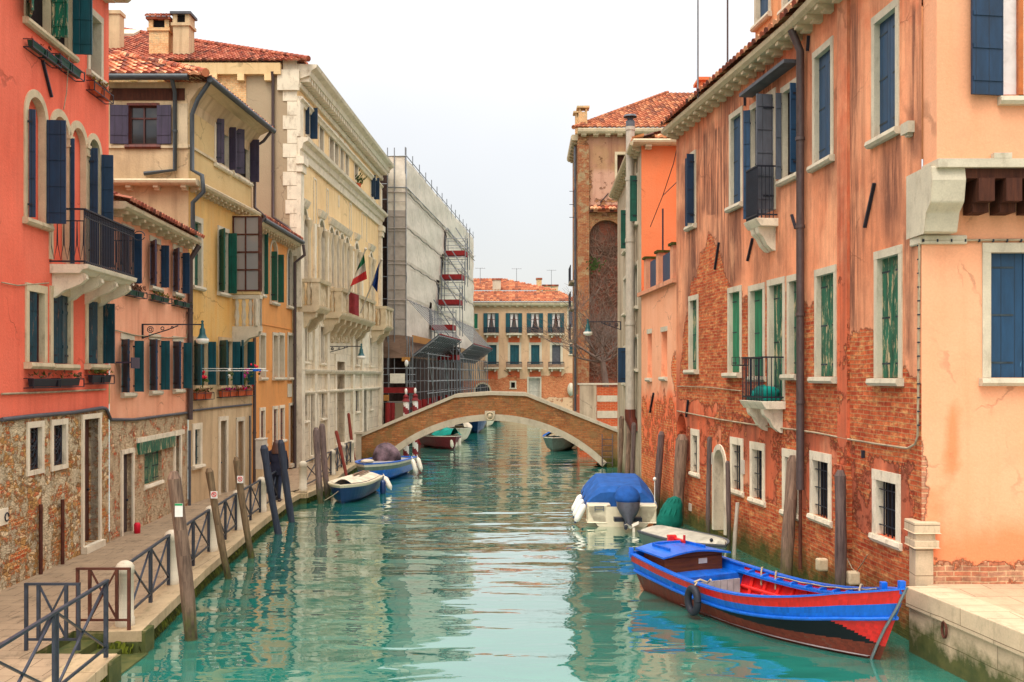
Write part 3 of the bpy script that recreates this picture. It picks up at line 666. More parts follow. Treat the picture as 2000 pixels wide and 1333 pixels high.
# ================================================================== ground, water, quays
ZP = 0.33                                               # pavement level of the left walk
QE = [(-4.75, 8.0), (-5.12, 12.8), (-5.24, 13.95), (-5.72, 18.5), (-6.14, 23.7), (-6.5, 29.3), (-6.5, 30.4), (-6.28, 30.45), (-6.08, 33.0), (-6.36, 38.5), (-6.42, 45.0), (-6.3, 57.0)]
def qx(y): return interp(y, [(p[1], p[0]) for p in QE])
mb = MB(); N = 24
xs = [-60, -30, -16, -8, 0, 8, 16, 40]; ys = [-12, 0, 20, 40, 60, 80, 100, 140]
for i in range(7):
    for j in range(7): mb.quad((xs[i], ys[j], 0), (xs[i + 1], ys[j], 0), (xs[i + 1], ys[j + 1], 0), (xs[i], ys[j + 1], 0))
tag(mb.build('canal_water', M['water'], loc=(0, 0, 0)), kind='structure')
mb = MB(); mb.quad((-400, -100, -1.2), (400, -100, -1.2), (400, 900, -1.2), (-400, 900, -1.2))
tag(mb.build('ground', M['moss'], loc=(0, 0, -1.2)), kind='structure')

def moss(name, pts, z0, z1, n, label, out):                 # weed hanging from the quay stones
    mb = MB(); random.seed(5)
    for k in range(n):
        f = random.random() * (len(pts) - 1); i = int(f); t = f - i; (xa, ya), (xb, yb) = pts[i], pts[i + 1]; d = Vector((xb - xa, yb - ya, 0)).normalized(); o = Vector((d.y, -d.x, 0)) * out
        p = Vector((xa + (xb - xa) * t, ya + (yb - ya) * t, random.uniform(z0, z1))) + o * .02; s_ = random.uniform(.03, .09)
        mb.add([p - d * s_ * .4, p + d * s_ * .4, p + o * random.uniform(.01, .05) - Vector((0, 0, s_ * 1.6))], [(0, 1, 2)], random.randrange(2))
    return tag(mb.build(name, [M['weed'], M['weed_dark']], loc=(pts[0][0], pts[0][1], 0)), label, 'weed', kind='stuff')
moss('weed', QE[0:2], .05, .2, 700, 'green weed on the nearest quay stones', 1); moss('weed', QE[2:6], .03, .2, 3200, 'green weed along the left quay wall', 1); moss('weed', QE[7:11], .03, .2, 1400, 'green weed on the quay wall by the bridge', 1)
moss('weed', [(-6.1, 13.94), (-5.3, 13.94)], .02, .2, 260, 'green weed on the landing step face', 1); moss('weed', [(5.62, 14.1), (5.96, 11.6), (6.5, 8)], .05, .42, 2200, 'green weed along the right quay wall', -1)
LW = [(-8.23, 10.0), (-8.69, 21.4), (-8.97, 27.6), (-8.64, 33.05), (-8.55, 38.74), (-8.4, 38.9), (-7.6, 57.3)]
def lx(y): return interp(y, [(p[1], p[0]) for p in LW])
mb = MB()                                              # paved walk, with the landing steps cut into it
def strip(y0, y1, xr=None, xl=None):
    n = max(1, int((y1 - y0) / 1.5))
    for k in range(n):
        a, b = y0 + (y1 - y0) * k / n, y0 + (y1 - y0) * (k + 1) / n
        r0, r1 = (xr, xr) if xr is not None else (qx(a) - 0.42, qx(b) - 0.42)
        mb.quad((lx(a) - 0.5, a, ZP), (r0, a, ZP), (r1, b, ZP), (lx(b) - 0.5, b, ZP))
for y0, y1, xr in ((8.0, 12.8, None), (12.8, 13.95, -6.15), (13.95, 29.3, None), (30.4, 45.0, None), (45.0, 57.0, None)): strip(y0, y1, xr)
mb.quad((-9.2, 29.3, ZP), (-6.9, 29.3, ZP), (-6.9, 30.4, ZP), (-9.2, 30.4, ZP))
tag(mb.build('pavement', M['paving']), kind='structure')

def quay(name, pts, mk_top, mk_wall, ztop, w, label_kind='structure', inner=-1, h=0.16):
    mb = MB()
    for (x0, y0), (x1, y1) in zip(pts, pts[1:]):
        d = Vector((x1 - x0, y1 - y0, 0)).normalized(); n = Vector((d.y, -d.x, 0)) * (-inner); p = Vector((x0, y0, 0)); q = Vector((x1, y1, 0))
        z = Vector((0, 0, 1)); o = n * 0.05
        mb.hexa([p + o + z * (ztop - h), q + o + z * (ztop - h), q - n * w + z * (ztop - h), p - n * w + z * (ztop - h)], [p + o + z * (ztop + 0.004), q + o + z * (ztop + 0.004), q - n * w + z * (ztop + 0.004), p - n * w + z * (ztop + 0.004)], 0)
        mb.hexa([p - z * 1.3, q - z * 1.3, q - n * w - z * 1.3, p - n * w - z * 1.3], [p + z * (ztop - h), q + z * (ztop - h), q - n * w + z * (ztop - h), p - n * w + z * (ztop - h)], 1)
    return tag(mb.build(name, [M[mk_top], M[mk_wall]], bevel=0.012), kind=label_kind)
quay('quay_edge', QE[:2], 'quay_stone', 'quay_wall', ZP, 0.45)
quay('quay_edge', QE[2:6] + [(-6.5, 30.36)], 'quay_stone', 'quay_wall', ZP, 0.45)
quay('quay_edge', [(-6.95, 30.4), (-6.28, 30.4)], 'quay_stone', 'quay_wall', ZP, 0.3, inner=-1)
quay('quay_edge', QE[7:10] + [(-6.42, 42.5)], 'quay_stone', 'quay_wall', ZP, 0.45)
mb = MB()
for k, (x0, x1, z) in enumerate(((-6.15, -5.8, 0.2), (-5.8, -5.45, 0.09), (-5.45, -5.1, 0.02))): mb.box(x0, x1, 12.79, 13.96, -1.2, z)
mb.box(-6.4, -6.15, 12.79, 13.96, -1.2, ZP - .006); mb.box(-6.4, -5.14, 13.96, 14.3, -1.2, ZP - .006); mb.box(-6.4, -5.02, 12.4, 12.79, -1.2, ZP - .006)
tag(mb.build('landing_steps', M['quay_wall']), kind='structure')

# ================================================================== red house
H = House('red_house', 'coral red plastered house with arched windows and an iron balcony at left edge', 'house', (-8.6, 16, ZP))
fr = H.fr = Fr((-8.23, 10.0), (-8.69, 21.45))
ZB = 3.2
# top floor
H.window(52, 97, -190, 56, d=0.12, sh=[('n', 150, .5, 'green_peel'), ('f', 92, .3, 'green_peel')], back='dark')
H.window(100, 138, -150, 92, d=0.12, sh=[('n', 80, .12, 'green_peel'), ('f', 95, .4, 'teal_sh')], back='dark')
H.window(174, 196, 35, 148, d=0.2, back='dark_wall', frame='stone_w')
# arched first-floor row
H.window(52, 87, 190, 432, arch=True, fw=0.12, back='red_pl', sh=[('n', 80, .14, 'navy'), ('f', 95, .45, 'navy')], label='arched window with open navy shutters')
H.window(101, 133, 228, 512, arch=True, fw=0.13, back='red_pl', sill=0, sh=[('f', 100, .1, 'navy')], label='blind arched opening onto the balcony')
H.window(138, 166, 250, 520, arch=True, fw=0.13, back='red_pl', sill=0, d=0.1)
H.window(172, 194, 272, 520, arch=True, fw=0.11, back='dark', sill=0, sh=[('n', 85, .24, 'navy'), ('f', 100, .38, 'navy')])
for x0, x1, pt in ((101, 133, 228), (138, 166, 250), (172, 194, 272)):      # capitals on the shafts between the arches
    q0, q1 = fr.a(x0), fr.a(x1); z = fr.z(pt, (q0 + q1) / 2) - (q1 - q0) / 2
    mb = MB(); mb.boxf(fr, q0 - .17, q0 + .02, -.04, .07, z + .02, z + .09); mb.boxf(fr, q0 - .15, q0 + .015, -.04, .05, z - .10, z + .02); mb.boxf(fr, q0 - .16, q0 + .02, -.04, .06, z - .14, z - .10); H.part('capital', mb, 'stone')
# lower row
H.window(54, 85, 570, 708, back='glass', sh=[('n', 20, .55, 'teal_peel', -0.12)], sill=0.12)
H.window(101, 136, 576, 711, back='glass', sh=[('f', 8, .45, 'teal_peel', -0.06), ('n', 20, .45, 'teal_peel', -0.1)], sill=0.12)
H.window(170, 198, 590, 711, back='glass', sh=[('n', 25, .5, 'teal_peel', -0.1), ('f', 88, .3, 'teal_peel')], sill=0.12)
# ground floor
H.window(55, 80, 834, 918, grille='scroll', sill=0, fw=0.085, frame='pal_stone', bottom=True, d=0.11)
H.window(102, 127, 829, 909, grille='scroll', sill=0, fw=0.085, frame='pal_stone', bottom=True, d=0.11)
H.door(162, 192, 818, 1061, d=0.2, fw=0.1, mk='brown_door', frame='pal_stone')
H.wall(fr, 0, fr.L, ZB, 12.1, 'red_pl', cell=2.0)
def side(mb): mb.quad(fr.p(fr.L, 0, 0), fr.p(fr.L, -7, 0), fr.p(fr.L, -7, 12.1), fr.p(fr.L, 0, 12.1)); mb.quad(fr.p(0, 0, 0), fr.p(0, -7, 0), fr.p(0, -7, 12.1), fr.p(0, 0, 12.1))
H.wall(fr, 0, fr.L, 0.0, ZB, 'left_base', 'lower_wall', cell=2.0, extra=side)
H.cornice(fr, 0, fr.L + 0.15, 12.0, out=0.4, gap=0.8, bw=0.16, h=0.2)
mb = MB(); sl_ = math.atan(0.4)
tile_roof(mb, fr.p(0, 0.5, 12.22), fr.u, -fr.n * math.cos(sl_) + Vector((0, 0, math.sin(sl_))), lambda v: (0, fr.L + 0.2), 6); H.part('roof', mb, 'tile')
# balcony
d_ = 0.66; a0, a1 = fr.a(97), fr.a(264, d_); zb = 5.98
mb = MB(); mb.profile(fr, a0, a1, [(-0.02, zb - 0.17), (d_ - 0.12, zb - 0.17), (d_ - 0.06, zb - 0.10), (d_ + 0.03, zb - 0.08), (d_ + 0.05, zb), (-0.02, zb)])
for k in range(4):
    a = a0 + 0.1 + (a1 - a0 - 0.36) * k / 3
    mb.prism(Fr(fr.p(a, 0, 0), fr.p(a, 1, 0)), [], 0, 0) if False else None
    P = [(0, -0.17), (0.6, -0.17), (0.62, -0.26), (0.5, -0.36), (0.36, -0.42), (0.2, -0.48), (0.08, -0.58), (0, -0.62)]
    n_ = len(P); vs = [fr.p(a, x, zb + z) for x, z in P] + [fr.p(a + 0.17, x, zb + z) for x, z in P]
    mb.add(vs, [(i, (i + 1) % n_, n_ + (i + 1) % n_, n_ + i) for i in range(n_)] + [tuple(range(n_)), tuple(range(n_, 2 * n_))])
bal = H.part('balcony', mb, 'pal_stone', bevel=0.01)
mb = MB(); zt = zb + 1.02
mb.bar(fr.p(a0, d_ - 0.03, zt), fr.p(a1, d_ - 0.03, zt), 0.05, 0.03); mb.bar(fr.p(a0, d_ - 0.03, zb + 0.05), fr.p(a1, d_ - 0.03, zb + 0.05), 0.03); mb.bar(fr.p(a0, d_ - 0.03, zt - 0.14), fr.p(a1, d_ - 0.03, zt - 0.14), 0.02)
for aa in (a0, a1): mb.bar(fr.p(aa, 0, zt), fr.p(aa, d_ - 0.03, zt), 0.05, 0.03); mb.bar(fr.p(aa, 0, zb + 0.05), fr.p(aa, d_ - 0.03, zb + 0.05), 0.03); mb.bar(fr.p(aa, 0, zt - 0.22), fr.p(aa, d_ - 0.03, zt - 0.22), 0.02)
n = 30
for k in range(n + 1): a = a0 + (a1 - a0) * k / n; mb.bar(fr.p(a, d_ - 0.03, zb), fr.p(a, d_ - 0.03, zt), 0.018)
for k in range(n * 2): a = a0 + (a1 - a0) * (k + 0.5) / (n * 2); mb.tube([fr.p(a + 0.022 * math.cos(t), d_ - 0.03, zt - 0.07 + 0.05 * math.sin(t)) for t in (0, 1.6, 3.2, 4.8, 6.3)], 0.006, 4, 0, False)
for aa in (a0, a1):
    for k in range(5):
        d0, d1 = 0.02 + 0.12 * k, 0.02 + 0.12 * (k + 1)
        mb.tube([fr.p(aa, d0, zt - 0.22), fr.p(aa, d0 + 0.01, zb + 0.35), fr.p(aa, (d0 + d1) / 2, zb + 0.08), fr.p(aa, d1 - 0.01, zb + 0.35), fr.p(aa, d1, zt - 0.22)], 0.008, 5, 0, False)
mb.tube([fr.p(a1 + 0.1, d_ + 0.05 + 0.12 * math.cos(t / 2), zt - 0.1 + 0.1 * math.sin(t / 2)) for t in range(13)], 0.01, 5, 0, False)
H.part('railing', mb, 'iron', bal)
H.cable([fr.p(fr.a(x), 0.03, fr.z(y, fr.a(x))) for x, y in ((0, 820), (60, 813), (140, 806), (196, 797), (204, 799))], 0.04, 'slate')
H.cable([fr.p(fr.a(x), 0.03, fr.z(y, fr.a(x))) for x, y in ((0, 770), (100, 766), (203, 761))], 0.02)
H.cable([fr.p(fr.a(x), 0.03, fr.z(y, fr.a(x))) for x, y in ((0, 552), (30, 558), (92, 553))], 0.012)
H.cable([fr.p(fr.a(x), 0.08, fr.z(y, fr.a(x))) for x, y in ((124, 0), (126, 110), (122, 180), (116, 214))], 0.01)
H.tie(fr, 80, 118, 98, 190)
for x, y0, y1 in ((73, 986, 1127), (116, 976, 1107)): a = fr.a(x); H.pipe([fr.p(a, 0.06, fr.z(y0, a)), fr.p(a, 0.06, fr.z(y1, a))], 0.035, 'rust', 'wall_pipe')
mb = MB(); a = fr.a(4); mb.boxf(fr, fr.a(-14), fr.a(13), -0.02, 0.03, fr.z(1026, a), fr.z(994, a)); pl_ = H.part('stone_plate', mb, 'pal_stone')
mb = MB(); a = fr.a(9); zc = fr.z(1010, a); mb.tube([fr.p(a + 0.07 * math.cos(t * .6), 0.04, zc + 0.07 * math.sin(t * .6)) for t in range(10)], 0.012, 5); H.part('keyhole_mark', mb, 'iron', pl_)

def flower_box(px0, px1, pt, pb, fr, label, kind='pot', plants=('leaf',), rack=True, group='flower boxes under the windows', d=0.12, dense=26):
    a0, a1 = sorted((fr.a(px0, d / 2), fr.a(px1, d / 2))); ac = (a0 + a1) / 2; z0, z1 = fr.z(pb, ac), fr.z(pt, ac); zt = z0 + min(0.2, (z1 - z0) * 0.6)
    t = thing('flower_box', fr.p(ac, 0.02, z0), label, 'flower box', group)
    mb = MB(); n = 2 if a1 - a0 > 0.9 else 1
    for k in range(n):
        b0 = a0 + 0.04 + (a1 - a0 - 0.08) * k / n; b1 = a0 + 0.04 + (a1 - a0 - 0.08) * (k + 0.94) / n
        mb.hexa([fr.p(b0 + .03, 0.06, z0 + .02), fr.p(b1 - .03, 0.06, z0 + .02), fr.p(b1 - .03, d, z0 + .02), fr.p(b0 + .03, d, z0 + .02)], [fr.p(b0, 0.05, zt), fr.p(b1, 0.05, zt), fr.p(b1, d + .02, zt), fr.p(b0, d + .02, zt)])
    mb.build('planter', M['plastic_pot' if kind == 'pot' else kind], t)
    if rack:
        mb = MB()
        for dd, zz in ((d + 0.05, zt - .02), (d + 0.05, z0), (0.0, z0)): mb.bar(fr.p(a0, dd, zz), fr.p(a1, dd, zz), 0.016)
        for a in (a0, ac, a1):
            mb.bar(fr.p(a, 0, z0), fr.p(a, d + 0.05, z0), 0.016); mb.bar(fr.p(a, d + 0.05, z0), fr.p(a, d + .05, zt), 0.016); mb.bar(fr.p(a, 0, zt), fr.p(a, d + .05, zt), 0.014)
        mb.build('rack', M['iron'], t)
    if plants:
        mb = MB()
        for k in range(dense):
            p = fr.p(random.uniform(a0 + .05, a1 - .05), random.uniform(0.06, d + .04), zt + abs(random.gauss(0, 0.05))); m = random.randrange(len(plants)); s_ = random.uniform(0.02, 0.05)
            for q in range(3):
                dx = Vector((random.uniform(-1, 1), random.uniform(-1, 1), random.uniform(0.2, 1.2))).normalized(); w_ = dx.cross(Vector((random.random(), random.random(), .3))).normalized() * s_ * .6
                mb.quad(p - w_, p + dx * s_ * 1.5 - w_ * .6, p + dx * s_ * 2.4, p + dx * s_ + w_, m)
        mb.build('plants', [M[x] for x in plants], t)
    return t
flower_box(52, 108, 88, 113, fr, 'wire flower rack with a green trough under the peeling green shutters', 'plastic_pot', ('terracotta', 'dry'), dense=8)
flower_box(106, 154, 112, 142, fr, 'green trough in a wire rack under the teal shutter', 'plastic_pot', None)
flower_box(174, 211, 160, 190, fr, 'terracotta box with dry weeds under the narrow top window', 'terracotta', ('dry', 'leaf_y'))
flower_box(53, 153, 728, 757, fr, 'long scrolled iron rack with one dark pot on the red wall', 'iron', ('leaf', 'dry'), dense=30)
flower_box(171, 213, 722, 750, fr, 'dark pot of yellow green plants under the right red-wall window', 'iron', ('leaf', 'leaf_y'))

# ================================================================== pink house
H = House('pink_house', 'low salmon pink house with six navy and teal shuttered windows', 'house', (-8.8, 24.4, ZP))
fr = H.fr = Fr((-8.69, 21.5), (-8.96, 27.5)); ZB = 2.93
for i, (x0, x1, pt, pb) in enumerate(((239, 259, 452, 552), (293, 312, 475, 560), (338, 354, 490, 572))):
    H.window(x0, x1, pt, pb, fw=0, lintel=True, frame='stone_w', back='navy', d=0.11, sill=0.06, sh=[('n', 150, .55, 'violet'), ('f', 92, .24, 'navy'), ('f', 145, .2, 'violet')])
for i, (x0, x1, pt, pb) in enumerate(((237, 260, 664, 767), (292, 312, 664, 763), (338, 356, 668, 760))):
    H.window(x0, x1, pt, pb, fw=0, lintel=True, frame='stone_w', back='teal_sh', d=0.11, sill=0.06, sh=[('n', 145, .5, 'navy'), ('f', 92, .25, 'teal_sh'), ('f', 145, .2, 'teal_sh')])
H.door(238, 257, 886, 1046, d=0.11, fw=0.1, mk='dark_door', frame='pal_stone', step=0)
H.window(282, 316, 880, 943, fw=0.0, sill=0.02, back='green_peel', d=0.12, frame='pal_stone', label='closed green board hatch')
H.door(341, 350, 851, 993, d=0.14, fw=0.14, mk='navy', frame='pal_stone', step=0)
H.wall(fr, 0, fr.L, ZB, 7.6, 'pink_pl', cell=2.0)
H.wall(fr, 0, fr.L, 0, ZB, 'pink_base', 'lower_wall', cell=2.0)
mb = MB(); a0, a1 = fr.a(267), fr.a(338); mb.boxf(fr, a0, a1, -0.01, 0.07, fr.z(880, (a0 + a1) / 2), fr.z(858, (a0 + a1) / 2)); H.part('lintel_beam', mb, 'green_peel')
mb = MB(); a0, a1 = fr.a(266), fr.a(358); mb.boxf(fr, a0, a1, -0.01, 0.04, fr.z(856, (a0 + a1) / 2), fr.z(847, (a0 + a1) / 2)); H.part('stone_band', mb, 'pal_stone')
H.cornice(fr, 0, fr.L, 7.52, out=0.34, gap=0.55, bw=0.14)
mb = MB(); sl_ = math.atan(0.3)
tile_roof(mb, fr.p(0, 0.45, 7.7), fr.u, -fr.n * math.cos(sl_) + Vector((0, 0, math.sin(sl_))), lambda v: (0, fr.L), 4.5); H.part('roof', mb, 'tile')
H.cable([fr.p(fr.a(x), 0.03, fr.z(y, fr.a(x))) for x, y in ((206, 800), (214, 820), (260, 820), (320, 812), (370, 806))], 0.035, 'slate')
H.cable([fr.p(fr.a(x), 0.03, fr.z(y, fr.a(x))) for x, y in ((210, 642), (260, 655), (320, 660), (362, 660), (364, 645))], 0.015)
a = fr.L - 0.12; H.pipe([fr.p(a, 0.35, 7.5), fr.p(a, 0.1, 7.1), fr.p(a, 0.1, 2.7)], 0.075)
a = fr.a(366); H.pipe([fr.p(a, 0.06, 2.4), fr.p(a, 0.06, ZP)], 0.04, 'slate', 'conduit')
flower_box(244, 278, 560, 580, fr, 'bushy dry plant in a rack just right of the balcony', 'plastic_pot', ('dry', 'dry'), dense=40)
flower_box(294, 327, 573, 590, fr, 'green box of yellow green plants on the pink wall', 'plastic_pot', ('leaf_y', 'leaf'), dense=30)
flower_box(339, 368, 583, 600, fr, 'pair of bare green pots on the pink wall', 'plastic_pot', ('leaf',), dense=5)
# a small sign board on the shutter and a candle jar at the door
mb = MB(); a = fr.a(266, .4); mb.boxf(fr, fr.a(257, .42), fr.a(273, .42), 0.40, 0.42, fr.z(720, a, .42), fr.z(699, a, .42)); mb.boxf(fr, fr.a(262, .42), fr.a(268, .42), 0.02, 0.40, fr.z(710, a, .42), fr.z(707, a, .42))
tag(mb.build('notice_board', M['violet']), 'small violet board fixed beside the first lower pink-house window', 'board')
mb = MB(); c = gp(268, 1042, ZP); mb.lathe([(0.001, 0), (0.07, 0), (0.075, 0.2), (0.05, 0.24), (0.001, 0.24)], c, 10); tag(mb.build('candle_jar', M['fl_red']), 'red jar on the pavement beside the dark pink-house door', 'jar')

# ================================================================== yellow house
H = House('yellow_house', 'tall ochre yellow house with a glazed oriel and a shuttered attic', 'house', (-8.9, 30, ZP))
fr = H.fr = Fr((-8.97, 27.6), (-8.64, 33.05)); fg = Fr((-17, 27.6), (-8.97, 27.6))
ZC, ZR = 9.2, 12.05
for x0, x1, pt, pb in ((421, 445, 240, 326), (456, 486, 262, 348)):
    H.window(x0, x1, pt, pb, fw=0.12, frame='pal_stone', back='dark', d=0.11, sh=[('n', 60, .2, 'violet'), ('f', 92, .2, 'violet')])
H.window(378, 392, 434, 559, fw=0.13, frame='stone_w', back='green_sh', d=0.12)
H.window(427, 444, 452, 572, fw=0.1, frame='stone_w', back='dark', d=0.11, sh=[('n', 140, .5, 'green_sh'), ('f', 92, .33, 'green_sh'), ('f', 140, .3, 'green_sh')])
for x0, x1 in ((378, 404), (428, 452), (460, 481)): H.window(x0, x1, 666, 753, fw=0.09, frame='greybeige', back='teal_sh', d=0.11, sh=[('n', 140, .5, 'teal_sh'), ('f', 92, .22, 'teal_sh')])
H.window(379, 390, 838, 908, fw=0.14, frame='pal_stone', back='teal_sh', grille='bars', d=0.11)
H.door(429, 441, 822, 965, d=0.16, fw=0.13, mk='brown_door', frame='pal_stone', step=0.1)
H.door(463, 474, 823, 950, d=0.16, fw=0.13, mk='ochre', frame='stone_w', step=0.1)
H.window(252, 308, 206, 283, fr=fg, fw=0.05, frame='maroon', back='glass', d=0.11, sill=0.05, sh=[('n', 176, .62, 'violet'), ('f', 176, .5, 'violet')], label='attic window on the gable with violet shutters')
H.wall(fr, 0, fr.L, ZC, ZR, 'ochre_pale', 'attic_wall', cell=2.0)
H.wall(fr, 0, fr.L, 2.6 + 1.6, ZC, 'ochre', 'wall', cell=2.0)
H.wall(fr, 0, fr.L, 0, 2.6 + 1.6, 'greybeige', 'lower_wall', cell=2.0)
H.wall(fg, 0, fg.L, 7.2, ZR, 'greybeige', 'gable_wall', cell=2.0)
mb = MB(); za = fg.z(205, 5); mb.boxf(fg, 0, fg.L - 0.1, 0.0, 0.03, za + 0.12, za + 0.45); H.part('timber_lintel', mb, 'beam')
mb = MB(); mb.boxf(fg, 0, fg.L, 0.0, 0.05, fg.z(290, 5), fg.z(284, 5)); mb.boxf(fr, 0, fr.L, 0.0, 0.05, fr.z(294, 0.4), fr.z(289, 0.4)); H.part('string_course', mb, 'stone')
mb = MB(); mb.boxf(fg, fg.L - 0.32, fg.L - 0.02, 0.0, 0.03, ZC + 1.0, ZR - 0.6); H.part('corner_stone', mb, 'stone')
H.cornice(fr, 0, fr.L, 9.16, out=0.3, gap=0.36, bw=0.11); H.cornice(fg, 0, fg.L + 0.3, 9.16, out=0.3, gap=0.75, bw=0.14)
mb = MB(); mb.profile(fr, 0, fr.L, [(0, ZR - 0.75), (0.05, ZR - 0.5), (0.3, ZR - 0.16), (0.62, ZR - 0.02), (0, ZR - 0.02)]); H.part('eaves_cove', mb, 'greybeige')
mb = MB(); mb.tube([fr.p(-0.2, 0.68, ZR + 0.02), fr.p(fr.L + 0.2, 0.68, ZR + 0.02)], 0.09, 10); mb.tube([fg.p(0, 0.35, ZR + 0.05), fg.p(fg.L + 0.1, 0.35, ZR + 0.05)], 0.09, 10); H.part('gutter', mb, 'gutter')
mb = MB(); s1 = math.atan(0.45); e = fr.p(-0.35, 0.62, ZR + 0.1)
tile_roof(mb, e, fr.u, -fr.n * math.cos(s1) + Vector((0, 0, math.sin(s1))), lambda v: (v * math.cos(s1) * 0.92, fr.L + 0.6), 4.6)
tile_roof(mb, (e.x, e.y, e.z), (-1, 0, 0), (0, math.cos(s1), math.sin(s1)), lambda v: (v * math.cos(s1) * 0.92, 9), 4.6)
ridge(mb, e + Vector((0, 0, 0.05)), e + Vector((-4.1, 4.1, 1.9))); H.part('roof', mb, 'tile_old')
H.pipe([fr.p(-0.05, 0.62, ZR), fr.p(-0.05, 0.28, ZR - 0.5), fr.p(-0.05, 0.12, ZR - 0.9), fr.p(-0.05, 0.12, 9.6), fr.p(-0.05, 0.4, 9.45), fr.p(-0.05, 0.45, 9.0), fr.p(-0.05, 0.14, 8.7), fr.p(-0.05, 0.14, 7.6)], 0.062, 'gutter')
H.pipe([fg.p(fg.L - 0.35, 0.33, ZR), fg.p(fg.L - 0.35, 0.08, ZR - 0.3), fg.p(fg.L - 0.35, 0.08, 9.6), fg.p(fg.L - 1.2, 0.08, 9.5)], 0.06, 'gutter')
H.pipe([fr.p(fr.L, 0.68, ZR), fr.p(fr.L, 0.4, ZR - 0.35), fr.p(fr.L, 0.1, ZR - 0.55), fr.p(fr.L, 0.1, 9.5), fr.p(fr.L, 0.45, 9.2), fr.p(fr.L, 0.1, 8.7)], 0.05, 'pipe')
H.pipe([fr.p(fr.L - 0.03, 0.1, 5.4), fr.p(fr.L - 0.03, 0.1, ZP)], 0.055, 'pipe')
a = fr.a(484); H.pipe([fr.p(a, 0.07, 2.6), fr.p(a, 0.07, ZP)], 0.03, 'slate', 'conduit')
H.cable([fr.p(fr.a(x), 0.03, fr.z(y, fr.a(x))) for x, y in ((376, 802), (430, 796), (490, 790))], 0.03, 'slate')
# oriel
a0, a1, dO = fr.a(454), fr.a(507, 0.8), 0.85; zo0, zo1 = fr.z(568, a0), fr.z(424, a0)
a1 = min(a1, a0 + 2.0)
mb = MB(); mb.boxf(fr, a0, a1, 0.0, dO, zo0 - 0.12, zo0)
ori = H.part('oriel', mb, 'ochre_pale', label='glazed oriel bay with a rusty iron frame')
mb = MB(); mb.boxf(fr, a0, a1, 0.0, dO, zo1, zo1 + 0.05); H.part('roof', mb, 'ochre_pale', ori)
mb = MB(); cuts = (0.0, 0.28, 0.52, 0.76, 1.0)
for u in (0, .5, 1): mb.bar(fr.p(a0 + (a1 - a0) * u, dO, zo0), fr.p(a0 + (a1 - a0) * u, dO, zo1), 0.05)
for dd in (0.03, dO / 2):
    for a in (a0, a1): mb.bar(fr.p(a, dd, zo0), fr.p(a, dd, zo1), 0.045)
for c in cuts:
    z = zo0 + (zo1 - zo0) * c; mb.bar(fr.p(a0, dO, z), fr.p(a1, dO, z), 0.045)
    for a in (a0, a1): mb.bar(fr.p(a, 0, z), fr.p(a, dO, z), 0.045)
H.part('frame', mb, 'rust', ori)
mb = MB(); mb.quad(fr.p(a0, 0, zo0), fr.p(a0, dO, zo0), fr.p(a0, dO, zo1), fr.p(a0, 0, zo1)); mb.quad(fr.p(a0, dO, zo0), fr.p(a1, dO, zo0), fr.p(a1, dO, zo1), fr.p(a0, dO, zo1)); mb.quad(fr.p(a1, 0, zo0), fr.p(a1, dO, zo0), fr.p(a1, dO, zo1), fr.p(a1, 0, zo1))
g = G('oriel_glass', 0.06, 0.6); g.b.inputs['Transmission Weight'].default_value = 0.35; gl_ = g.done((0.42, 0.38, 0.36)); H.part('pane', mb, gl_, ori)
zs = zo0 - 0.14; zl = zs - 0.98
mb = MB(); mb.boxf(fr, a0 - .02, a1 + .02, 0.0, dO + 0.04, zl - 0.16, zl); mb.boxf(fr, a0 - .02, a1 + .02, 0, dO + 0.04, zs - 0.12, zs)
for a, dd in ((a0 + .08, dO - .08), (a0 + (a1 - a0) * .5, dO - .08), (a1 - .08, dO - .08)): mb.boxf(fr, a - .1, a + .1, dd - .1, dd + .1, zl, zs - .12)
for k in range(6):
    a = a0 + 0.28 + (a1 - a0 - 0.5) * k / 5; c = fr.p(a, dO - 0.08, zl)
    mb.lathe([(0.04, 0), (0.075, 0.05), (0.05, 0.14), (0.085, 0.33), (0.05, 0.55), (0.075, 0.7), (0.04, 0.86)], c, 8)
for k in range(3): mb.lathe([(0.04, 0), (0.075, 0.05), (0.05, 0.14), (0.085, 0.33), (0.05, 0.55), (0.075, 0.7), (0.04, 0.86)], fr.p(a0 + .06, 0.12 + .22 * k, zl), 8)
for a in (a0 + 0.05, a1 - 0.25):
    P = [(0, -0.16), (dO, -0.16), (dO - .05, -0.3), (dO * .6, -0.38), (dO * .35, -0.6), (0.1, -0.75), (0, -0.78)]; n_ = len(P)
    vs = [fr.p(a, x, zl + z) for x, z in P] + [fr.p(a + 0.2, x, zl + z) for x, z in P]; mb.add(vs, [(i, (i + 1) % n_, n_ + (i + 1) % n_, n_ + i) for i in range(n_)] + [tuple(range(n_)), tuple(range(n_, 2 * n_))])
H.part('stone_balcony', mb, 'stone_w')
yfr = fr
def flowers(a, fr, z, mk, n, s, label, h=0.35):
    t = thing('flowering_plant', fr.p(a, 0.16, z), label, 'plant')
    mb = MB(); st = MB()
    for k in range(n):
        p = fr.p(a + random.gauss(0, s * .5), 0.16 + random.uniform(-.06, .1), z + h * random.uniform(.45, 1)); st.tube([fr.p(a, 0.16, z), p], 0.008, 4)
        mb.ball(p, random.uniform(.04, .07), n=6, k=4, jit=.35)
        for q in range(2): c = p + Vector((random.uniform(-.1, .1), random.uniform(-.1, .1), -.12)); st.quad(c, c + Vector((.05, .02, .05)), c + Vector((.09, .0, .01)), c + Vector((.04, -.03, -.03)))
    mb.build('blossoms', M[mk], t); st.build('stems', M['leaf'], t)
t = flower_box(377, 411, 755, 781, fr, 'terracotta pots in an iron rack under the left teal-shuttered window', 'terracotta', ('leaf', 'dry'), dense=18)
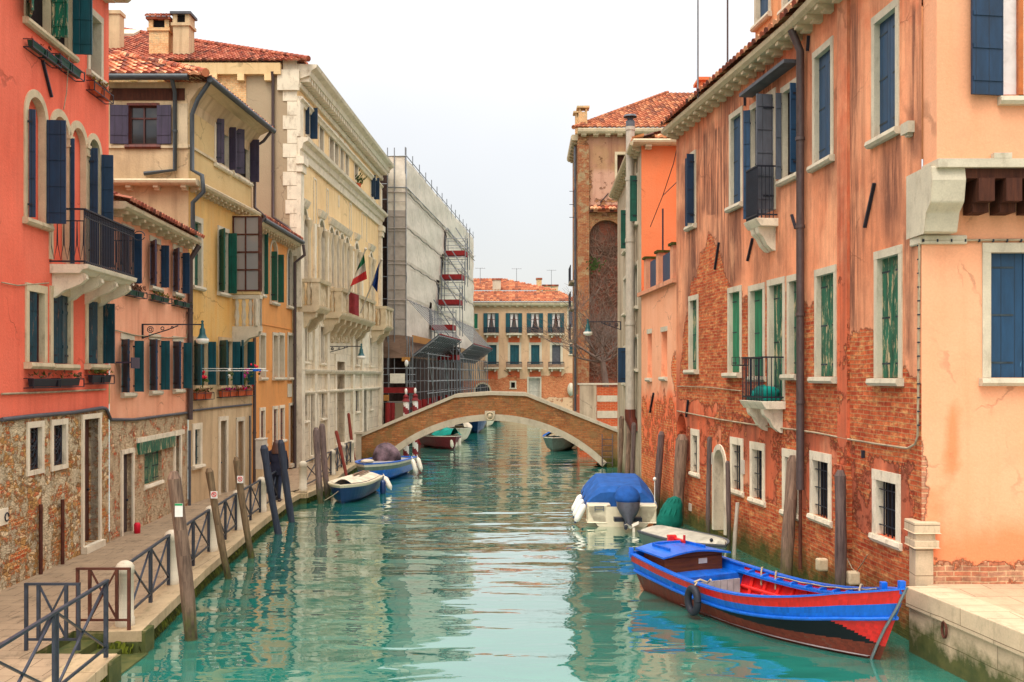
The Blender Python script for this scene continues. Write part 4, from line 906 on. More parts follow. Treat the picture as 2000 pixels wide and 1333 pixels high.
t = flower_box(427, 459, 752, 776, fr, 'iron rack of pots with pink flowers beside the rightmost rack', 'terracotta', ('fl_pink', 'leaf'), dense=30)
t = flower_box(459, 491, 750, 774, fr, 'iron rack crowded with red and pink flowers at the yellow wall', 'terracotta', ('fl_red', 'leaf', 'fl_pink'), dense=46)
za = fr.z(758, fr.a(400))
flowers(fr.a(385), fr, za, 'fl_red', 5, .1, 'bright red flower standing in the left terracotta rack', .5)
flowers(fr.a(435), fr, za, 'fl_white', 6, .12, 'white flowering plant standing in the middle flower rack', .55)
flowers(fr.a(468), fr, za, 'fl_pink', 7, .12, 'magenta flowering plant standing in the right flower rack', .6)
t = thing('drying_rack', fr.p(0.6, 0, 4.0), 'pale drying rods sticking out over the walk from yellow house', 'drying rack')
mb = MB(); a = fr.a(380)
for da, dz in ((0.0, 0.06), (0.5, 0.0)): mb.tube([fr.p(a + da, 0.0, 4.05 + dz), fr.p(a + da, 2.05 - da * .2, 4.05 + dz)], 0.010, 6)
mb.tube([fr.p(a, 1.9, 4.11), fr.p(a + .5, 1.9, 4.05)], 0.014, 6); mb.build('rods', M['white'], t)
t = thing('hanging_planter', fr.p(a + .25, 1.7, 3.95), 'blue trough of red flowers at the end of the drying rods', 'planter')
mb = MB(); mb.boxf(fr, a + .15, a + .4, 1.62, 1.78, 4.04, 4.12); mb.build('trough', M['boat_blue'], t)
mb = MB()
for k in range(9): mb.ball(fr.p(a + .25 + random.uniform(-.2, .2), 1.65 + random.uniform(-.08, .15), 4.16 + random.uniform(-.2, .1)), .03, n=6, k=4, jit=.4, m=k % 2)
mb.build('blossoms', [M['fl_red'], M['leaf']], t)

# ================================================================== orange house
H = House('orange_house', 'narrow orange house with dark green shutters and maroon ground-floor shutters', 'house', (-8.6, 36, ZP))
fr = H.fr = Fr((-8.64, 33.05), (-8.55, 38.74))
H.window(510, 514, 450, 575, fw=0.08, frame='stone_w', back='dark', arch=True, sh=[('f', 92, .5, 'green_sh')])
H.window(528, 541, 472, 590, fw=0.08, frame='stone_w', back='orange_pl', arch=True, d=.1, sh=[('n', 92, .22, 'green_sh'), ('f', 92, .22, 'green_sh')])
H.window(561, 570, 488, 598, fw=0.1, frame='stone_w', back='grey_sh', arch=True, d=.12)
for x0, x1 in ((507, 517), (533, 542), (545, 554), (562, 571)): H.window(x0, x1, 655, 737, fw=0.08, frame='stone_w', back='palazzo_side', d=0.14, sill=.08)
for x0, x1, pt, pb in ((508, 516, 802, 868), (533, 541, 799, 862), (546, 554, 797, 859)): H.window(x0, x1, pt, pb, fw=0.09, frame='pal_stone', back='maroon', d=0.08)
H.door(565, 574, 792, 905, d=0.25, fw=0.1, mk='grey_sh', frame='stone_w', step=.1)
H.wall(fr, 0, fr.L, 0, 9.0, 'orange_pl', cell=2.0)
H.cornice(fr, 0, fr.L, 8.92, out=0.32, gap=0.34, bw=0.11)
mb = MB(); mb.tube([fr.p(0, .42, 9.1), fr.p(fr.L, .42, 9.1)], .08, 8); H.part('gutter', mb, 'gutter')
mb = MB(); sl_ = math.atan(0.33); tile_roof(mb, fr.p(0, 0.4, 9.2), fr.u, -fr.n * math.cos(sl_) + Vector((0, 0, math.sin(sl_))), lambda v: (0, fr.L), 4.5); H.part('roof', mb, 'tile')
H.pipe([fr.p(fr.L - .1, .45, 9.0), fr.p(fr.L - .1, .5, 8.6), fr.p(fr.L - .1, .12, 8.3), fr.p(fr.L - .1, .12, ZP)], 0.06, 'pipe')
mb = MB(); a0, a1 = fr.a(561), fr.a(569); mb.boxf(fr, a0, a1, 0, .03, fr.z(776, a0), fr.z(750, a0)); H.part('plaque', mb, 'stone_w')
mb = MB(); mb.boxf(fr, 0, fr.L, 0, .025, fr.z(636, 2), fr.z(634.5, 2)); H.part('string_line', mb, 'orange_pl')

# ================================================================== street lamps on brackets (wall lamps)
def wall_lamp(fr, px, pt, pbot, reach, label, size=1.0, flip=1):
    a = fr.a(px); z1, z0 = fr.z(pt, a), fr.z(pbot, a); t = thing('wall_lamp', fr.p(a, 0, z0), label, 'street lamp', 'bracket lamps on the house walls')
    mb = MB(); r = .02 * size
    mb.bar(fr.p(a, 0.0, z1), fr.p(a, reach, z1), .04 * size); mb.bar(fr.p(a, .02, z0), fr.p(a, .02, z1), .05 * size)
    h = z1 - z0
    mb.tube([fr.p(a, .03, z0 + .02), fr.p(a, reach * .18, z0 + h * .3), fr.p(a, reach * .42, z0 + h * .62), fr.p(a, reach * .6, z1 - .03)], r, 6)
    for c, rr in ((.14, .42), (.14, .2), (.34, .22), (.5, .14)):
        mb.tube([fr.p(a, reach * c + rr * h * .5 * math.cos(q * .55), z1 - h * .42 * (1 - c) + rr * h * .5 * math.sin(q * .55)) for q in range(12)], r * .8, 5, 0, False)
    mb.build('bracket', M['iron'], t)
    s = size; c = fr.p(a, reach, z1)
    mb = MB(); mb.lathe([(.02, .14 * s), (.05 * s, .1 * s), (.03 * s, .05 * s), (.05 * s, 0), (.05 * s, -.1 * s), (.09 * s, -.16 * s), (.1 * s, -.3 * s), (.15 * s, -.42 * s), (.2 * s, -.47 * s)], c, 14); mb.build('lamp_housing', M['lamp_green'], t)
    mb = MB(); mb.lathe([(.2 * s, -.47 * s), (.22 * s, -.52 * s), (.2 * s, -.6 * s), (.12 * s, -.64 * s), (.001, -.65 * s)], c, 14); mb.build('lamp_shade', M['lamp_glass'], t)
    return t
fr = Fr((-8.69, 21.5), (-8.96, 27.5))
wall_lamp(fr, 277, 634, 662, 1.42, 'large scrolled iron bracket lamp with pale glass on pink house', .72)
# ================================================================== right-hand house
A2, C2, B2, E2, F2 = (5.88, 14.29), (5.574, 18.85), (4.472, 27.09), (4.16, 32.0), (4.39, 41.4)
H = House('peeling_house', 'large peach and brick house with peeling plaster rising straight from the canal', 'house', (5.9, 19, 0))
n1 = Fr(A2, C2, True); n2 = Fr(C2, B2, True); f0 = Fr((5.88, 14.29), (13, 14.29)); f1 = Fr((5.91, 13.85), (13, 13.85))
ZE, ZJ = 10.55, 6.75
# photo rows (of the wear on this wall) where bare brick begins / where it is reddish / stained
BR = [(1321, 790), (1335, 660), (1350, 560), (1365, 515), (1385, 455), (1405, 490), (1425, 560), (1455, 585), (1560, 585), (1590, 600), (1636, 690), (1660, 660), (1690, 640), (1715, 655), (1735, 740), (1765, 720), (1800, 760)]
def marks_right(fr):
    def f(a, z):
        p = fr.p(a, 0, z); x, y = proj(p); yb = interp(x, BR); w = 0.0
        if y > yb - 40: w = min(1.0, max(0, (y - yb + 40) / 70.0)) * 0.82
        lo = 0.0
        y1 = interp(x, [(1320, 770), (1450, 800), (1600, 840), (1700, 880), (1800, 900)]); y2 = interp(x, [(1255, 890), (1330, 905), (1400, 930), (1500, 985), (1560, 1000), (1640, 1030), (1700, 1060), (1760, 1080)])
        if y > y1: w = 0.40 + 0.12 * math.sin(x * .05)
        if y > y2: w = 1.0
        elif y > y2 - 12: w = 0.6
        t = min(1.0, max(0.0, (y - interp(x, [(1320, 640), (1400, 560), (1560, 600), (1800, 760)])) / 130.0 - 0.08))
        if y < 60 or y < interp(x, [(1320, 330), (1560, 130), (1640, 40), (1800, 20)]): t = max(t, .35)
        st = 0.0
        for cx, hw, ya, yb_ in ((1352, 16, 440, 600), (1443, 14, 400, 540), (1500, 34, 60, 200), (1660, 26, 20, 640), (1742, 26, 230, 430), (1660, 20, 0, 300), (1790, 12, 0, 300), (1425, 30, 180, 560), (1390, 40, 250, 420), (1735, 16, 430, 480), (1522, 10, 450, 520), (1350, 30, 320, 460), (1775, 14, 460, 700)):
            if ya < y < yb_: st = max(st, min(1, max(0, 1 - abs(x - cx) / hw) * 1.7))
        return w, t, st
    return f
# upper floor
H.window(1709, 1751, 30, 262, fr=n1, frame='stone_w', fw=0.1, d=0.11, back='blue_sh', fp=.02)
H.window(1592, 1624, 100, 314, fr=n1, frame='stone_w', fw=0.1, d=0.11, back='blue_sh', fp=.02)
H.window(1469, 1512, 200, 420, fr=n2, frame='stone_w', fw=0.1, d=0.1, back='grey_sh', sill=0, fp=.02, sh=[('n', 92, .28, 'grey_sh'), ('f', 120, .12, 'blue_sh')])
H.window(1530, 1558, 172, 345, fr=n2, frame='stone_w', fw=0.1, d=0.1, back='dark', fp=.02, sh=[('n', 92, .16, 'blue_sh'), ('f', 95, .16, 'grey_sh')])
H.window(1428, 1448, 226, 400, fr=n2, frame='stone_w', fw=0.1, d=0.1, back='blue_sh', fp=.02)
H.window(1346, 1358, 305, 440, fr=n2, frame='stone_w', fw=0.08, d=0.15, back='dark', sh=[('n', 93, .36, 'navy'), ('f', 120, .12, 'navy')])
# middle floor
H.window(1714, 1757, 500, 739, fr=n1, frame='stone_w', fw=0.1, d=0.11, back='green_peel', fp=.02, sill=.1)
H.window(1596, 1630, 535, 736, fr=n1, frame='stone_w', fw=0.1, d=0.11, back='green_peel', fp=.02, sill=.1)
H.window(1466, 1491, 566, 735, fr=n2, frame='stone_w', fw=0.1, d=0.13, back='green_lt', fp=.02, sill=0.02)
H.window(1503, 1530, 555, 782, fr=n2, frame='stone_w', fw=0.1, d=0.13, back='green_peel', fp=.02, sill=0, label='tall balcony window with peeling green shutters')
H.window(1542, 1558, 548, 731, fr=n2, frame='stone_w', fw=0.1, d=0.13, back='green_peel', fp=.02, sill=.12)
H.window(1425, 1446, 570, 728, fr=n2, frame='stone_w', fw=0.1, d=0.11, back='green_lt', fp=.02, sill=.12)
H.window(1348, 1362, 586, 722, fr=n2, frame='stone_w', fw=0.1, d=0.11, back='green_peel', fp=.02, sill=.12)
# lower floor, barred
for x0, x1, pt, pb, fr in ((1712, 1752, 940, 1050, n1), (1588, 1619, 900, 1010, n1), (1534, 1556, 893, 1000, n2), (1470, 1490, 878, 975, n2), (1431, 1448, 868, 957, n2), (1353, 1363, 850, 923, n2)):
    H.window(x0, x1, pt, pb, fr=fr, frame='pal_stone', fw=0.13, d=0.15, back='dark', grille='bars', sill=.03, fp=.02, bottom=True)
H.window(1396, 1416, 878, 1040, fr=n2, arch=True, frame='pal_stone', fw=0.12, d=0.25, back='palazzo_side', sill=0, name='water_gate', label='arched stone water gate')
H.window(1322, 1340, 808, 856, fr=n2, arch=True, fw=0, frame='garden_br', d=0.3, back='brick_wall', sill=0, name='niche', label='shallow brick arched niche')
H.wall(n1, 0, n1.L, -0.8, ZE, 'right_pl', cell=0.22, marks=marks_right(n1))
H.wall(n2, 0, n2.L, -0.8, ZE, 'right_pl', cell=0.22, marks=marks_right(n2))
H.cornice(n2, 0, n2.L + .1, ZE - 0.1, out=0.36, gap=0.46, bw=0.15, h=.2); H.cornice(n1, 0, n1.L, ZE - 0.1, out=0.36, gap=0.46, bw=0.15, h=.2)
mb = MB(); sl_ = math.atan(0.36)
for fr in (n1, n2): tile_roof(mb, fr.p(0, 0.5, ZE + 0.1), fr.u, -fr.n * math.cos(sl_) + Vector((0, 0, math.sin(sl_))), lambda v: (0, fr.L), 5.2)
H.part('roof', mb, 'tile_old')
mb = MB(); mb.quad(n2.p(n2.L, 0, -.8), n2.p(n2.L, -6, -.8), n2.p(n2.L, -6, ZE), n2.p(n2.L, 0, ZE)); H.part('end_wall', mb, 'vivid_orange')
mb = MB()
for px, w, fr in ((1650, .42, n1), ): a = fr.a(px); mb.boxf(fr, a - w / 2, a + w / 2, -.02, .05, 2.35, ZE - .1); mb.boxf(fr, a - w / 2 - .06, a + w / 2 + .06, -.02, .1, 2.2, 2.38); mb.boxf(fr, a - w / 2 - .1, a + w / 2 + .1, -.02, .09, 1.0, 2.2)
mb.c = [(*marks_right(n1)((v - n1.P0).dot(n1.u), v.z), 1) for v in mb.v]; H.part('chimney_breast', mb, 'right_pl')
# upper storey standing back over the roof
up = Fr((6.72, 15.2), (5.72, 23.4), True); uf = Fr((5.72, 23.4), (11, 23.4), True)
H.window(1478, 1503, -60, 38, fr=up, frame='stone_w', fw=.1, back='blue_sh', d=.12)
H.window(1532, 1570, -120, 2, fr=up, frame='stone_w', fw=.1, back='blue_sh', d=.12)
H.wall(up, 0, up.L, ZE, 16.5, 'upper_pl', 'upper_wall', cell=2.0, extra=lambda m: (m.quad(uf.p(0, 0, 9), uf.p(6, 0, 9), uf.p(6, 0, 16.5), uf.p(0, 0, 16.5))))
# facade to the little square
d0 = f0.a(1920)
H.window(1933, 2075, 492, 738, fr=f0, frame='stone_w', fw=0.11, d=0.14, back='blue_sh', fp=.02, sill=.1, label='window with closed blue shutters over the square')
H.window(1955, 2060, -190, 190, fr=f1, fw=0.0, frame='stone_w', d=0.16, back='curtain', sill=.09, sh=[('n', 172, .62, 'navy')], label='upper window with white curtain and one open blue shutter')
fa = [w for w in H.o.children if w.get('label', '').startswith('upper window')][0]
mb = MB(); a0, a1 = f1.a(1955), f1.a(2060)
for a in (a0 + .03, a0 + .32, a1 - .03): mb.boxf(f1, a - .035, a + .035, -.14, -.08, f1.z(190, a0), f1.z(-190, a0))
mb.boxf(f1, a0, a1, -.14, -.08, f1.z(190, a0), f1.z(182, a0)); H.part('frame', mb, 'amber_wood', fa)
def marks_front(a, z):
    x, y = proj(f0.p(a, 0, z)); w = 0.0
    if y > 1060: w = min(1, (y - 1060) / 50.) * .52
    if x < 1835 and y > 820: w = max(w, (1835 - x) / 35. * .55)
    t = max(0, min(1, (y - 980) / 100.)); t = max(t, 1.1 * max(0, 1 - ((x - 1858) / 26.) ** 2 - ((y - 860) / 95.) ** 2)); t = max(t, .8 * max(0, 1 - ((x - 1815) / 30.) ** 2 - ((y - 1000) / 80.) ** 2))
    return w, t, 0.0
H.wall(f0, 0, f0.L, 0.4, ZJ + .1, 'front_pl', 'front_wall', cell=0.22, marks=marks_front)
def nomarks(a, z):
    x, y = proj(f1.p(a, 0, z)); return 0.0, (.35 if abs(x - 1845) < 8 else 0) * (1 if y < 290 else 0), 0.12 if y > 295 else 0.0
H.wall(f1, 0, f1.L, ZJ + .12, 16, 'front_pl', 'front_wall', cell=0.25, marks=nomarks, extra=lambda m: (m.quad(f1.p(0, 0, ZJ), f1.p(0, -.46, ZJ), f1.p(0, -.46, 16), f1.p(0, 0, 16))))
mb = MB(); mb.boxf(f1, -.02, f1.L, -.45, .10, ZJ + .04, ZJ + .16); mb.boxf(f1, f1.a(1935), f1.a(1970), .0, .1, ZJ + .163, ZJ + .24); H.part('ledge', mb, 'stone_w')
mb = MB(); mb.boxf(f1, .0, f1.L, -.44, .02, ZJ - .1, ZJ + .037)
for k in range(8):
    a = .56 + .38 * k; mb.boxf(f1, a, a + .22, -.42, .06, ZJ - .42, ZJ - .102); mb.boxf(f1, a, a + .22, -.42, -.12, ZJ - .55, ZJ - .422)
H.part('beam', mb, 'beam', label='row of dark timber beams under the overhang')
mb = MB()                                               # corner bracket of pale stone
zt, zb_ = 6.82, 5.93
P = [(-.36, zt), (.46, zt), (.5, zt - .2), (.44, zt - .5), (.3, zt - .62), (.22, zb_), (-.36, zb_)]
sf = Fr((5.70, 14.29), (5.70, 13.0)); n_ = len(P)
vs = [Vector((5.84 - .03, 14.29 - p, z)) for p, z in P] + [Vector((6.30, 14.29 - p, z)) for p, z in P]
mb.add(vs, [(i, (i + 1) % n_, n_ + (i + 1) % n_, n_ + i) for i in range(n_)] + [tuple(range(n_)), tuple(range(n_, 2 * n_))])
mb.boxf(f0, .0, .64, -.02, .05, 5.79, 5.92); mb.boxf(n1, -.03, .3, -.02, .04, 5.79, 5.92)
H.part('bracket', mb, 'stone_w', bevel=.02)
mb = MB()
for e, z0, z1 in ((0, -.8, 1.45), (.06, 1.45, 1.56), (.02, 1.56, 1.66), (.07, 1.66, 1.82)):
    c = [f0.p(-.12 - e * .6, .08 + e, 0), f0.p(.14 + e, .08 + e, 0), f0.p(.14 + e, -.03, 0), n1.p(.24 + e, -.03, 0), n1.p(.24 + e, .07 + e * .6, 0)]
    n_ = len(c); vs = [Vector((q.x, q.y, z0)) for q in c] + [Vector((q.x, q.y, z1 - .002)) for q in c]; mb.add(vs, [(i, (i + 1) % n_, n_ + (i + 1) % n_, n_ + i) for i in range(n_)] + [tuple(range(n_)), tuple(range(n_, 2 * n_))])
H.part('corner_pier', mb, 'rq_wall', bevel=.012)
# balconies
def balcony(fr, px0, px1, ytop, yslab, d, label, bars=13):
    a0, a1 = fr.a(px0, d), fr.a(px1, 0); a0, a1 = min(a0, a1), max(a0, a1); z0, z1 = fr.z(yslab, (a0 + a1) / 2, d), fr.z(ytop, (a0 + a1) / 2, d)
    mb = MB(); mb.profile(fr, a0 - .06, a1 + .06, [(-.02, z0 - .16), (d - .05, z0 - .16), (d + .02, z0 - .06), (d + .05, z0), (-.02, z0)])
    for a in (a0 + .08, a1 - .26):
        P = [(-.02, -.16), (d - .05, -.16), (d - .08, -.28), (d * .6, -.36), (d * .4, -.52), (.06, -.62), (-.02, -.64)]; n_ = len(P)
        vs = [fr.p(a, x, z0 + z) for x, z in P] + [fr.p(a + .2, x, z0 + z) for x, z in P]; mb.add(vs, [(i, (i + 1) % n_, n_ + (i + 1) % n_, n_ + i) for i in range(n_)] + [tuple(range(n_)), tuple(range(n_, 2 * n_))])
    b = H.part('balcony', mb, 'pal_stone', label=label, bevel=.01)
    mb = MB()
    for z in (z1, z0 + .08): mb.bar(fr.p(a0, d, z), fr.p(a1, d, z), .03); [mb.bar(fr.p(a, 0, z), fr.p(a, d, z), .03) for a in (a0, a1)]
    for k in range(bars + 1): a = a0 + (a1 - a0) * k / bars; mb.bar(fr.p(a, d, z0), fr.p(a, d, z1), .016)
    for a in (a0, a1):
        for k in range(1, 5): mb.bar(fr.p(a, d * k / 5, z0), fr.p(a, d * k / 5, z1), .016)
    H.part('railing', mb, 'iron', b); return a0, a1, z0, z1
balcony(n2, 1458, 1518, 330, 431, .42, 'upper balcony with a plain black railing')
a0, a1, z0, z1 = balcony(n2, 1450, 1532, 699, 783, .45, 'lower balcony with a teal cloth on its floor')
mb = MB(); mb.boxf(n2, a0 + .05, a1 - .05, .05, .38, z0 + .01, z0 + .07); mb.ball(n2.p(a0 + .5, .2, z0 + .15), .3, .14, .16, n=8, k=5, jit=.2); tag(mb.build('cloth', M['tarp_teal']), 'crumpled teal cloth on the lower canal balcony floor', 'cloth')
mb = MB(); mb.boxf(n2, a1 - .1, a1 + .35, .35, .55, z1 - .16, z1 - .14); [mb.bar(n2.p(a, d, z1 - .15), n2.p(a, d, z1 + .02), .012) for a in (a1 - .1, a1 + .12, a1 + .35) for d in (.35, .55)]
[mb.bar(n2.p(a1 - .1, d, z1 + .02), n2.p(a1 + .35, d, z1 + .02), .012) for d in (.35, .55)]; tag(mb.build('plant_rack', M['iron']), 'empty iron plant rack hooked on the lower balcony railing', 'rack')
# canopy, pipes, cables, ties
mb = MB(); a0, a1 = n2.a(1560), n2.a(1452, .2); z = n2.z(196, n2.a(1480)) + .12; mb.boxf(n2, a0, a1, -.02, .3, z + .02, z + .09); H.part('canopy', mb, 'slate')
a = n2.a(1565, .1); H.pipe([n2.p(a, .3, ZE - .1), n2.p(a, .12, ZE - .5), n2.p(a, .12, 1.75)], .075); H.pipe([n2.p(a, .12, 1.75), n2.p(a, .12, .25)], .035, 'rust', 'standpipe')
def wire(pts, r=.016, mk='rope'):
    out = []
    for x, y in pts: fr = n1 if x > 1578 else n2; q = fr.a(x); out.append(fr.p(q, .035, fr.z(y, q)))
    H.cable(out, r, mk)
wire([(1325, 803), (1410, 820), (1490, 832), (1560, 840), (1600, 846), (1660, 858), (1720, 868), (1777, 876), (1792, 868), (1797, 850), (1798, 750), (1799, 600), (1800, 475)], .018)
wire([(1325, 755), (1390, 757), (1450, 764)], .012)
q0, q1 = f0.a(1801), f0.a(2000); zq = f0.z(471, q0); H.cable([f0.p(q0, .035, zq), f0.p(q1 + 1, .035, zq + .02)], .018)
mb = MB()
for k in range(14): z = f0.z(480 + 27 * k, q0); mb.boxf(n1, -.005, .025, .02, .055, z - .01, z + .01)
for k in range(9): a = q0 + .2 * k; mb.boxf(f0, a - .012, a + .012, .02, .055, zq - .02, zq + .02)
H.part('cable_clip', mb, 'iron', label='small clips holding the corner cable')
for fr, t in ((n1, (1711, 358, 1692, 445)), (n2, (1406, 474, 1398, 527)), (n2, (1472, 466, 1462, 510)), (n2, (1549, 420, 1557, 447)), (n2, (1346, 782, 1342, 815)), (n2, (1399, 160, 1399, 184)), (n2, (1457, 180, 1457, 207)), (n1, (1582, 70, 1580, 100)), (n1, (1689, 880, 1689, 895))): H.tie(fr, *t)
mb = MB(); a = n1.a(1779); mb.boxf(n1, a - .12, a + .12, -.02, .1, n1.z(262, a), n1.z(240, a)); mb.boxf(n1, a - .06, a + .04, -.02, .07, n1.z(268, a), n1.z(262, a)); H.part('corbel', mb, 'stone_w')
for px, py in ((1676, 1130), (1614, 1104)): mb = MB(); a = n1.a(px); z = n1.z(py, a); mb.boxf(n1, a - .08, a + .08, -.02, .18, z - .1, z + .12); H.part('mooring_stone', mb, 'stone', bevel=.03)
wire([(1655, 1085), (1668, 1110), (1676, 1118), (1690, 1098), (1698, 1084)], .01)
for fr, x0, x1, y0, y1 in ((n2, 1449, 1455, 898, 925), (n2, 1391, 1395, 884, 907), (n2, 1347, 1351, 983, 997)): mb = MB(); a0, a1 = fr.a(x0), fr.a(x1); mb.boxf(fr, a0, a1, .0, .03, fr.z(y1, a0), fr.z(y0, a0)); H.part('plate', mb, 'cabinet')
for px, h, c in ((1363, 6.5, 'steel'), (1421, 7.5, 'pipe')):
    Y = 24.0 if px < 1400 else 23.0; b = at(px, 190, Y); lab = ('thin roof mast on the left of the two above the peeling house' if px < 1400 else 'thin roof mast on the right of the two above the peeling house')
    mb = MB(); mb.tube([Vector((b.x, b.y, 10.6)), Vector((b.x, b.y, b.z + h))], .022, 6); tag(mb.build('antenna_mast', M[c]), lab, 'mast')
mb = MB(); b = at(1390, 185, 26.3); mb.box(b.x - .35, b.x + .35, b.y - .3, b.y + .3, 9.6, b.z + .28); mb.box(b.x - .42, b.x + .42, b.y - .37, b.y + .37, b.z + .28, b.z + .36)
H.part('chimney', mb, 'vivid_orange')

# ================================================================== terrace house
H = House('terrace_house', 'salmon low house with a roof terrace of moss-topped pillars and blue panels', 'house', (4.3, 29.5, 0))
t1 = Fr((B2[0], B2[1]), E2, True); ZT = 6.45
for x0, x1, pt, pb in ((1265, 1273, 652, 738), (1292, 1303, 648, 736)): H.window(x0, x1, pt, pb, fr=t1, fw=0, lintel=True, frame='stone_w', d=.25, back='terrace_pl', sill=.06)
def marks_t(a, z):
    x, y = proj(t1.p(a, 0, z)); w = max(0, min(.8, (y - 740) / 60.)) * .6; w = max(w, .8 * max(0, 1 - ((x - 1325) / 22.) ** 2 - ((y - 725) / 60.) ** 2))
    if y > interp(x, [(1255, 892), (1330, 910)]): w = 1
    return w, max(0, min(1, (y - 730) / 80.)), .3 if x < 1262 else 0
H.wall(t1, 0, t1.L, -.8, ZT, 'terrace_pl', cell=.22, marks=marks_t)
mb = MB(); mb.boxf(t1, -.02, t1.L + .1, -.3, .12, ZT, ZT + .12); mb.boxf(t1, 0, t1.L, -5, -.3, ZT - .1, ZT); H.part('terrace_slab', mb, 'pier_pl')
piers = []
for x0, x1, yt, yb in ((1303, 1323, 480, 549), (1276, 1294, 495, 560), (1254, 1268, 507, 571)):
    a1, a0 = sorted((t1.a(x0), t1.a(x1)), reverse=True); mb = MB(); zt = t1.z(yt, (a0 + a1) / 2); w = .34; ac = (a0 + a1) / 2; mb.boxf(t1, ac - w / 2, ac + w / 2, -.32, .02, ZT + .12, zt); p = H.part('pillar', mb, 'pier_pl')
    mb = MB(); mb.boxf(t1, ac - w / 2 - .05, ac + w / 2 + .05, -.37, .07, zt, zt + .07); H.part('cap', mb, 'moss', p); piers.append((ac, zt))
mb = MB()
for k, (ac, zt) in enumerate(piers): a0 = 0 if k == 0 else piers[k - 1][0] + .18; mb.boxf(t1, a0 + .02, ac - .19, -.15, -.11, ZT + .14, zt - .1)
H.part('panel', mb, 'blue_sh', label='blue boards between the terrace pillars')
for k, (ac, zt) in enumerate(piers[:2]):
    q = t1.p(ac, -.15, zt); b = at((1316, 1289)[k], (388, 408)[k], q.y); H.pipe([(q.x, q.y, zt), (q.x, q.y, b.z)], .025, 'iron', 'pergola_post')
q = t1.p(piers[1][0], -.15, 9.25); q2 = t1.p(piers[0][0], -.15, 9.3); H.cable([q, t1.p(1.0, -.15, 9.9), t1.p(.2, -.1, 10.3)], .012, 'iron'); H.cable([t1.p(piers[2][0], -.15, 8.6), q, q2, t1.p(.2, -.1, 9.4)], .012, 'iron'); H.cable([q2, t1.p(.5, -.15, 9.9), t1.p(.1, -.1, 10.4)], .012, 'iron')
H.tie(t1, 1278, 768, 1271, 806)

# ================================================================== grey house with the orange end wall
H = House('grey_house', 'grey plastered house with bright orange end wall and a tall pale flue', 'house', (4.3, 37, 0))
g1 = Fr(E2, F2, True); ge = Fr(E2, (11, 32.0)); ZG = 11.3
for x0, x1, pt, pb, sh in ((1237, 1246, 352, 440, ('n', 92, .14, 'green_sh')), (1219, 1224, 415, 490, ('n', 92, .16, 'green_sh')), (1237, 1246, 520, 600, None), (1219, 1224, 545, 612, None), (1219, 1224, 680, 748, ('n', 92, .26, 'navy')), (1237, 1246, 660, 720, None)):
    H.window(x0, x1, pt, pb, fr=g1, fw=.08, frame='stone_w', back='dark', sh=[sh] if sh else ())
H.wall(g1, 0, g1.L, -.8, ZG, 'grey_pl', cell=2.0)
H.wall(ge, 0, ge.L, ZT - .1, ZG, 'vivid_orange', 'end_wall', cell=2.0)
H.cornice(g1, 0, g1.L, ZG, out=.32, gap=.5, bw=.15); H.cornice(ge, -.3, ge.L, ZG, out=.32, gap=.95, bw=.2)
mb = MB(); sl_ = math.atan(.4); e = Vector((E2[0] - .3, E2[1] - .3, ZG + .16))
tile_roof(mb, e + Vector((.6, .15, .08)), (1, 0, 0), (0, math.cos(sl_), math.sin(sl_)), lambda v: (v * .9, 9), 4); tile_roof(mb, e, g1.u, -g1.n * math.cos(sl_) + Vector((0, 0, math.sin(sl_))), lambda v: (v * .9, g1.L), 4); H.part('roof', mb, 'tile_old')
mb = MB(); mb.box(4.42, 5.2, 31.96, 31.99, 7.95, 8.35); H.part('patch', mb, 'pink_pl') if False else None
a = g1.a(1231, .22); q = g1.p(a, .22, 0); zt_ = g1.z(240, a, .22)
mb = MB(); zs_ = [g1.z(y, a, .22) for y in (800, 632, 470, 350, 252)]
for k, (z0, z1) in enumerate(zip(zs_, zs_[1:])): mb.tube([Vector((q.x, q.y, z0)), Vector((q.x, q.y, z1))], .16 - .005 * k, 14); mb.tube([Vector((q.x, q.y, z1 - .06)), Vector((q.x, q.y, z1 + .06))], .18 - .005 * k, 14)
fl = H.part('flue', mb, 'flue')
mb = MB(); mb.lathe([(.15, 0), (.15, .2), (.1, .22), (.1, .32)], (q.x, q.y, zs_[-1] + .06), 12); mb.lathe([(.24, .33), (.2, .4), (.001, .43)], (q.x, q.y, zs_[-1] + .06), 12); H.part('cowl', mb, 'slate', fl)
mb = MB(); mb.tube([Vector((q.x, q.y, zs_[0])), Vector((q.x, q.y, zs_[0] - .3)), g1.p(a - .1, .02, zs_[0] - .75)], .19, 12); H.part('elbow', mb, 'maroon', fl)
wall_lamp(g1, 1213, 629, 645, 1.32, 'small bracket lamp reaching out in front of the creeper wall', .85)
# ================================================================== palazzo
H = House('palazzo', 'stately cream and stone palace with tall columned arches and balconies', 'palace', (-8, 48, ZP))
fr = H.fr = Fr((-8.4, 38.9), (-7.6, 57.3)); ps = Fr((-24, 38.9), (-8.4, 38.9)); ZT_ = 15.95; L = fr.L
NW = dict(fw=.1, frame='pal_stone', d=.16)
H.window(595, 604, 206, 268, back='dark', sh=[('n', 95, .2, 'navy'), ('f', 92, .4, 'navy')], **NW)
for x0, x1, pt, pb in ((623, 631, 236, 300), (643, 651, 256, 319), (653, 660, 264, 329), (664, 670, 276, 338), (674, 680, 287, 348), (692, 698, 310, 355)): H.window(x0, x1, pt, pb, back='dark' if x0 < 690 else 'glass', **NW)
H.window(724, 729, 345, 388, back='dark', sh=[('n', 95, .3, 'navy'), ('f', 92, .4, 'navy')], **NW)
ARCH = ((588, 600, 405, 545), (623, 633, 430, 556), (643, 651, 444, 560), (654, 661, 450, 566), (664, 671, 457, 571), (674, 681, 464, 575), (693, 700, 475, 585), (722, 727, 494, 600))
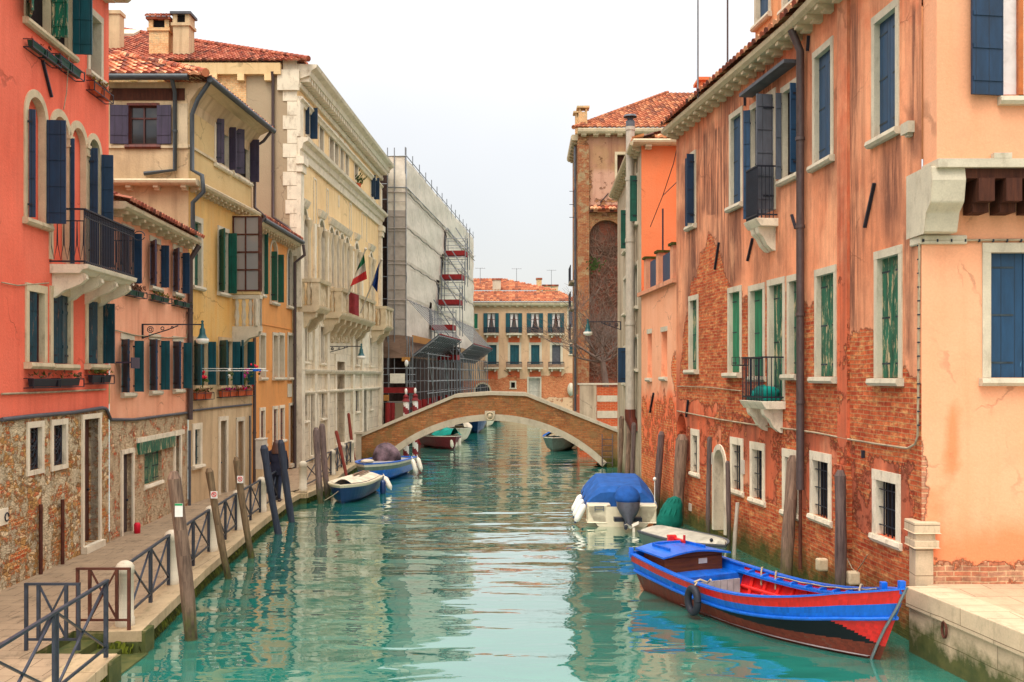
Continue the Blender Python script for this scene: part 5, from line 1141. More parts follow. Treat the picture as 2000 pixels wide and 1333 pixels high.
for x0, x1, pt, pb in ARCH: H.window(x0, x1, pt, pb, arch=True, fw=.12, frame='pal_stone', d=.2, back='dark', sill=0)
for x0, x1, pt, pb in ((590, 598, 632, 706), (625, 632, 638, 709), (694, 699, 655, 712), (722, 726, 660, 714)): H.window(x0, x1, pt, pb, back='dark', **NW)
for x0, x1, pt, pb in ((592, 599, 770, 822), (627, 633, 767, 817), (694, 700, 763, 804), (722, 726, 761, 799)): H.window(x0, x1, pt, pb, back='dark', grille='bars', fw=.12, frame='pal_stone', d=.2)
H.door(606, 619, 768, 888, d=.3, fw=.2, mk='dark_door', frame='pal_stone'); H.door(706, 715, 762, 853, d=.25, fw=.2, mk='teal_sh', frame='pal_stone'); H.door(657, 672, 707, 866, d=.3, fw=.35, mk='palazzo_side', frame='pal_stone', label='tall carved portal in the middle of the facade')
Zm = fr.z(270, .1, .3)
H.wall(fr, 0, L, Zm - .1, ZT_, 'palazzo_pl', 'attic_wall', cell=2.0)
Zn = fr.z(600, .1)
H.wall(fr, 0, L, Zn, Zm - .1, 'palazzo_pl', cell=2.0); H.wall(fr, 0, L, 0, Zn, 'pal_blocks', 'lower_wall', cell=2.0)
def sidep(m): m.quad(fr.p(L, 0, -1), fr.p(L, -9, -1), fr.p(L, -9, ZT_), fr.p(L, 0, ZT_))
H.wall(ps, 0, ps.L, 6, ZT_ - .05, 'palazzo_side', 'side_wall', cell=3.0); mb = MB(); sidep(mb); H.part('far_side_wall', mb, 'palazzo_side')
mb = MB(); x0 = ps.a(300); x1 = ps.a(481); mb.boxf(ps, 4, x1, .0, .012, 8, ZT_ - .3); H.part('bare_brick', mb, 'brick_pale')
mb = MB()
for k in range(14):
    z = 8.6 + .55 * k; mb.boxf(ps, ps.L - (.55 if k % 2 else .38) + (.1 if k < 4 else 0), ps.L - .002, .0, .03, z, z + .53)
mb.boxf(ps, ps.L - .75, ps.L + .1, 0, .12, ZT_ - .9, ZT_ - .1); H.part('quoin', mb, 'pal_stone', label='broken corner stones on the side wall')
def band(z0, prof, name='cornice', mk='pal_stone', a0=-.0, a1=None): m = MB(); m.profile(fr, a0, a1 or L, [(d, z0 + z) for d, z in prof]); return H.part(name, m, mk)
band(ZT_, [(-.02, -.75), (.12, -.75), (.16, -.6), (.1, -.55), (.1, -.42), (.5, -.3), (.55, -.12), (.75, 0), (.8, .12), (-.02, .16)], a1=L + .3)
mb = MB()
for k in range(46): a = L * (k + .5) / 46; mb.boxf(fr, a - .1, a + .1, .0, .46, ZT_ - .52, ZT_ - .31)
H.part('modillions', mb, 'pal_stone')
band(ZT_ - 1.35, [(-.02, 0), (.1, 0), (.14, .1), (.22, .16), (.2, .24), (-.02, .26)], 'architrave')
band(Zm, [(-.02, -.75), (.1, -.75), (.12, -.45), (.2, -.4), (.25, -.2), (.42, -.12), (.45, 0), (-.02, .05)], 'cornice', a1=L + .2)
zl = fr.z(728, 2); band(zl, [(-.02, -.05), (.12, -.05), (.2, .05), (.22, .12), (-.02, .14)], 'string_course'); band(zl - .85, [(-.02, -.05), (.08, -.05), (.14, .03), (.14, .08), (-.02, .1)], 'string_course')
def col_(a, d, z0, z1, r): m = MB(); m.lathe([(r * 1.35, 0), (r * 1.35, .08), (r * 1.1, .12), (r * 1.05, .2), (r, (z1 - z0) * .5), (r * .86, z1 - z0 - .5), (r * .95, z1 - z0 - .45), (r * 1.1, z1 - z0 - .3), (r * 1.5, z1 - z0 - .08), (r * 1.55, z1 - z0)], fr.p(a, d, z0), 12); H.part('column', m, 'stone')
for k, (x0, x1, pt, pb) in enumerate(ARCH):
    aa0, aa1 = fr.a(x0), fr.a(x1); r = (aa1 - aa0) / 2; zsp = fr.z(pt, (aa0 + aa1) / 2) - r
    for a in ((aa0 - .12, aa1 + .12) if k in (0, 1, 6, 7) else ((aa0 - .14,) if k < 5 else (aa0 - .14, aa1 + .14))): col_(a, .02, 7.45, zsp + .05, .125)
    for q0, q1 in ((aa0 - .35, aa0 + .0), (aa1, aa1 + .35)): m = MB(); m.boxf(fr, q0, q1, -.01, .06, zsp + .05, zsp + .17); H.part('impost', m, 'pal_stone')
for x0, x1, y in ((587, 608, 398), (621, 641, 420), (641, 690, 434), (692, 706, 464), (719, 735, 484)):
    mb = MB(); a0, a1 = fr.a(x0), fr.a(x1, .2); z = fr.z(y, a0); mb.profile(fr, a0, a1, [(-.02, z - .1), (.08, z - .05), (.16, z + .1), (.2, z + .2), (-.02, z + .28)]); H.part('pediment', mb, 'pal_stone')
for a in (.22, L - .28):                                  # giant corner pilasters
    mb = MB(); mb.boxf(fr, a - .25, a + .25, -.01, .16, Zn, Zm - 1.35); mb.boxf(fr, a - .32, a + .32, -.01, .24, Zm - 1.35, Zm - 1.05); mb.boxf(fr, a - .38, a + .38, -.01, .3, Zm - 1.05, Zm - .75); H.part('pilaster', mb, 'pal_stone')
    mb = MB(); mb.boxf(fr, a - .25, a + .25, -.01, .14, Zm + .05, ZT_ - 1.35); H.part('pilaster', mb, 'pal_stone'); mb = MB(); mb.boxf(fr, a - .25, a + .25, -.01, .2, 0, Zn - .2); H.part('pilaster', mb, 'pal_stone')
for x in (612, 637, 687, 705):
    a = fr.a(x); mb = MB(); mb.boxf(fr, a - .16, a + .16, -.01, .1, Zn + .4, fr.z(410 + (x - 600) * .75, a) - .4); H.part('pilaster', mb, 'pal_stone'); mb = MB(); mb.boxf(fr, a - .22, a + .22, -.01, .12, 0, Zn); H.part('pilaster', mb, 'pal_stone')
for x0, x1, y0, y1 in ((612, 618, 352, 480), (637, 641, 372, 425), (660, 662, 385, 405), (682, 686, 400, 470), (706, 716, 420, 470)):
    mb = MB(); a0, a1 = fr.a(x0), fr.a(x1); ac = (a0 + a1) / 2; zt, zb = fr.z(y0, ac), fr.z(y1, ac)
    for q0, q1, s0, s1 in ((a0, a0 + .07, zb, zt), (a1 - .07, a1, zb, zt), (a0, a1, zt, zt + .07)): mb.boxf(fr, q0, q1, -.01, .03, s0, s1)
    H.part('panel_moulding', mb, 'pal_stone')
for x0, x1 in ((643, 650), (652, 660), (664, 671), (673, 680)):
    mb = MB(); a0, a1 = fr.a(x0), fr.a(x1); z0, z1 = fr.z(668, a0), fr.z(645, a0); mb.boxf(fr, a0, a1, -.01, .06, z0, z1)
    for q in range(5): mb.ball(fr.p(a0 + (a1 - a0) * random.uniform(.2, .8), .06, z0 + (z1 - z0) * (q + .5) / 5), .1, .05, .1, n=7, k=5)
    H.part('carved_panel', mb, 'stone')
for x0, x1 in ((601, 622), (634, 641), (701, 720)):
    mb = MB(); a0, a1 = fr.a(x0), fr.a(x1); mb.boxf(fr, a0 + .1, a1 - .1, -.01, .03, zl + .5, Zn - .35); H.part('panel', mb, 'pal_stone')
def pbal(a0, a1, z0, z1, label):
    D = .8; mb = MB()
    mb.profile(fr, a0, a1, [(-.02, z0 - .25), (D - .1, z0 - .25), (D + .05, z0 - .1), (D + .08, z0), (-.02, z0)]); mb.profile(fr, a0 - .03, a1 + .03, [(D - .28, z1 - .14), (D + .06, z1 - .14), (D + .1, z1), (D - .3, z1)])
    for a in (a0, a1 - .24): mb.boxf(fr, a, a + .24, 0, D, z1 - .14, z1)
    n = max(1, round((a1 - a0) / 1.4))
    for k in range(n + 1): a = a0 + .16 + (a1 - a0 - .32) * k / n; mb.boxf(fr, a - .16, a + .16, D - .26, D + .02, z0, z1 - .14)
    for a in (a0 + .1, a1 - .1):
        for d in (.15, .4): mb.lathe([(.06, 0), (.1, .1), (.06, .25), (.11, (z1 - z0) * .5), (.06, (z1 - z0) * .75), (.08, z1 - z0 - .14)], fr.p(a, d, z0), 8)
    for k in range(n):
        for q in range(4): a = a0 + .16 + (a1 - a0 - .32) * (k + (q + 1.2) / 5.4) / n; mb.lathe([(.06, 0), (.1, .1), (.06, .25), (.11, (z1 - z0) * .5), (.06, (z1 - z0) * .75), (.08, z1 - z0 - .14)], fr.p(a, D - .12, z0), 8)
    m = max(2, round((a1 - a0) / 1.1))
    for k in range(m):
        a = a0 + .1 + (a1 - a0 - .5) * k / (m - 1); P = [(-.02, -.25), (D - .1, -.25), (D - .15, -.45), (D * .55, -.55), (D * .4, -.8), (.1, -.95), (-.02, -1)]; n_ = len(P)
        vs = [fr.p(a, x, z0 + z) for x, z in P] + [fr.p(a + .3, x, z0 + z) for x, z in P]; mb.add(vs, [(i, (i + 1) % n_, n_ + (i + 1) % n_, n_ + i) for i in range(n_)] + [tuple(range(n_)), tuple(range(n_, 2 * n_))])
    H.part('balcony', mb, 'stone', label=label)
zb0 = fr.z(598, .5, .9); zb1 = fr.z(546, .5, .9)
pbal(.15, 2.05, zb0, zb1, 'short stone balcony beside the orange house'); pbal(4.3, 12.3, zb0, zb1, 'long central stone balcony with the flags'); pbal(15.6, 17.9, zb0, zb1, 'short far stone balcony')
mb = MB(); s1 = .445; e0 = Vector((-8.1, 38.6, ZT_ + .2)); c_, s_ = math.cos(math.atan(s1)), math.sin(math.atan(s1))
tile_roof(mb, e0, (-1, 0, 0), (0, c_, s_), lambda v: (v * c_, 24), 14.2); tile_roof(mb, e0 + Vector((.0, 0, 0)), fr.u, -fr.n * c_ + Vector((0, 0, s_)), lambda v: (v * c_, L), 14.2)
ridge(mb, e0 + Vector((.2, 0, .06)), e0 + Vector((-12.9, 13, 13 * s1 + .06))); H.part('roof', mb, 'tile')
mb = MB(); mb.profile(ps, 3, ps.L - .6, [(-.02, ZT_ - .3), (.2, ZT_ - .3), (.25, ZT_ + .12), (-.02, ZT_ + .12)])
for k in range(9): a = ps.L - 1.1 - 1.05 * k; mb.boxf(ps, a - .13, a + .13, -.01, .22, ZT_ - .55, ZT_ - .3)
H.part('fascia', mb, 'palazzo_pl')
for (x0, x1, yt, yb, mk, capk, Y) in ((290, 330, 55, 140, 'brick_pale', 'tile', 40.2), (337, 370, 45, 140, 'greybeige', 'slate', 40.0)):
    p, q = at(x0, yb, Y), at(x1, yt, Y); mb = MB(); w = (q.x - p.x); mb.box(p.x + .02, q.x - .02, Y, Y + w, p.z, q.z); mb.box(p.x - .05, q.x + .05, Y - .06, Y + w + .06, q.z - .12, q.z)
    for cx in (p.x + .09, q.x - .09): mb.box(cx - .09, cx + .09, Y + .0, Y + w, q.z, q.z + .34)
    ch = H.part('chimney', mb, mk); mb = MB(); mb.box(p.x - .08, q.x + .08, Y - .1, Y + w + .1, q.z + .34, q.z + .44); mb.box(p.x + .15, q.x - .15, Y + .1, Y + w - .1, q.z, q.z + .34, 1)
    if capk == 'tile': tile_roof(mb, (p.x - .1, Y - .14, q.z + .44), (1, 0, 0), (0, .9, .35), lambda v: (0, w + .2), .6)
    H.part('cap', mb, [capk, 'dark'], ch)
pz = lambda px, t: Vector(((px - CX) / F * (38.6 + t), 38.6 + t, ZT_ + .2 + s1 * t))
mb = MB(); t0, t1_ = 8.5, 10.5; q = [pz(229, t0), pz(262, t0), pz(277, t1_), pz(244, t1_)]; up_ = Vector((0, -.06, .16)); mb.hexa(q, [v + up_ for v in q]); H.part('skylight', mb, 'stone_w')
a = ps.a(534); H.pipe([ps.p(a, .2, ZT_ - .2), ps.p(a, .08, ZT_ - .5), ps.p(a, .08, ps.z(425, a)), ps.p(a + .6, .08, ps.z(445, a)), ps.p(a + .9, .2, ps.z(470, a))], .06)
mb = MB(); p = at(222, 60, 42); mb.box(p.x - .25, p.x + .25, 42, 42.5, p.z - 1.5, p.z + .7); mb.box(p.x - .3, p.x + .3, 41.95, 42.55, p.z + .7, p.z + .85); H.part('chimney', mb, 'greybeige')
wall_lamp(fr, 640, 677, 690, 1.5, 'small bracket lamp beside the tall portal of the palace', .9)
def flag(px, pyb, pxt, pyt, Y0, Y1, cols, w, h, label, name='flag'):
    b, t_ = at(px, pyb, Y0), at(pxt, pyt, Y1); T = thing(name, b, label, 'flag', 'flags on the palace balcony'); mb = MB(); mb.tube([b, t_], .035, 6); mb.ball(t_, .07, n=6, k=4); mb.build('flagpole', M['flue'], T)
    mb = MB(); d = (b - t_).normalized(); N = 12; K = len(cols) * 3
    side = Vector((-.15, .12, -1)).normalized()
    for i in range(K):
        for j in range(N):
            def P(ii, jj):
                u, v = ii / K, jj / N; return t_ + d * (.15 + u * 0 + v * h) + side * (u * w * (1 - .12 * v)) + Vector((math.sin(v * 7 + u * 3) * .09 * u - .35 * u * v, math.cos(v * 6 + u * 4) * .1 * u, 0))
            mb.add([P(i, j), P(i, j + 1), P(i + 1, j + 1), P(i + 1, j)], [(0, 1, 2, 3)], i * len(cols) // K, True)
    mb.build('flag_cloth', [M[c] for c in cols], T)
def drape(quad, cols, label, axis):
    T = thing('flag', quad[0], label, 'flag', 'flags on the palace balcony'); return T
# tricolour: three stripes across a hanging cloth
def hang(px0, py0, px1, py1, Yb, Yt, pts, cols, label):
    b, t_ = at(px0, py0, Yb), at(px1, py1, Yt); T = thing('flag', b, label, 'flag', 'flags on the palace balcony'); mb = MB(); mb.tube([b, t_], .035, 6); mb.ball(t_, .07, n=6, k=4); mb.build('flagpole', M['flue'], T)
    (ax, ay), (bx_, by), (cx, cy), (dx, dy) = pts; mb = MB(); N = 12; K = 8
    for i in range(N):
        for j in range(K):
            def P(ii, jj):
                u, v = ii / N, jj / K; x = (ax * (1 - v) + bx_ * v) * (1 - u) + (dx * (1 - v) + cx * v) * u; y = (ay * (1 - v) + by * v) * (1 - u) + (dy * (1 - v) + cy * v) * u
                return at(x, y, Yt - .1 + (Yb - Yt) * .5 * u + .16 * math.sin(v * 9 + u * 2))
            mb.add([P(i, j), P(i + 1, j), P(i + 1, j + 1), P(i, j + 1)], [(0, 1, 2, 3)], i * len(cols) // N, True)
    mb.build('flag_cloth', [M[c] for c in cols], T)
hang(676, 585, 714, 487, 43.5, 42.9, ((702, 515), (711, 497), (717, 545), (684, 560)), ('fg', 'fw', 'frd'), 'green white and red tricolour flag on a slanted pole')
hang(704, 612, 745, 508, 46.7, 45.8, ((736, 525), (741, 512), (737, 572), (726, 556)), ('eu_blue',), 'dark blue flag on a slanted pole at the end of the palace')
mb = MB()
for i in range(8):
    p0, p1 = at(679 + 22 * i / 8, 569 + 8 * i / 8, 44.7 + .05 * math.sin(i)), at(679 + 22 * (i + 1) / 8, 569 + 8 * (i + 1) / 8, 44.7 + .05 * math.sin(i + 1)); mb.add([p0, p1, p1 - Vector((0, 0, .95)), p0 - Vector((0, 0, .95))], [(0, 1, 2, 3)], 0, True)
tag(mb.build('banner', M['banner']), 'dark red banner hanging over the palace balcony rail', 'banner')
mb = MB(); p = at(700, 362, 50.3)
for k in range(40): q = p + Vector((random.gauss(0, .12), random.gauss(0, .15), abs(random.gauss(.2, .15)))); mb.quad(q, q + Vector((.08, .02, .08)), q + Vector((.12, 0, .2)), q + Vector((.02, .03, .1)))
t = thing('potted_plant', p, 'small leafy plant on the high palace windowsill', 'plant'); mb.build('leaves', M['leaf'], t)
mb = MB(); mb.lathe([(.1, -.2), (.15, .08)], p, 8); mb.build('pot', M['terracotta'], t)

# ================================================================== building under scaffolding
C0, C1 = (-6.17, 58.0), (-3.55, 92.0)
H = House('wrapped_building', 'tall building wrapped in pale scaffold netting beyond the palace', 'building', (-5.5, 70, 0))
ss = Fr(C0, C1); sf_ = Fr((-14, 58.0), C0); ZS = 16.7; ZN = 6.25
mb = MB(); mb.boxf(ss, 0.6, ss.L, -8, -1.2, -.5, ZS - .6); H.part('wall', mb, 'dark_wall')
HO = [(ss.a(870), 450, 500), (ss.a(863), 500, 545), (ss.a(857), 548, 595), (ss.a(842), 590, 640)]
mb = MB(); nz, na = 40, 60
def netp(fr, a, z, amp): return fr.p(a, amp * (math.sin(a * 1.7 + z * 2.1) * .5 + math.sin(a * .6 - z * 3.1) * .5), z)
for i in range(na):
    for j in range(nz):
        a0, a1 = ss.L * i / na, ss.L * (i + 1) / na; z0, z1 = ZN + (ZS - ZN) * j / nz, ZN + (ZS - ZN) * (j + 1) / nz; ac, zc = (a0 + a1) / 2, (z0 + z1) / 2
        x, y = proj(ss.p(ac, 0, zc))
        if any(abs(ac - h[0]) < .6 and h[1] < y < h[2] for h in HO): continue
        k = 1 if j % 8 == 0 and j > 0 else 0
        mb.add([netp(ss, a, z, .05) + ss.n * (-.07 if (jj % 8 == 0 and z > ZN + .1) else 0) for a, z, jj in ((a0, z0, j), (a1, z0, j), (a1, z1, j + 1), (a0, z1, j + 1))], [(0, 1, 2, 3)], 0, True)
a0n = sf_.a(757)
for i in range(8):
    for j in range(nz):
        a0, a1 = a0n + (sf_.L - a0n) * i / 8, a0n + (sf_.L - a0n) * (i + 1) / 8; z0, z1 = ZN + (ZS - ZN) * j / nz, ZN + (ZS - ZN) * (j + 1) / nz
        mb.add([netp(sf_, a, z, .03) for a, z in ((a0, z0), (a1, z0), (a1, z1), (a0, z1))], [(0, 1, 2, 3)], 1 if z1 < 13.8 else 0, True)
mb.boxf(sf_, 0, a0n, -1.3, -1.25, 9.5, 15.2, 1)
H.part('netting', mb, ['net', 'net_grey'], label='pale netting sheets laced over the scaffold')
mb = MB()
for j in range(8, nz, 8):
    z = ZN + (ZS - ZN) * j / nz; mb.tube([ss.p(a, .07, z + .04 * math.sin(a * 2)) for a in [ss.L * k / 40 for k in range(41)]], .045, 5); mb.tube([sf_.p(a0n, .05, z), sf_.p(sf_.L, .05, z)], .03, 5)
for k in range(9): z = ZN + 1 + .85 * k; mb.tube([sf_.p(a0n, .05, z), sf_.p(sf_.L, .05, z)], .022, 5)
H.part('net_lacing', mb, 'net_grey')
mb = MB()
for k in range(15): a = ss.L * k / 14; mb.tube([ss.p(a, -.05, ZS - 1), ss.p(a, -.05, ZS + .55)], .03, 6)
for z in (ZS + .02, ZS - 1.8): mb.tube([ss.p(0, .03, z), ss.p(ss.L, .03, z)], .03, 6); mb.tube([sf_.p(a0n, .03, z), sf_.p(sf_.L, .03, z)], .03, 6)
for a in (a0n, a0n + .4, sf_.L): mb.tube([sf_.p(a, .04, 4), sf_.p(a, .04, ZS + .5)], .03, 6)
# bays left of the netting
for z in (ZS - 1.6, ZS - 2.5, 11.4, 9.7, 8.4, 7.3): mb.tube([sf_.p(a0n - 1.4, .0, z), sf_.p(a0n, .0, z)], .025, 6)
# open lower scaffold along the canal and on the front
for d in (.0, 1.3):
    for k in range(22): a = ss.L * k / 21; mb.tube([ss.p(a, d, .1 if d else .3), ss.p(a, d, 5.3)], .032, 6)
    for z in (1.3, 1.95, 2.9, 3.6, 4.4, 5.2): mb.tube([ss.p(-.3, d, z), ss.p(ss.L, d, z)], .028, 6)
for x in (745, 759, 795, 800, 806): p = at(x, 800, 57.6); mb.tube([Vector((p.x, p.y, .2)), Vector((p.x, p.y, 6.2))], .032, 6)
for y in (720, 732, 748, 768, 786): p, q = at(738, y - 0.0, 57.6), at(812, y, 57.6); mb.tube([p, q], .028, 6)
for k in range(21):
    a = ss.L * k / 21; mb.tube([ss.p(a, 0, 2.0), ss.p(a, 1.3, 2.0)], .028, 6)
for k in range(0, 18, 4): a = ss.L * k / 21; mb.tube([ss.p(a, 1.32, 5.0), ss.p(a + 3.2, 1.32, 1.4)], .03, 6)
H.part('scaffold', mb, 'steel')
mb = MB(); mb.boxf(ss, -.3, ss.L, .05, 1.25, 1.98, 2.04); mb.boxf(ss, -.3, ss.L, 1.34, 1.37, 2.0, 2.3)
p, q = at(738, 768, 57.5), at(812, 757, 57.5); mb.box(p.x, q.x, 57.45, 57.5, p.z, q.z); H.part('toe_board', mb, 'plank_red')
mb = MB(); p, q = at(738, 785, 57.4), at(760, 765, 57.4); mb.box(p.x, q.x, 57.35, 57.4, p.z + .05, q.z - .2); p, q = at(785, 706, 57.4), at(801, 698, 57.4); mb.box(p.x, q.x, 57.3, 57.4, p.z, q.z)
p, q = at(738, 760, 57.46), at(738, 700, 57.46); mb.boxf(ss, .3, 8, .3, .35, 5.9, 6.3); H.part('plywood', mb, 'ply')
mb = MB(); mb.hexa([sf_.p(a0n - 1.6, .05, 4.95), sf_.p(sf_.L + .3, .35, 4.95), sf_.p(sf_.L + .3, .3, 4.95), sf_.p(a0n - 1.6, .0, 4.95)], [sf_.p(a0n - 1.6, .0, 6.3), sf_.p(sf_.L, .0, 6.3), sf_.p(sf_.L, -.05, 6.3), sf_.p(a0n - 1.6, -.05, 6.3)])
mb.hexa([ss.p(0, .36, 4.95), ss.p(10, .36, 4.95), ss.p(10, .3, 4.95), ss.p(0, .3, 4.95)], [ss.p(0, .02, 6.24), ss.p(10, .02, 6.24), ss.p(10, -.04, 6.24), ss.p(0, -.04, 6.24)]); H.part('hoarding', mb, 'board')
for y0, y1 in ((0.2, 10.2), (17.5, 32)):                       # tilted protective fans
    mb = MB(); n_ = int((y1 - y0) / .9)
    mb.hexa([ss.p(y0, .3, 5.05), ss.p(y1, .3, 5.15), ss.p(y1, 1.9, 6.35), ss.p(y0, 1.9, 6.3)], [ss.p(y0, .28, 5.1), ss.p(y1, .28, 5.2), ss.p(y1, 1.88, 6.4), ss.p(y0, 1.88, 6.35)], 1)
    for k in range(n_ + 1): a = y0 + (y1 - y0) * k / n_; mb.bar(ss.p(a, .3, 5.0), ss.p(a, 1.95, 6.26), .06); mb.tube([ss.p(a, 1.9, 6.35), ss.p(a, .05, 8.4)], .02, 5)
    for t in (.0, .25, .5, .75, 1): mb.bar(ss.p(y0, .3 + 1.6 * t, 5.0 + 1.25 * t), ss.p(y1, .3 + 1.6 * t, 5.1 + 1.25 * t), .05)
    for k in range(n_ * 2): a = y0 + (y1 - y0) * k / n_ / 2; mb.bar(ss.p(a, 1.95, 6.35), ss.p(a + .2, 1.95, 6.35), .06, m=2)
    H.part('fan', mb, ['steel', 'slate', 'plank_red'], label='tilted protective fan of planks on tubes')
lands = [(871, 914, 498), (864, 908, 544), (857, 904, 593), (844, 891, 642), (848, 898, 700)]
mb = MB(); prev = None; pls = []
for x0, x1, y in lands:
    a = ss.a(x0, .1); c = ss.p(a, 0, 0); z = ss.z(y, a, .5); w = (x1 - x0) / F * c.y
    pb = MB(); pb.boxf(ss, a - .7, a + .7, .1, w, z - .12, z + .22); pls.append(pb)
    for aa in (a - .75, a + .75):
        for d in (.15, w): mb.tube([ss.p(aa, d, z - 2.3), ss.p(aa, d, z + 1.3)], .03, 6)
        for zz in (z + .6, z + 1.1, z - .25): mb.tube([ss.p(aa, .1, zz), ss.p(aa, w, zz)], .025, 6)
    for zz in (z + .6, z + 1.1): mb.tube([ss.p(a - .75, w, zz), ss.p(a + .75, w, zz)], .025, 6)
    for dd in (.3, .9): mb.bar(ss.p(a - .6, dd, z + 1.9), ss.p(a - .6, dd + w * .75, z), .07)
    prev = (a, z)
st = H.part('stair_tower', mb, 'steel')
for pb in pls: H.part('landing', pb, 'plank_red', st)
for x in (912, 917): p = at(x, 500, 76); mb = MB(); mb.tube([Vector((p.x, p.y, 12)), Vector((p.x, p.y, at(x, 448, 76).z))], .03, 6); H.part('pole', mb, 'steel', st)
mb = MB(); a = ss.p(3, -1.0, 0); mb.boxf(ss, -.2, ss.L, -1.3, -1.1, -.5, 5.5); mb.boxf(sf_, a0n - 3, sf_.L, -2.2, -2, -.5, 7); H.part('ground_floor', mb, 'dark_wall')
mb = MB(); p, q = at(738, 850, 57.9), at(790, 784, 57.9); mb.box(p.x, q.x, 57.9, 58.1, 0, q.z); H.part('plinth_wall', mb, 'palazzo_side')
p, q = at(762, 749, 57.3), at(791, 730, 57.3); mb = MB(); mb.box(p.x, q.x, 57.25, 57.3, p.z, q.z); tag(mb.build('site_board', M['cream']), 'blank pale board tied to the front of the scaffold', 'board')
mb = MB(); p = at(794, 710, 57.2); mb.ball(p, .12, .1, .2, n=8, k=6); tag(mb.build('site_lamp', M['white']), 'white globe lamp on the scaffold front', 'lamp')
# ================================================================== house closing the view
H = House('far_house', 'beige four-window house with teal shutters closing the end of the canal', 'house', (1, 95, 0))
fr = H.fr = Fr((-9, 95), (6.3, 95)); ZF = 10.6
for x0, x1 in ((952, 967), (996, 1012), (1037, 1053), (1078, 1094)):
    H.window(x0, x1, 612, 650, fw=.05, frame='stone_w', back='glass', d=.2, sill=.1, curtain=True, mull='maroon', sh=[('n', 172, .52, 'teal_sh'), ('f', 172, .48, 'teal_sh')])
for i, (x0, x1) in enumerate(((952, 970), (996, 1014), (1037, 1054), (1078, 1095))): H.window(x0, x1, 674, 712, fw=.2, frame='stone_w', back='teal_sh' if i < 3 else 'slate', d=.15, sill=.0)
H.window(926, 933, 613, 642, fw=.05, frame='stone_w', back='green_lt', d=.1)
H.window(998, 1006, 747, 758, fw=.12, frame='stone_w', back='dark', d=.2, sill=.02, bottom=True)
H.window(1032, 1055, 739, 792, fw=.12, frame='stone_w', back='cream', d=.3, sill=0, grille='bars', name='gate', label='barred gateway with pale panels')
H.window(928, 957, 750, 800, arch=True, fw=.15, frame='stone', back='dark', d=.6, sill=0, name='archway')
H.window(1110, 1124, 600, 640, fw=.1, frame='stone_w', back='grey_sh', d=.15); H.window(1112, 1124, 672, 692, fw=.05, frame='stone_w', back='teal_sh', d=.15)
def mf(a, z):
    x, y = proj(fr.p(a, 0, z)); w = 0.
    yb = interp(x, [(925, 745), (960, 742), (1000, 735), (1025, 742), (1060, 736), (1125, 730)])
    if y > yb: w = .75
    if y > 776: w = .3
    t = 0
    for cx in (960, 1005, 1046, 1086):
        if abs(x - cx) < 10 and (655 < y < 671 or 722 < y < 742): t = 1
    return w, max(t, .9 if (y > yb and y < 776) else 0), 0
H.wall(fr, 0, fr.L, -.5, ZF, 'far_pl', cell=.25, marks=mf)
H.cornice(fr, 0, fr.L + .2, ZF, out=.35, gap=.7, bw=.25, h=.35)
for i, (x0, x1) in enumerate(((952, 967), (996, 1012), (1037, 1053), (1078, 1094))):
    for y0, y1 in ((652, 641), (718, 708)):
        a0, a1 = fr.a(x0 - 7), fr.a(x1 + 7); z0, z1 = fr.z(y0, a0), fr.z(y1, a0); mb = MB(); mb.boxf(fr, a0, a1, 0, .6, z0 - .15, z0)
        for a in (a0 + .25, a1 - .4): mb.boxf(fr, a, a + .15, 0, .5, z0 - .4, z0 - .15)
        b = H.part('balcony', mb, 'stone_w'); mb = MB(); mb.bar(fr.p(a0, .57, z1), fr.p(a1, .57, z1), .08)
        for k in range(15): a = a0 + (a1 - a0) * k / 14; mb.bar(fr.p(a, .57, z0), fr.p(a, .57, z1), .05)
        for a in (a0, a1): mb.bar(fr.p(a, 0, z1), fr.p(a, .57, z1), .03)
        H.part('railing', mb, 'iron', b)
mb = MB(); c_, s_ = math.cos(math.atan(.36)), math.sin(math.atan(.36)); tile_roof(mb, (-9, 94.5, ZF + .4), (1, 0, 0), (0, c_, s_), lambda v: (0, 15.4 - max(0, v * c_) * .5), 3.6, .3, .5); tile_roof(mb, (-9, 98.0, ZF + 1.75), (1, 0, 0), (0, c_, s_), lambda v: (0, 13.6 - v * 1.2), 4.6, .3, .5); H.part('roof', mb, 'tile_far')
for x0, x1, yt, yb, mk, Y in ((962, 978, 547, 572, 'stone_w', 98), (1048, 1058, 546, 560, 'brick_pale', 103), (1060, 1090, 559, 570, 'greybeige', 104)):
    p, q = at(x0, yb, Y), at(x1, yt, Y); mb = MB(); mb.box(p.x, q.x, Y, Y + .8, p.z - .6, q.z); mb.box(p.x - .06, q.x + .06, Y - .06, Y + .86, q.z, q.z + .15, 1); H.part('chimney', mb, [mk, 'tile'])
for k, (x, y0, y1, Y) in enumerate(((938, 545, 524, 100), (1009, 545, 525, 101), (1077, 560, 528, 104), (919, 548, 500, 97))):
    b = at(x, y0, Y); tp = at(x, y1, Y); t = thing('roof_aerial', b, ('aerial at the left end of the far tiled roof', 'aerial over the middle of the far tiled roof', 'aerial behind the low chimneys of the far roof', 'tallest aerial beside the wrapped building')[k], 'aerial')
    mb = MB(); mb.tube([b - Vector((0, 0, 1)), tp], .025, 5); mb.build('pole', M['steel'], t); mb = MB(); mb.tube([tp - Vector((.5, 0, .02)), tp + Vector((.5, 0, -.02))], .02, 5)
    for q in range(5): c = tp + Vector((-.45 + .22 * q, 0, 0)); mb.tube([c - Vector((0, .3, 0)), c + Vector((0, .3, 0))], .012, 4)
    mb.build('crossbars', M['steel'], t)
mb = MB(); p = at(1115, 761, 94.8); mb.lathe([(.001, 0), (.42, 0), (.42, .04), (.001, .05)], (0, 0, 0), 18)
for v in mb.v: v.x, v.y, v.z = p.x + v.x * .8, p.y - v.z, p.z + v.y * 1.5
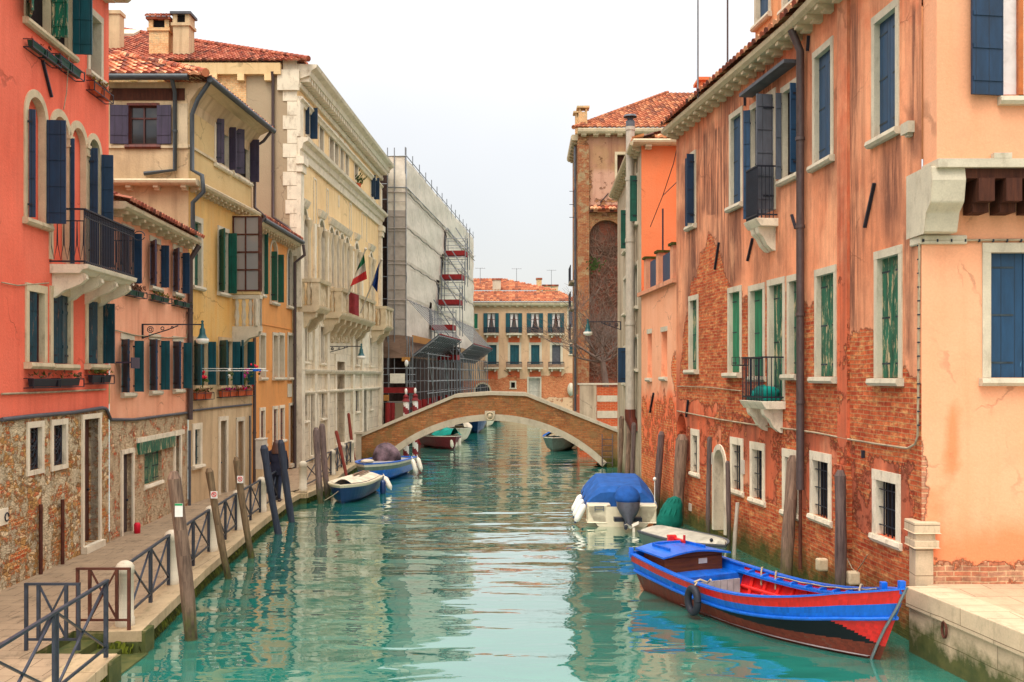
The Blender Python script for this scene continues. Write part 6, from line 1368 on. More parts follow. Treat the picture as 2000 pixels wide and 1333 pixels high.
H.part('oval_plaque', mb, 'stone_w')
H.tie(fr, 985, 723, 998, 733)
# ================================================================== bridge
YB0, YB1 = 42.5, 44.8
T = thing('stone_bridge', (-.9, 43.6, 0), 'low arched brick footbridge with pale stone edging and a carved keystone', 'bridge')
fb = Fr((-20, YB0), (20, YB0)); fk = Fr((-20, YB1), (20, YB1))
def bp(px, py): q = at(px, py, YB0); return q.x, q.z
xc, rI, rO = -.87, 6.64, 6.91; zc = 2.0 - rI
top = [bp(705, 853), bp(888, 776), bp(957, 771), bp(1027, 773), bp(1209, 845)]
th0, th1 = math.asin(-4.72 / rI), math.asin(4.72 / rI)
NA = 36
inn = [(xc + rI * math.sin(th0 + (th1 - th0) * k / NA), zc + rI * math.cos(th0 + (th1 - th0) * k / NA)) for k in range(NA + 1)]
out = [(xc + rO * math.sin(th0 + (th1 - th0) * k / NA), zc + rO * math.cos(th0 + (th1 - th0) * k / NA)) for k in range(NA + 1)]
def zt(x): return interp(x, top)
P3 = lambda x, y, z: Vector((x, y, z))
mb = MB()
for Y in (YB0, YB1):
    for (x0, z0), (x1, z1) in zip(out, out[1:]): mb.quad(P3(x0, Y, z0), P3(x1, Y, z1), P3(x1, Y, zt(x1)), P3(x0, Y, zt(x0)))
    for x0, x1 in ((top[0][0], out[0][0]), (out[-1][0], top[-1][0])):
        n = 3
        for k in range(n): a, b = x0 + (x1 - x0) * k / n, x0 + (x1 - x0) * (k + 1) / n; mb.quad(P3(a, Y, -1), P3(b, Y, -1), P3(b, Y, zt(b)), P3(a, Y, zt(a)))
for Y0, Y1 in ((YB0, YB0 + .28), (YB1 - .28, YB1)):      # inner faces of the parapets
    Yi = Y1 if Y0 == YB0 else Y0
    for (x0, z0), (x1, z1) in zip(top, top[1:]): mb.quad(P3(x0, Yi, z0 - .8), P3(x1, Yi, z1 - .8), P3(x1, Yi, z1), P3(x0, Yi, z0))
for (x0, z0), (x1, z1) in zip(inn, inn[1:]): mb.quad(P3(x0, YB0 + .02, z0), P3(x1, YB0 + .02, z1), P3(x1, YB1, z1), P3(x0, YB1, z0))
for x, z in (inn[0], inn[-1]): mb.quad(P3(x, YB0, -1), P3(x, YB1, -1), P3(x, YB1, z), P3(x, YB0, z))
mb.build('masonry', M['bridge_br'], T)
mb = MB()
for k in range(NA):
    g0 = .0
    P = [inn[k], inn[k + 1], out[k + 1], out[k]]; e = .05 if k % 3 else .055
    mb.prism(fb, [(x + 20, z) for x, z in P], -.25, e)
ring = mb.build('arch_ring', M['ring_stone'], T)
mb = MB()
for Yc in (YB0, YB1 - .32):
    for (x0, z0), (x1, z1) in zip(top, top[1:]):
        mb.hexa([P3(x0, Yc - .06, z0 - .02), P3(x1, Yc - .06, z1 - .02), P3(x1, Yc + .36, z1 - .02), P3(x0, Yc + .36, z0 - .02)], [P3(x0, Yc - .06, z0 + .12), P3(x1, Yc - .06, z1 + .12), P3(x1, Yc + .36, z1 + .12), P3(x0, Yc + .36, z0 + .12)])
mb.build('coping', M['ring_stone'], T)
mb = MB(); n = 26
for k in range(n):
    x0, x1 = top[0][0] + (top[-1][0] - top[0][0]) * k / n, top[0][0] + (top[-1][0] - top[0][0]) * (k + 1) / n; mb.box(x0, x1, YB0 + .29, YB1 - .29, min(zt(x0), zt(x1)) - 1.0, min(zt(x0), zt(x1)) - .82)
mb.build('steps', M['paving'], T)
mb = MB(); c = at(957, 813, YB0); mb.box(c.x - .22, c.x + .22, YB0 - .1, YB0 + .1, c.z - .2, c.z + .22); ks = mb.build('keystone', M['ring_stone'], T, bevel=.01)
mb = MB(); cc = Vector((c.x, YB0 - .12, c.z)); mb.tube([cc + Vector((.17 * math.cos(t * math.pi / 8), 0, .17 * math.sin(t * math.pi / 8))) for t in range(17)], .028, 6); mb.ball(cc, .09, .06, .11, n=10, k=7)
for s_ in (-1, 1): mb.ball(cc + Vector((.035 * s_, -.05, .03)), .02, n=6, k=4)
mb.ball(cc + Vector((0, -.065, -.005)), .018, .02, .03, n=6, k=4); mb.build('carved_mask', M['stone'], T)
mb = MB(); l = at(1176, 849, YB0 - .08); r = at(1196, 849, YB0 - .08)
for x in (l.x, r.x): mb.tube([P3(x, YB0 - .02, l.z), P3(x, YB0 - .09, l.z - .03), P3(x, YB0 - .09, .05)], .02, 6)
for k in range(5): mb.tube([P3(l.x, YB0 - .09, .2 + .25 * k), P3(r.x, YB0 - .09, .2 + .25 * k)], .018, 6)
tag(mb.build('wall_ladder', M['pipe']), 'small iron ladder fixed to the right end of the footbridge', 'ladder')
mb = MB(); x0 = bp(698, 850)[0]; mb.box(top[0][0] - .2, top[0][0] + .02, YB0 - .1, YB0 + .4, .1, bp(700, 848)[1]); mb.box(top[0][0] - .26, top[0][0] + .06, YB0 - .16, YB0 + .46, bp(700, 848)[1], bp(700, 848)[1] + .1); mb.build('end_pier', M['ring_stone'], T)

# ================================================================== tall brick building and garden on the right, beyond the bridge
H = House('brick_building', 'tall weathered brick building with a walled-up arch covered in bare creeper', 'building', (6, 54, 0))
YK = 54.0; fk_ = Fr((3.55, YK), (14, YK)); fs = Fr((3.55, YK), (3.62, 59.5), True); ZK = 17.0
H.window(1205, 1222, 302, 360, fr=fk_, fw=.12, frame='stone', back='beam', d=.2, bottom=True)
a0, a1 = fk_.a(1151), fk_.a(1217); fk_.ops.append((a0, a1, 1.0, fk_.z(430, a0), True, .3))
def mk_(a, z):
    x, y = proj(fk_.p(a, 0, z)); w = .45
    if x < 1150: w = .8 if y > 300 else .55
    elif y < 330: w = .3 - .2 * (x > 1185)
    elif 300 < y < 390: w = .25 if x > 1160 else .5
    if y > 420: w = .8
    st = .8 * max(0, 1 - abs(x - 1194) / 7.) if 262 < y < 320 else 0
    return w, (.9 if 330 < y < 395 and x > 1160 else .25), st
H.wall(fk_, 0, fk_.L, -.5, ZK, 'brick_top', cell=.3, marks=mk_)
mb = MB(); mb.quad(fk_.p(a0 - .1, -.3, -.5), fk_.p(a1 + .1, -.3, -.5), fk_.p(a1 + .1, -.3, 13), fk_.p(a0 - .1, -.3, 13)); H.part('blind_arch', mb, 'creeper_wall')
mb = MB(); mb.boxf(fk_, 0.02, a0 - .02, -.01, .14, -.5, ZK - .6); H.part('buttress', mb, 'brick_wall')
mb = MB(); mb.quad(fs.p(0, 0, -.5), fs.p(fs.L, 0, -.5), fs.p(fs.L, 0, ZK), fs.p(0, 0, ZK)); mb.quad(fs.p(fs.L, 0, -.5), fs.p(fs.L, -8, -.5), fs.p(fs.L, -8, ZK), fs.p(fs.L, 0, ZK)); H.part('canal_wall', mb, 'brick_wall')
H.cornice(fk_, 0.0, fk_.L, ZK, out=.35, gap=.65, bw=.28, h=.3); H.cornice(fs, 0, fs.L, ZK - .3, out=.3, gap=.7, bw=.25, h=.3)
mb = MB(); s1 = .5; c_, s_ = math.cos(math.atan(s1)), math.sin(math.atan(s1)); e = Vector((3.3, 53.6, ZK + .3)); tile_roof(mb, e, (1, 0, 0), (0, c_, s_), lambda v: (v * c_ * .75, 13), 9.5, .26, .4); ridge(mb, e, e + Vector((6.4, 8.5, 4.3))); H.part('roof', mb, 'tile_far')
a2, a3 = fk_.a(1152), fk_.a(1216); ze = fk_.z(412, a2); mb = MB(); tile_roof(mb, fk_.p(a2, .45, ze), (1, 0, 0), (0, .88, .47), lambda v: (0, a3 - a2), .75, .2, .36); mb.boxf(fk_, a2, a3, 0, .3, ze - .1, ze + .02); H.part('eyebrow_roof', mb, 'tile_old')
for x0, x1, yt, yb, Y in ((1131, 1147, 215, 250, 54.3), (1124, 1132, 225, 250, 55.5)):
    p, q = at(x0, yb, Y), at(x1, yt, Y); mb = MB(); mb.box(p.x, q.x, Y, Y + .5, p.z - .3, q.z - .1); ch = H.part('chimney', mb, 'brick_pale'); mb = MB(); mb.box(p.x - .12, q.x + .12, Y - .12, Y + .62, q.z + .1, q.z + .2)
    for cx in (p.x + .05, q.x - .05): mb.box(cx - .05, cx + .05, Y, Y + .5, q.z - .1, q.z + .1)
    H.part('cap', mb, 'brick_pale', ch)
H.tie(fk_, 1172, 396, 1188, 378)
for k, (y0, y1) in enumerate(((545, 555), (600, 606), (665, 668))):
    z = at(1125, y1, 56).z; mb = MB(); mb.boxf(fs, 1.0, 3.4, 0, .35, z, z + .12); b = H.part('balcony', mb, 'grey_pl'); mb = MB(); [mb.bar(fs.p(1.0 + .3 * q, .32, z), fs.p(1.0 + .3 * q, .32, z + .95), .03) for q in range(9)]; mb.bar(fs.p(1, .32, z + .95), fs.p(3.4, .32, z + .95), .04); H.part('railing', mb, 'iron', b)
q = fs.p(.3, .1, 0); H.pipe([Vector((q.x, q.y, 16.4)), Vector((q.x, q.y, 2))], .06, 'slate')
for k, z in enumerate((15.0, 11.0, 8.2)): mb = MB(); mb.boxf(fs, .8, 1.6, -.02, .12, z, z + 1.6); H.part('shutter', mb, 'dark_door')
b = at(1120, 400, 55); t = thing('roof_aerial', b, 'aerial with side arms clamped to the brick building edge', 'aerial'); mb = MB(); mb.tube([at(1121, 405, 55), at(1121, 372, 55)], .02, 5)
for y in (374, 400, 425): mb.tube([at(1112, y, 55), at(1128, y, 55)], .018, 5)
mb.build('pole', M['iron'], t)
# creeper: bare twigs over the blind arch (a mass)
mb = MB(); random.seed(3)
for k in range(420):
    a = random.uniform(a0 + .1, a1 - .05); z = random.uniform(3.4, 11.3); p = fk_.p(a, -.27, z); pts = [p]; an = random.uniform(.3, 2.8)
    for q in range(5): an += random.uniform(-.7, .7); p = p + Vector((math.cos(an) * .28, random.uniform(-.05, .03), math.sin(an) * .28)); p.x = min(max(p.x, fk_.p(a0, 0, 0).x + .02), fk_.p(a1, 0, 0).x - .02); p.y = min(p.y, YK + .28); pts.append(p)
    mb.tube(pts, .012, 3, 0, False, False)
tag(mb.build('creeper', M['twig']), 'bare brown creeper twigs spread over the blind brick arch', 'creeper', kind='stuff')
mb = MB(); p = at(1157, 520, 53.8)
for k in range(60): q = p + Vector((random.gauss(0, .22), random.gauss(0, .1), random.gauss(0, .2))); mb.quad(q, q + Vector((.1, .02, .05)), q + Vector((.12, 0, .14)), q + Vector((.03, -.03, .1)))
tag(mb.build('ivy_tuft', M['leaf']), 'small green tuft growing high on the creeper wall', 'plant')
# garden wall
gw = Fr((3.25, 48.2), (6.5, 48.2)); gs = Fr((3.25, 48.2), (3.5, 54), True)
T = thing('garden_wall', (4.3, 48.2, 0), 'red brick garden wall with white stone bands behind the footbridge', 'wall')
zt_ = gw.z(752, .3); mb = MB(); mb.boxf(gw, 0, .85, -.5, .03, -.5, zt_); mb.boxf(gw, .85, 3.2, -.45, 0, -.5, zt_ - .1); mb.boxf(gs, .5, gs.L, -.4, 0, -.5, zt_ - .6); mb.build('brick_face', M['garden_br'], T)
mb = MB(); mb.boxf(gw, .02, .84, .03, .05, .3, zt_); mb.build('plaster_face', M['grey_pl'], T)
mb = MB(); mb.boxf(gw, -.05, 3.2, -.52, .07, zt_, zt_ + .08)
for y0, y1 in ((785, 773), (817, 803), (840, 833)): mb.boxf(gw, .87, 1.85, -.1, .02, gw.z(y0, 1), gw.z(y1, 1))
mb.build('stone_band', M['stone_w'], T)
mb = MB(); mb.boxf(Fr((2.5, 44.8), (12, 44.8)), 1.7, 9, -12, 0, -1, .55); tag(mb.build('garden_ground', M['paving']), kind='structure')
# bare tree
T = thing('bare_tree', (4.65, 50.5, .5), 'leafless pale-twigged tree in front of the creeper wall', 'tree'); mbt = MB(); mbc = MB(); random.seed(11)
def grow(p, d, r, n, depth, mbx):
    pts = [p]; rs = [r]
    for k in range(n): d = (d + Vector((random.uniform(-.25, .25), random.uniform(-.2, .2), random.uniform(-.12, .16)))).normalized(); p = p + d * (.23 if depth > 1 else .2); pts.append(p); rs.append(max(.006, r * (1 - .5 * (k + 1) / n)))
    mbx.tube(pts, rs, 6 if depth > 1 else 4, 0, False)
    if depth <= 0: return
    for k in range(4 if depth > 1 else 5):
        i = random.randrange(max(1, len(pts) // 3), len(pts)); nd = (d * .5 + Vector((random.uniform(-1, 1), random.uniform(-.7, .7), random.uniform(-.1, .8)))).normalized(); grow(pts[i], nd, max(.008, rs[i] * .55), random.randint(4, 7), depth - 1, mbc)
b = at(1183, 750, 50.5); mbt.tube([(b.x + .05, 50.5, .5), (b.x, 50.5, b.z), (b.x - .15, 50.5, b.z + 1.1)], [.2, .17, .14], 8)
f_ = Vector((b.x - .15, 50.5, b.z + 1.1))
for d, r in (((-.9, -.1, .45), .09), ((-.6, .1, .8), .09), ((.0, 0, 1), .1), ((.6, .1, .75), .09), ((.9, -.2, .35), .07), ((-.95, .2, .15), .07)): grow(f_, Vector(d).normalized(), r, 7, 3, mbc)
mbt.build('trunk', M['bark'], T); mbc.build('crown', M['bark'], T)
# ================================================================== right quay
RQ = [(5.6, 14.29), (5.62, 14.1), (5.96, 11.6), (7.0, 4.0)]
tag(quay('quay_edge', list(reversed(RQ[1:])), 'rq_wall', 'rq_wall', .92, .5, inner=1, h=.28), kind='structure')
mb = MB(); mb.quad((5.9, 14.4, .915), (14, 14.4, .915), (14, 3, .915), (7.0, 3, .915)); tag(mb.build('square_paving', M['paving2']), kind='structure')
mb = MB(); q = gp(1830, 1207, .6); q = Vector((5.73, 13.15, .55)); mb.tube([q + Vector((-.02, .07 * math.cos(t * .7), .11 * math.sin(t * .7))) for t in range(10)], .018, 6); mb.tube([q + Vector((.1, 0, .12)), q + Vector((-.03, 0, .11))], .02, 6)
tag(mb.build('mooring_ring', M['rust']), 'rusty iron ring hanging on the pale quay wall at right', 'ring')
# ================================================================== bollards, railings, posts
def bollard_proto():
    t = thing('bollard', (0, 0, 0), 'x', 'bollard', 'stone bollards along the walk'); mb = MB()
    mb.lathe([(.135, 0), (.135, .11), (.122, .12), (.118, .74), (.128, .75), (.128, .8)], (0, 0, 0), 20); mb.build('shaft', M['stone_w'], t, loc=(0, 0, 0))
    mb = MB(); mb.lathe([(.13, .8), (.13, .84), (.1, .89), (.05, .92), (.001, .925)], (0, 0, 0), 20); mb.build('cap', M['stone_w'], t, loc=(0, 0, 0)); return t
BY = [14.25, 17.1, 20.3, 23.1, 26.1, 28.7, 31.0, 35.9, 38.9, 41.2]
bpx = [qx(y) - .27 for y in BY]
bl = ['nearest white stone bollard, cracked across, beside the rusted rails', 'stone bollard half hidden behind the thick wooden post with paper notice', 'stone bollard just left of the slim post with the lower prohibition sign', 'stone bollard just behind the post with the upper prohibition sign', 'stone bollard left of the two blue-black posts', 'stone bollard hidden behind the blue-black posts by the quay gap', 'stone bollard at the outer quay corner by the orange house', 'stone bollard between the twin wooden posts and the red pole', 'stone bollard between the two red-brown poles', 'last stone bollard before the bridge end pier']
proto = bollard_proto(); proto.location = (bpx[0], BY[0], ZP + .004); proto['label'] = bl[0]
for x, y, l in list(zip(bpx, BY, bl))[1:]: copy_tree(proto, (x, y, ZP + .004), random.uniform(0, 6), l)
def railing(p, q, label, mk='rail_iron', z=ZP + .004, h=.86, style='walk', group='iron railings along the walk'):
    p = Vector((p[0], p[1], 0)); q = Vector((q[0], q[1], 0)); d = (q - p).normalized(); L = (q - p).length; t = thing('railing', (p + q) / 2 + Vector((0, 0, z)), label, 'railing', group)
    P = lambda s, zz: p + d * s + Vector((0, 0, z + zz)); mb = MB()
    mb.bar(P(0, h), P(L, h), .045, .03); mb.bar(P(0, .14), P(L, .14), .03)
    mb.build('rail', M[mk], t); mb = MB()
    if style == 'walk':
        c = L / 2
        for s in (.06, L - .06): mb = MB(); mb.bar(P(s, .02), P(s, h), .05, .035); mb.build('post', M[mk], t)
        mb = MB(); mb.bar(P(c, .0), P(c, .16), .05)
        for s in (c - .04, c + .04): mb.bar(P(s, .14), P(s, h), .035)
        mb.build('post', M[mk], t); mb = MB()
        for a, b in ((.06, c - .05), (c + .05, L - .06)): mb.bar(P(a, .15), P(b, h - .02), .028, .02); mb.bar(P(a, h - .02), P(b, .15), .028, .02)
        mb.build('brace', M[mk], t)
    else:
        for s in (0.02, L * .25, L * .75, L - .02): mb = MB(); mb.bar(P(s, .0 if s in (.02, L - .02) else .14), P(s, h), .04); mb.build('post', M[mk], t)
        mb = MB(); mb.bar(P(L * .25, .15), P(L * .75, h), .03, .02); mb.bar(P(L * .75, .15), P(L * .25, h), .03, .02); mb.build('brace', M[mk], t)
    return t
rl = ['railing span beside the nearest white bollard, seen through the thick post', 'railing span just behind the thick post with paper notice', 'railing span behind the two slim posts with prohibition signs', 'railing span just left of the blue-black posts', 'railing span behind the blue-black posts and the walking woman']
for k in range(5): railing((bpx[k] + .0, BY[k] + .13), (bpx[k + 1], BY[k + 1] - .13), rl[k])
for k, l in ((6, 'railing span between the outer quay corner and the twin wooden posts'), (7, 'railing span behind the nearer red-brown pole'), (8, 'railing span at the foot of the bridge')): railing((bpx[k], BY[k] + .13), (bpx[k + 1], BY[k + 1] - .13), l)
railing((-6.12, 13.98), (-5.36, 13.98), 'rusted gate rail with a cross brace, right beside the nearest bollard', 'rust', style='gate')
railing((-6.34, 12.95), (-5.62, 12.95), 'grey rusty gate rail on the near side of the landing steps', 'rail_iron', style='gate')
railing((-4.88, 9.2), (-5.12, 12.6), 'nearest grey railing running out of the picture bottom left', 'rail_iron', h=.98)
for x, y in ((-6.12, 13.98), (-6.34, 12.95)):
    pass
def post(base, top, rb, rt, mk, label, name='mooring_post', group='wooden mooring posts', cut=True, zb=-1.0, bow=.03, n=12):
    b, t = Vector(base), Vector(top); d = (t - b); mb = MB(); K = 9; pts = []; rs = []
    b2 = b + d * (zb - b.z) / d.z if abs(d.z) > .1 else b
    dd = t - b2
    for k in range(K + 1):
        f = k / K; w = bow * math.sin(f * 3.1) * (1 if int(b.x * 7) % 2 else -1); pts.append(b2 + dd * f + Vector((w, w * .5, 0))); rs.append((rb + (rt - rb) * f) * (1 + random.uniform(-.09, .09)))
    mb.tube(pts, rs, n)
    if cut: mb.tube([pts[-1], pts[-1] + dd.normalized() * rt * 1.0], [rs[-1], rs[-1] * .55], n)
    return tag(mb.build(name, M[mk], loc=b), label, 'mooring post', group)
def wp(xb, yb, xt, yt, dY=0.0):
    b = gp(xb, yb, 0); return b, at(xt, yt, b.y + dY)
def px_r(w, Y): return w / 2 / F * Y
PO = [((370, 1250, 340, 935, -.1), 24, 27, 'pile', 'thickest leaning wooden post with a white paper notice'),
      ((449, 1130, 409, 922, 0), 13, 15, 'pile_brown', 'slim leaning post with the lower round prohibition sign'),
      ((494, 1090, 462, 900, 0), 12, 14, 'pile_brown', 'slim leaning post with the upper round prohibition sign'),
      ((546, 1043, 516, 877, 0), 13, 15, 'pile_blue', 'left one of two blue-black posts in front of the woman'),
      ((572, 1020, 549, 866, 0), 13, 14, 'pile_blue', 'right one of two blue-black posts in front of the woman'),
      ((628, 984, 618, 842, .5), 12, 13, 'pile_dark', 'nearer of two grey twin posts beside the covered navy boat'),
      ((642, 975, 629, 834, .6), 11, 12, 'pile_dark', 'farther of two grey twin posts beside the covered navy boat'),
      ((678, 945, 657, 845, .2), 6, 7, 'pile_red', 'short red-brown pole between the two left boats'),
      ((695, 915, 681, 810, .2), 6, 6, 'pile_red', 'tall red-brown pole with dark foot by the bridge'),
      ((1638, 1160, 1641, 930, 0), 20, 22, 'pile_dark', 'thick dark post against the brick wall nearest the corner'),
      ((1537, 1128, 1550, 903, .3), 22, 26, 'pile', 'thick leaning post beside the brown downpipe'),
      ((1421, 1052, 1421, 905, .1), 9, 9, 'pile_dark', 'slim dark post just right of the water gate'),
      ((1385, 1034, 1386, 858, .2), 9, 10, 'pile_dark', 'slim dark post just left of the water gate'),
      ((1325, 1015, 1332, 860, .1), 21, 23, 'pile', 'thick pale-grey post behind the green wrapped motor'),
      ((1283, 975, 1292, 850, 0), 13, 14, 'pile_dark', 'post behind the blue-covered motorboat'),
      ((1208, 938, 1214, 818, 0), 9, 10, 'pile', 'left post of the cluster at the right bridge end'),
      ((1222, 938, 1229, 826, .3), 10, 10, 'pile', 'middle post of the cluster at the right bridge end'),
      ((1231, 938, 1238, 830, .1), 9, 9, 'pile_dark', 'right post of the cluster at the right bridge end'),
      ((1436, 1082, 1441, 982, .0), 8, 8, 'flue', 'smooth pale grey pole at the foot of the brick wall')]
posts = {}
_rw = [f.off(.3) for f in (n1, n2)] + [t1.off(.3), g1.off(.3)]
def right_base(px):
    for f in _rw:
        a = f.a(px)
        if -.3 <= a <= f.L + .3: return f.p(a, 0, 0)
for (xb, yb, xt, yt, dY), wb, wt, mk, l in PO:
    b, t = wp(xb, yb, xt, yt, dY)
    if xb > 1215 and right_base(xb) is not None: b = right_base(xb); t = at(xt, yt, b.y + dY)
    posts[l] = (b, t); post(b, t, px_r(wb, b.y), px_r(wt, b.y), mk, l, cut=mk != 'flue')
def plate(px, py, w, h, Y, m, label, name, cat, symbol=False, stripes=None):
    c = at(px, py, Y); s = Y / F; w, h = w * s, h * s; T = thing(name, c, label, cat); mb = MB(); y = c.y
    mb.box(c.x - w / 2, c.x + w / 2, y, y + .012, c.z - h / 2, c.z + h / 2); mb.build('plate', M[m], T)
    if symbol:
        mb = MB(); r = w * .34; cc = Vector((c.x, y - .005, c.z + h * .06)); mb.tube([cc + Vector((r * math.cos(t * math.pi / 10), 0, r * math.sin(t * math.pi / 10))) for t in range(21)], r * .17, 6, 0, False); mb.bar(cc + Vector((-r * .65, 0, r * .65)), cc + Vector((r * .65, 0, -r * .65)), r * .24, .008); mb.build('prohibition_ring', M['sred'], T)
        mb = MB(); mb.tube([cc + Vector((r * .35 * math.cos(t), -.001, r * .35 * math.sin(t) - .0)) for t in (.2, 1.3, 2.6, 3.6, 4.6)], r * .08, 4); mb.build('anchor_mark', M['iron'], T)
    if stripes: mb = MB(); mb.box(c.x - w / 2, c.x + w / 2, y - .004, y - .001, c.z + h / 2 - .03, c.z + h / 2); mb.build('edge', M[stripes], T)
    return T
Yp = posts[PO[0][4]][0].y
plate(349, 997, 15, 26, Yp - .28, 'white', 'white paper notice stapled to the thickest left post', 'paper_notice', 'notice', stripes='sgreen')
plate(418, 967, 13, 14, posts[PO[1][4]][0].y - .12, 'white', 'lower round prohibition sign on a slim post', 'mooring_sign', 'sign', True)
plate(469, 937, 12, 14, posts[PO[2][4]][0].y - .12, 'white', 'upper round prohibition sign on a slim post', 'mooring_sign', 'sign', True)
plate(466, 937, 9, 30, posts[PO[2][4]][0].y + .12, 'sblue', 'light blue board behind the upper prohibition sign', 'blue_board', 'board')
# striped palace poles and red posts beyond the bridge
for px, yb, yt, Y, l in ((793, 900, 785, 46.0, 'left one of two red and white striped poles behind the bridge'), (811, 894, 783, 47.5, 'right one of two red and white striped poles behind the bridge')):
    b = at(px, yb, Y); t_ = at(px + 1, yt, Y); T = thing('striped_pole', (b.x, Y, 0), l, 'mooring pole', 'striped mooring poles'); mb = MB(); n, K, r = 16, 48, .135; z0, z1 = -.8, t_.z
    for i in range(K):
        for j in range(n):
            za, zb = z0 + (z1 - z0) * i / K, z0 + (z1 - z0) * (i + 1) / K; an = 2 * math.pi * j / n; an2 = 2 * math.pi * (j + 1) / n; st = int(((i / K * 5.2) + j / n) * 2) % 2
            mb.add([(b.x + r * math.cos(an), Y + r * math.sin(an), za), (b.x + r * math.cos(an2), Y + r * math.sin(an2), za), (b.x + r * math.cos(an2), Y + r * math.sin(an2), zb), (b.x + r * math.cos(an), Y + r * math.sin(an), zb)], [(0, 1, 2, 3)], st, True)
    mb.build('shaft', [M['banner'], M['white']], T); mb = MB(); mb.lathe([(.17, 0), (.17, .06), (.12, .1), (.12, .2), (.15, .22), (.05, .34)], (b.x, Y, z1), 14); mb.build('collar', M['banner'], T); mb = MB(); mb.lathe([(.03, .34), (.06, .4), (.06, .55), (.03, .6), (.001, .62)], (b.x, Y, z1), 10); mb.build('finial', M['white'], T)
for k, (px, yt, Y) in enumerate(((757, 787, 56.8), (766, 787, 57.4), (776, 786, 58.5), (818, 782, 56.5), (828, 780, 58), (837, 778, 59.5), (846, 776, 61), (858, 774, 64), (872, 772, 67))):
    b = at(px, 830, Y); t_ = at(px, yt, Y); post((b.x, Y, 0), (b.x + .02, Y, t_.z), .14, .14, 'plank_red', 'plain red post under the scaffolding, seen over the bridge', 'red_post', 'red posts under the scaffolding', cut=False, bow=0)
# utility cabinet and the woman walking away
mb = MB(); c = gp(509, 960, ZP); y0 = 31.0; x0, x1 = at(499, 900, y0).x, at(513, 900, y0).x; T = thing('utility_cabinet', ((x0 + x1) / 2, y0, ZP), 'pale grey utility cabinet on a darker base against the orange house', 'cabinet')
zc0, zc1 = at(500, 917, y0).z, at(500, 860, y0).z; mb.box(x0, x1, y0, y0 + .6, zc0, zc1); mb.box(x0 - .02, x1 + .02, y0 - .02, y0 + .62, zc1, zc1 + .04); mb.build('housing', M['cabinet'], T, bevel=.01); mb = MB(); mb.box(x0 + .01, x1 - .01, y0 + .01, y0 + .59, ZP, zc0); mb.build('base', M['greybeige'], T)

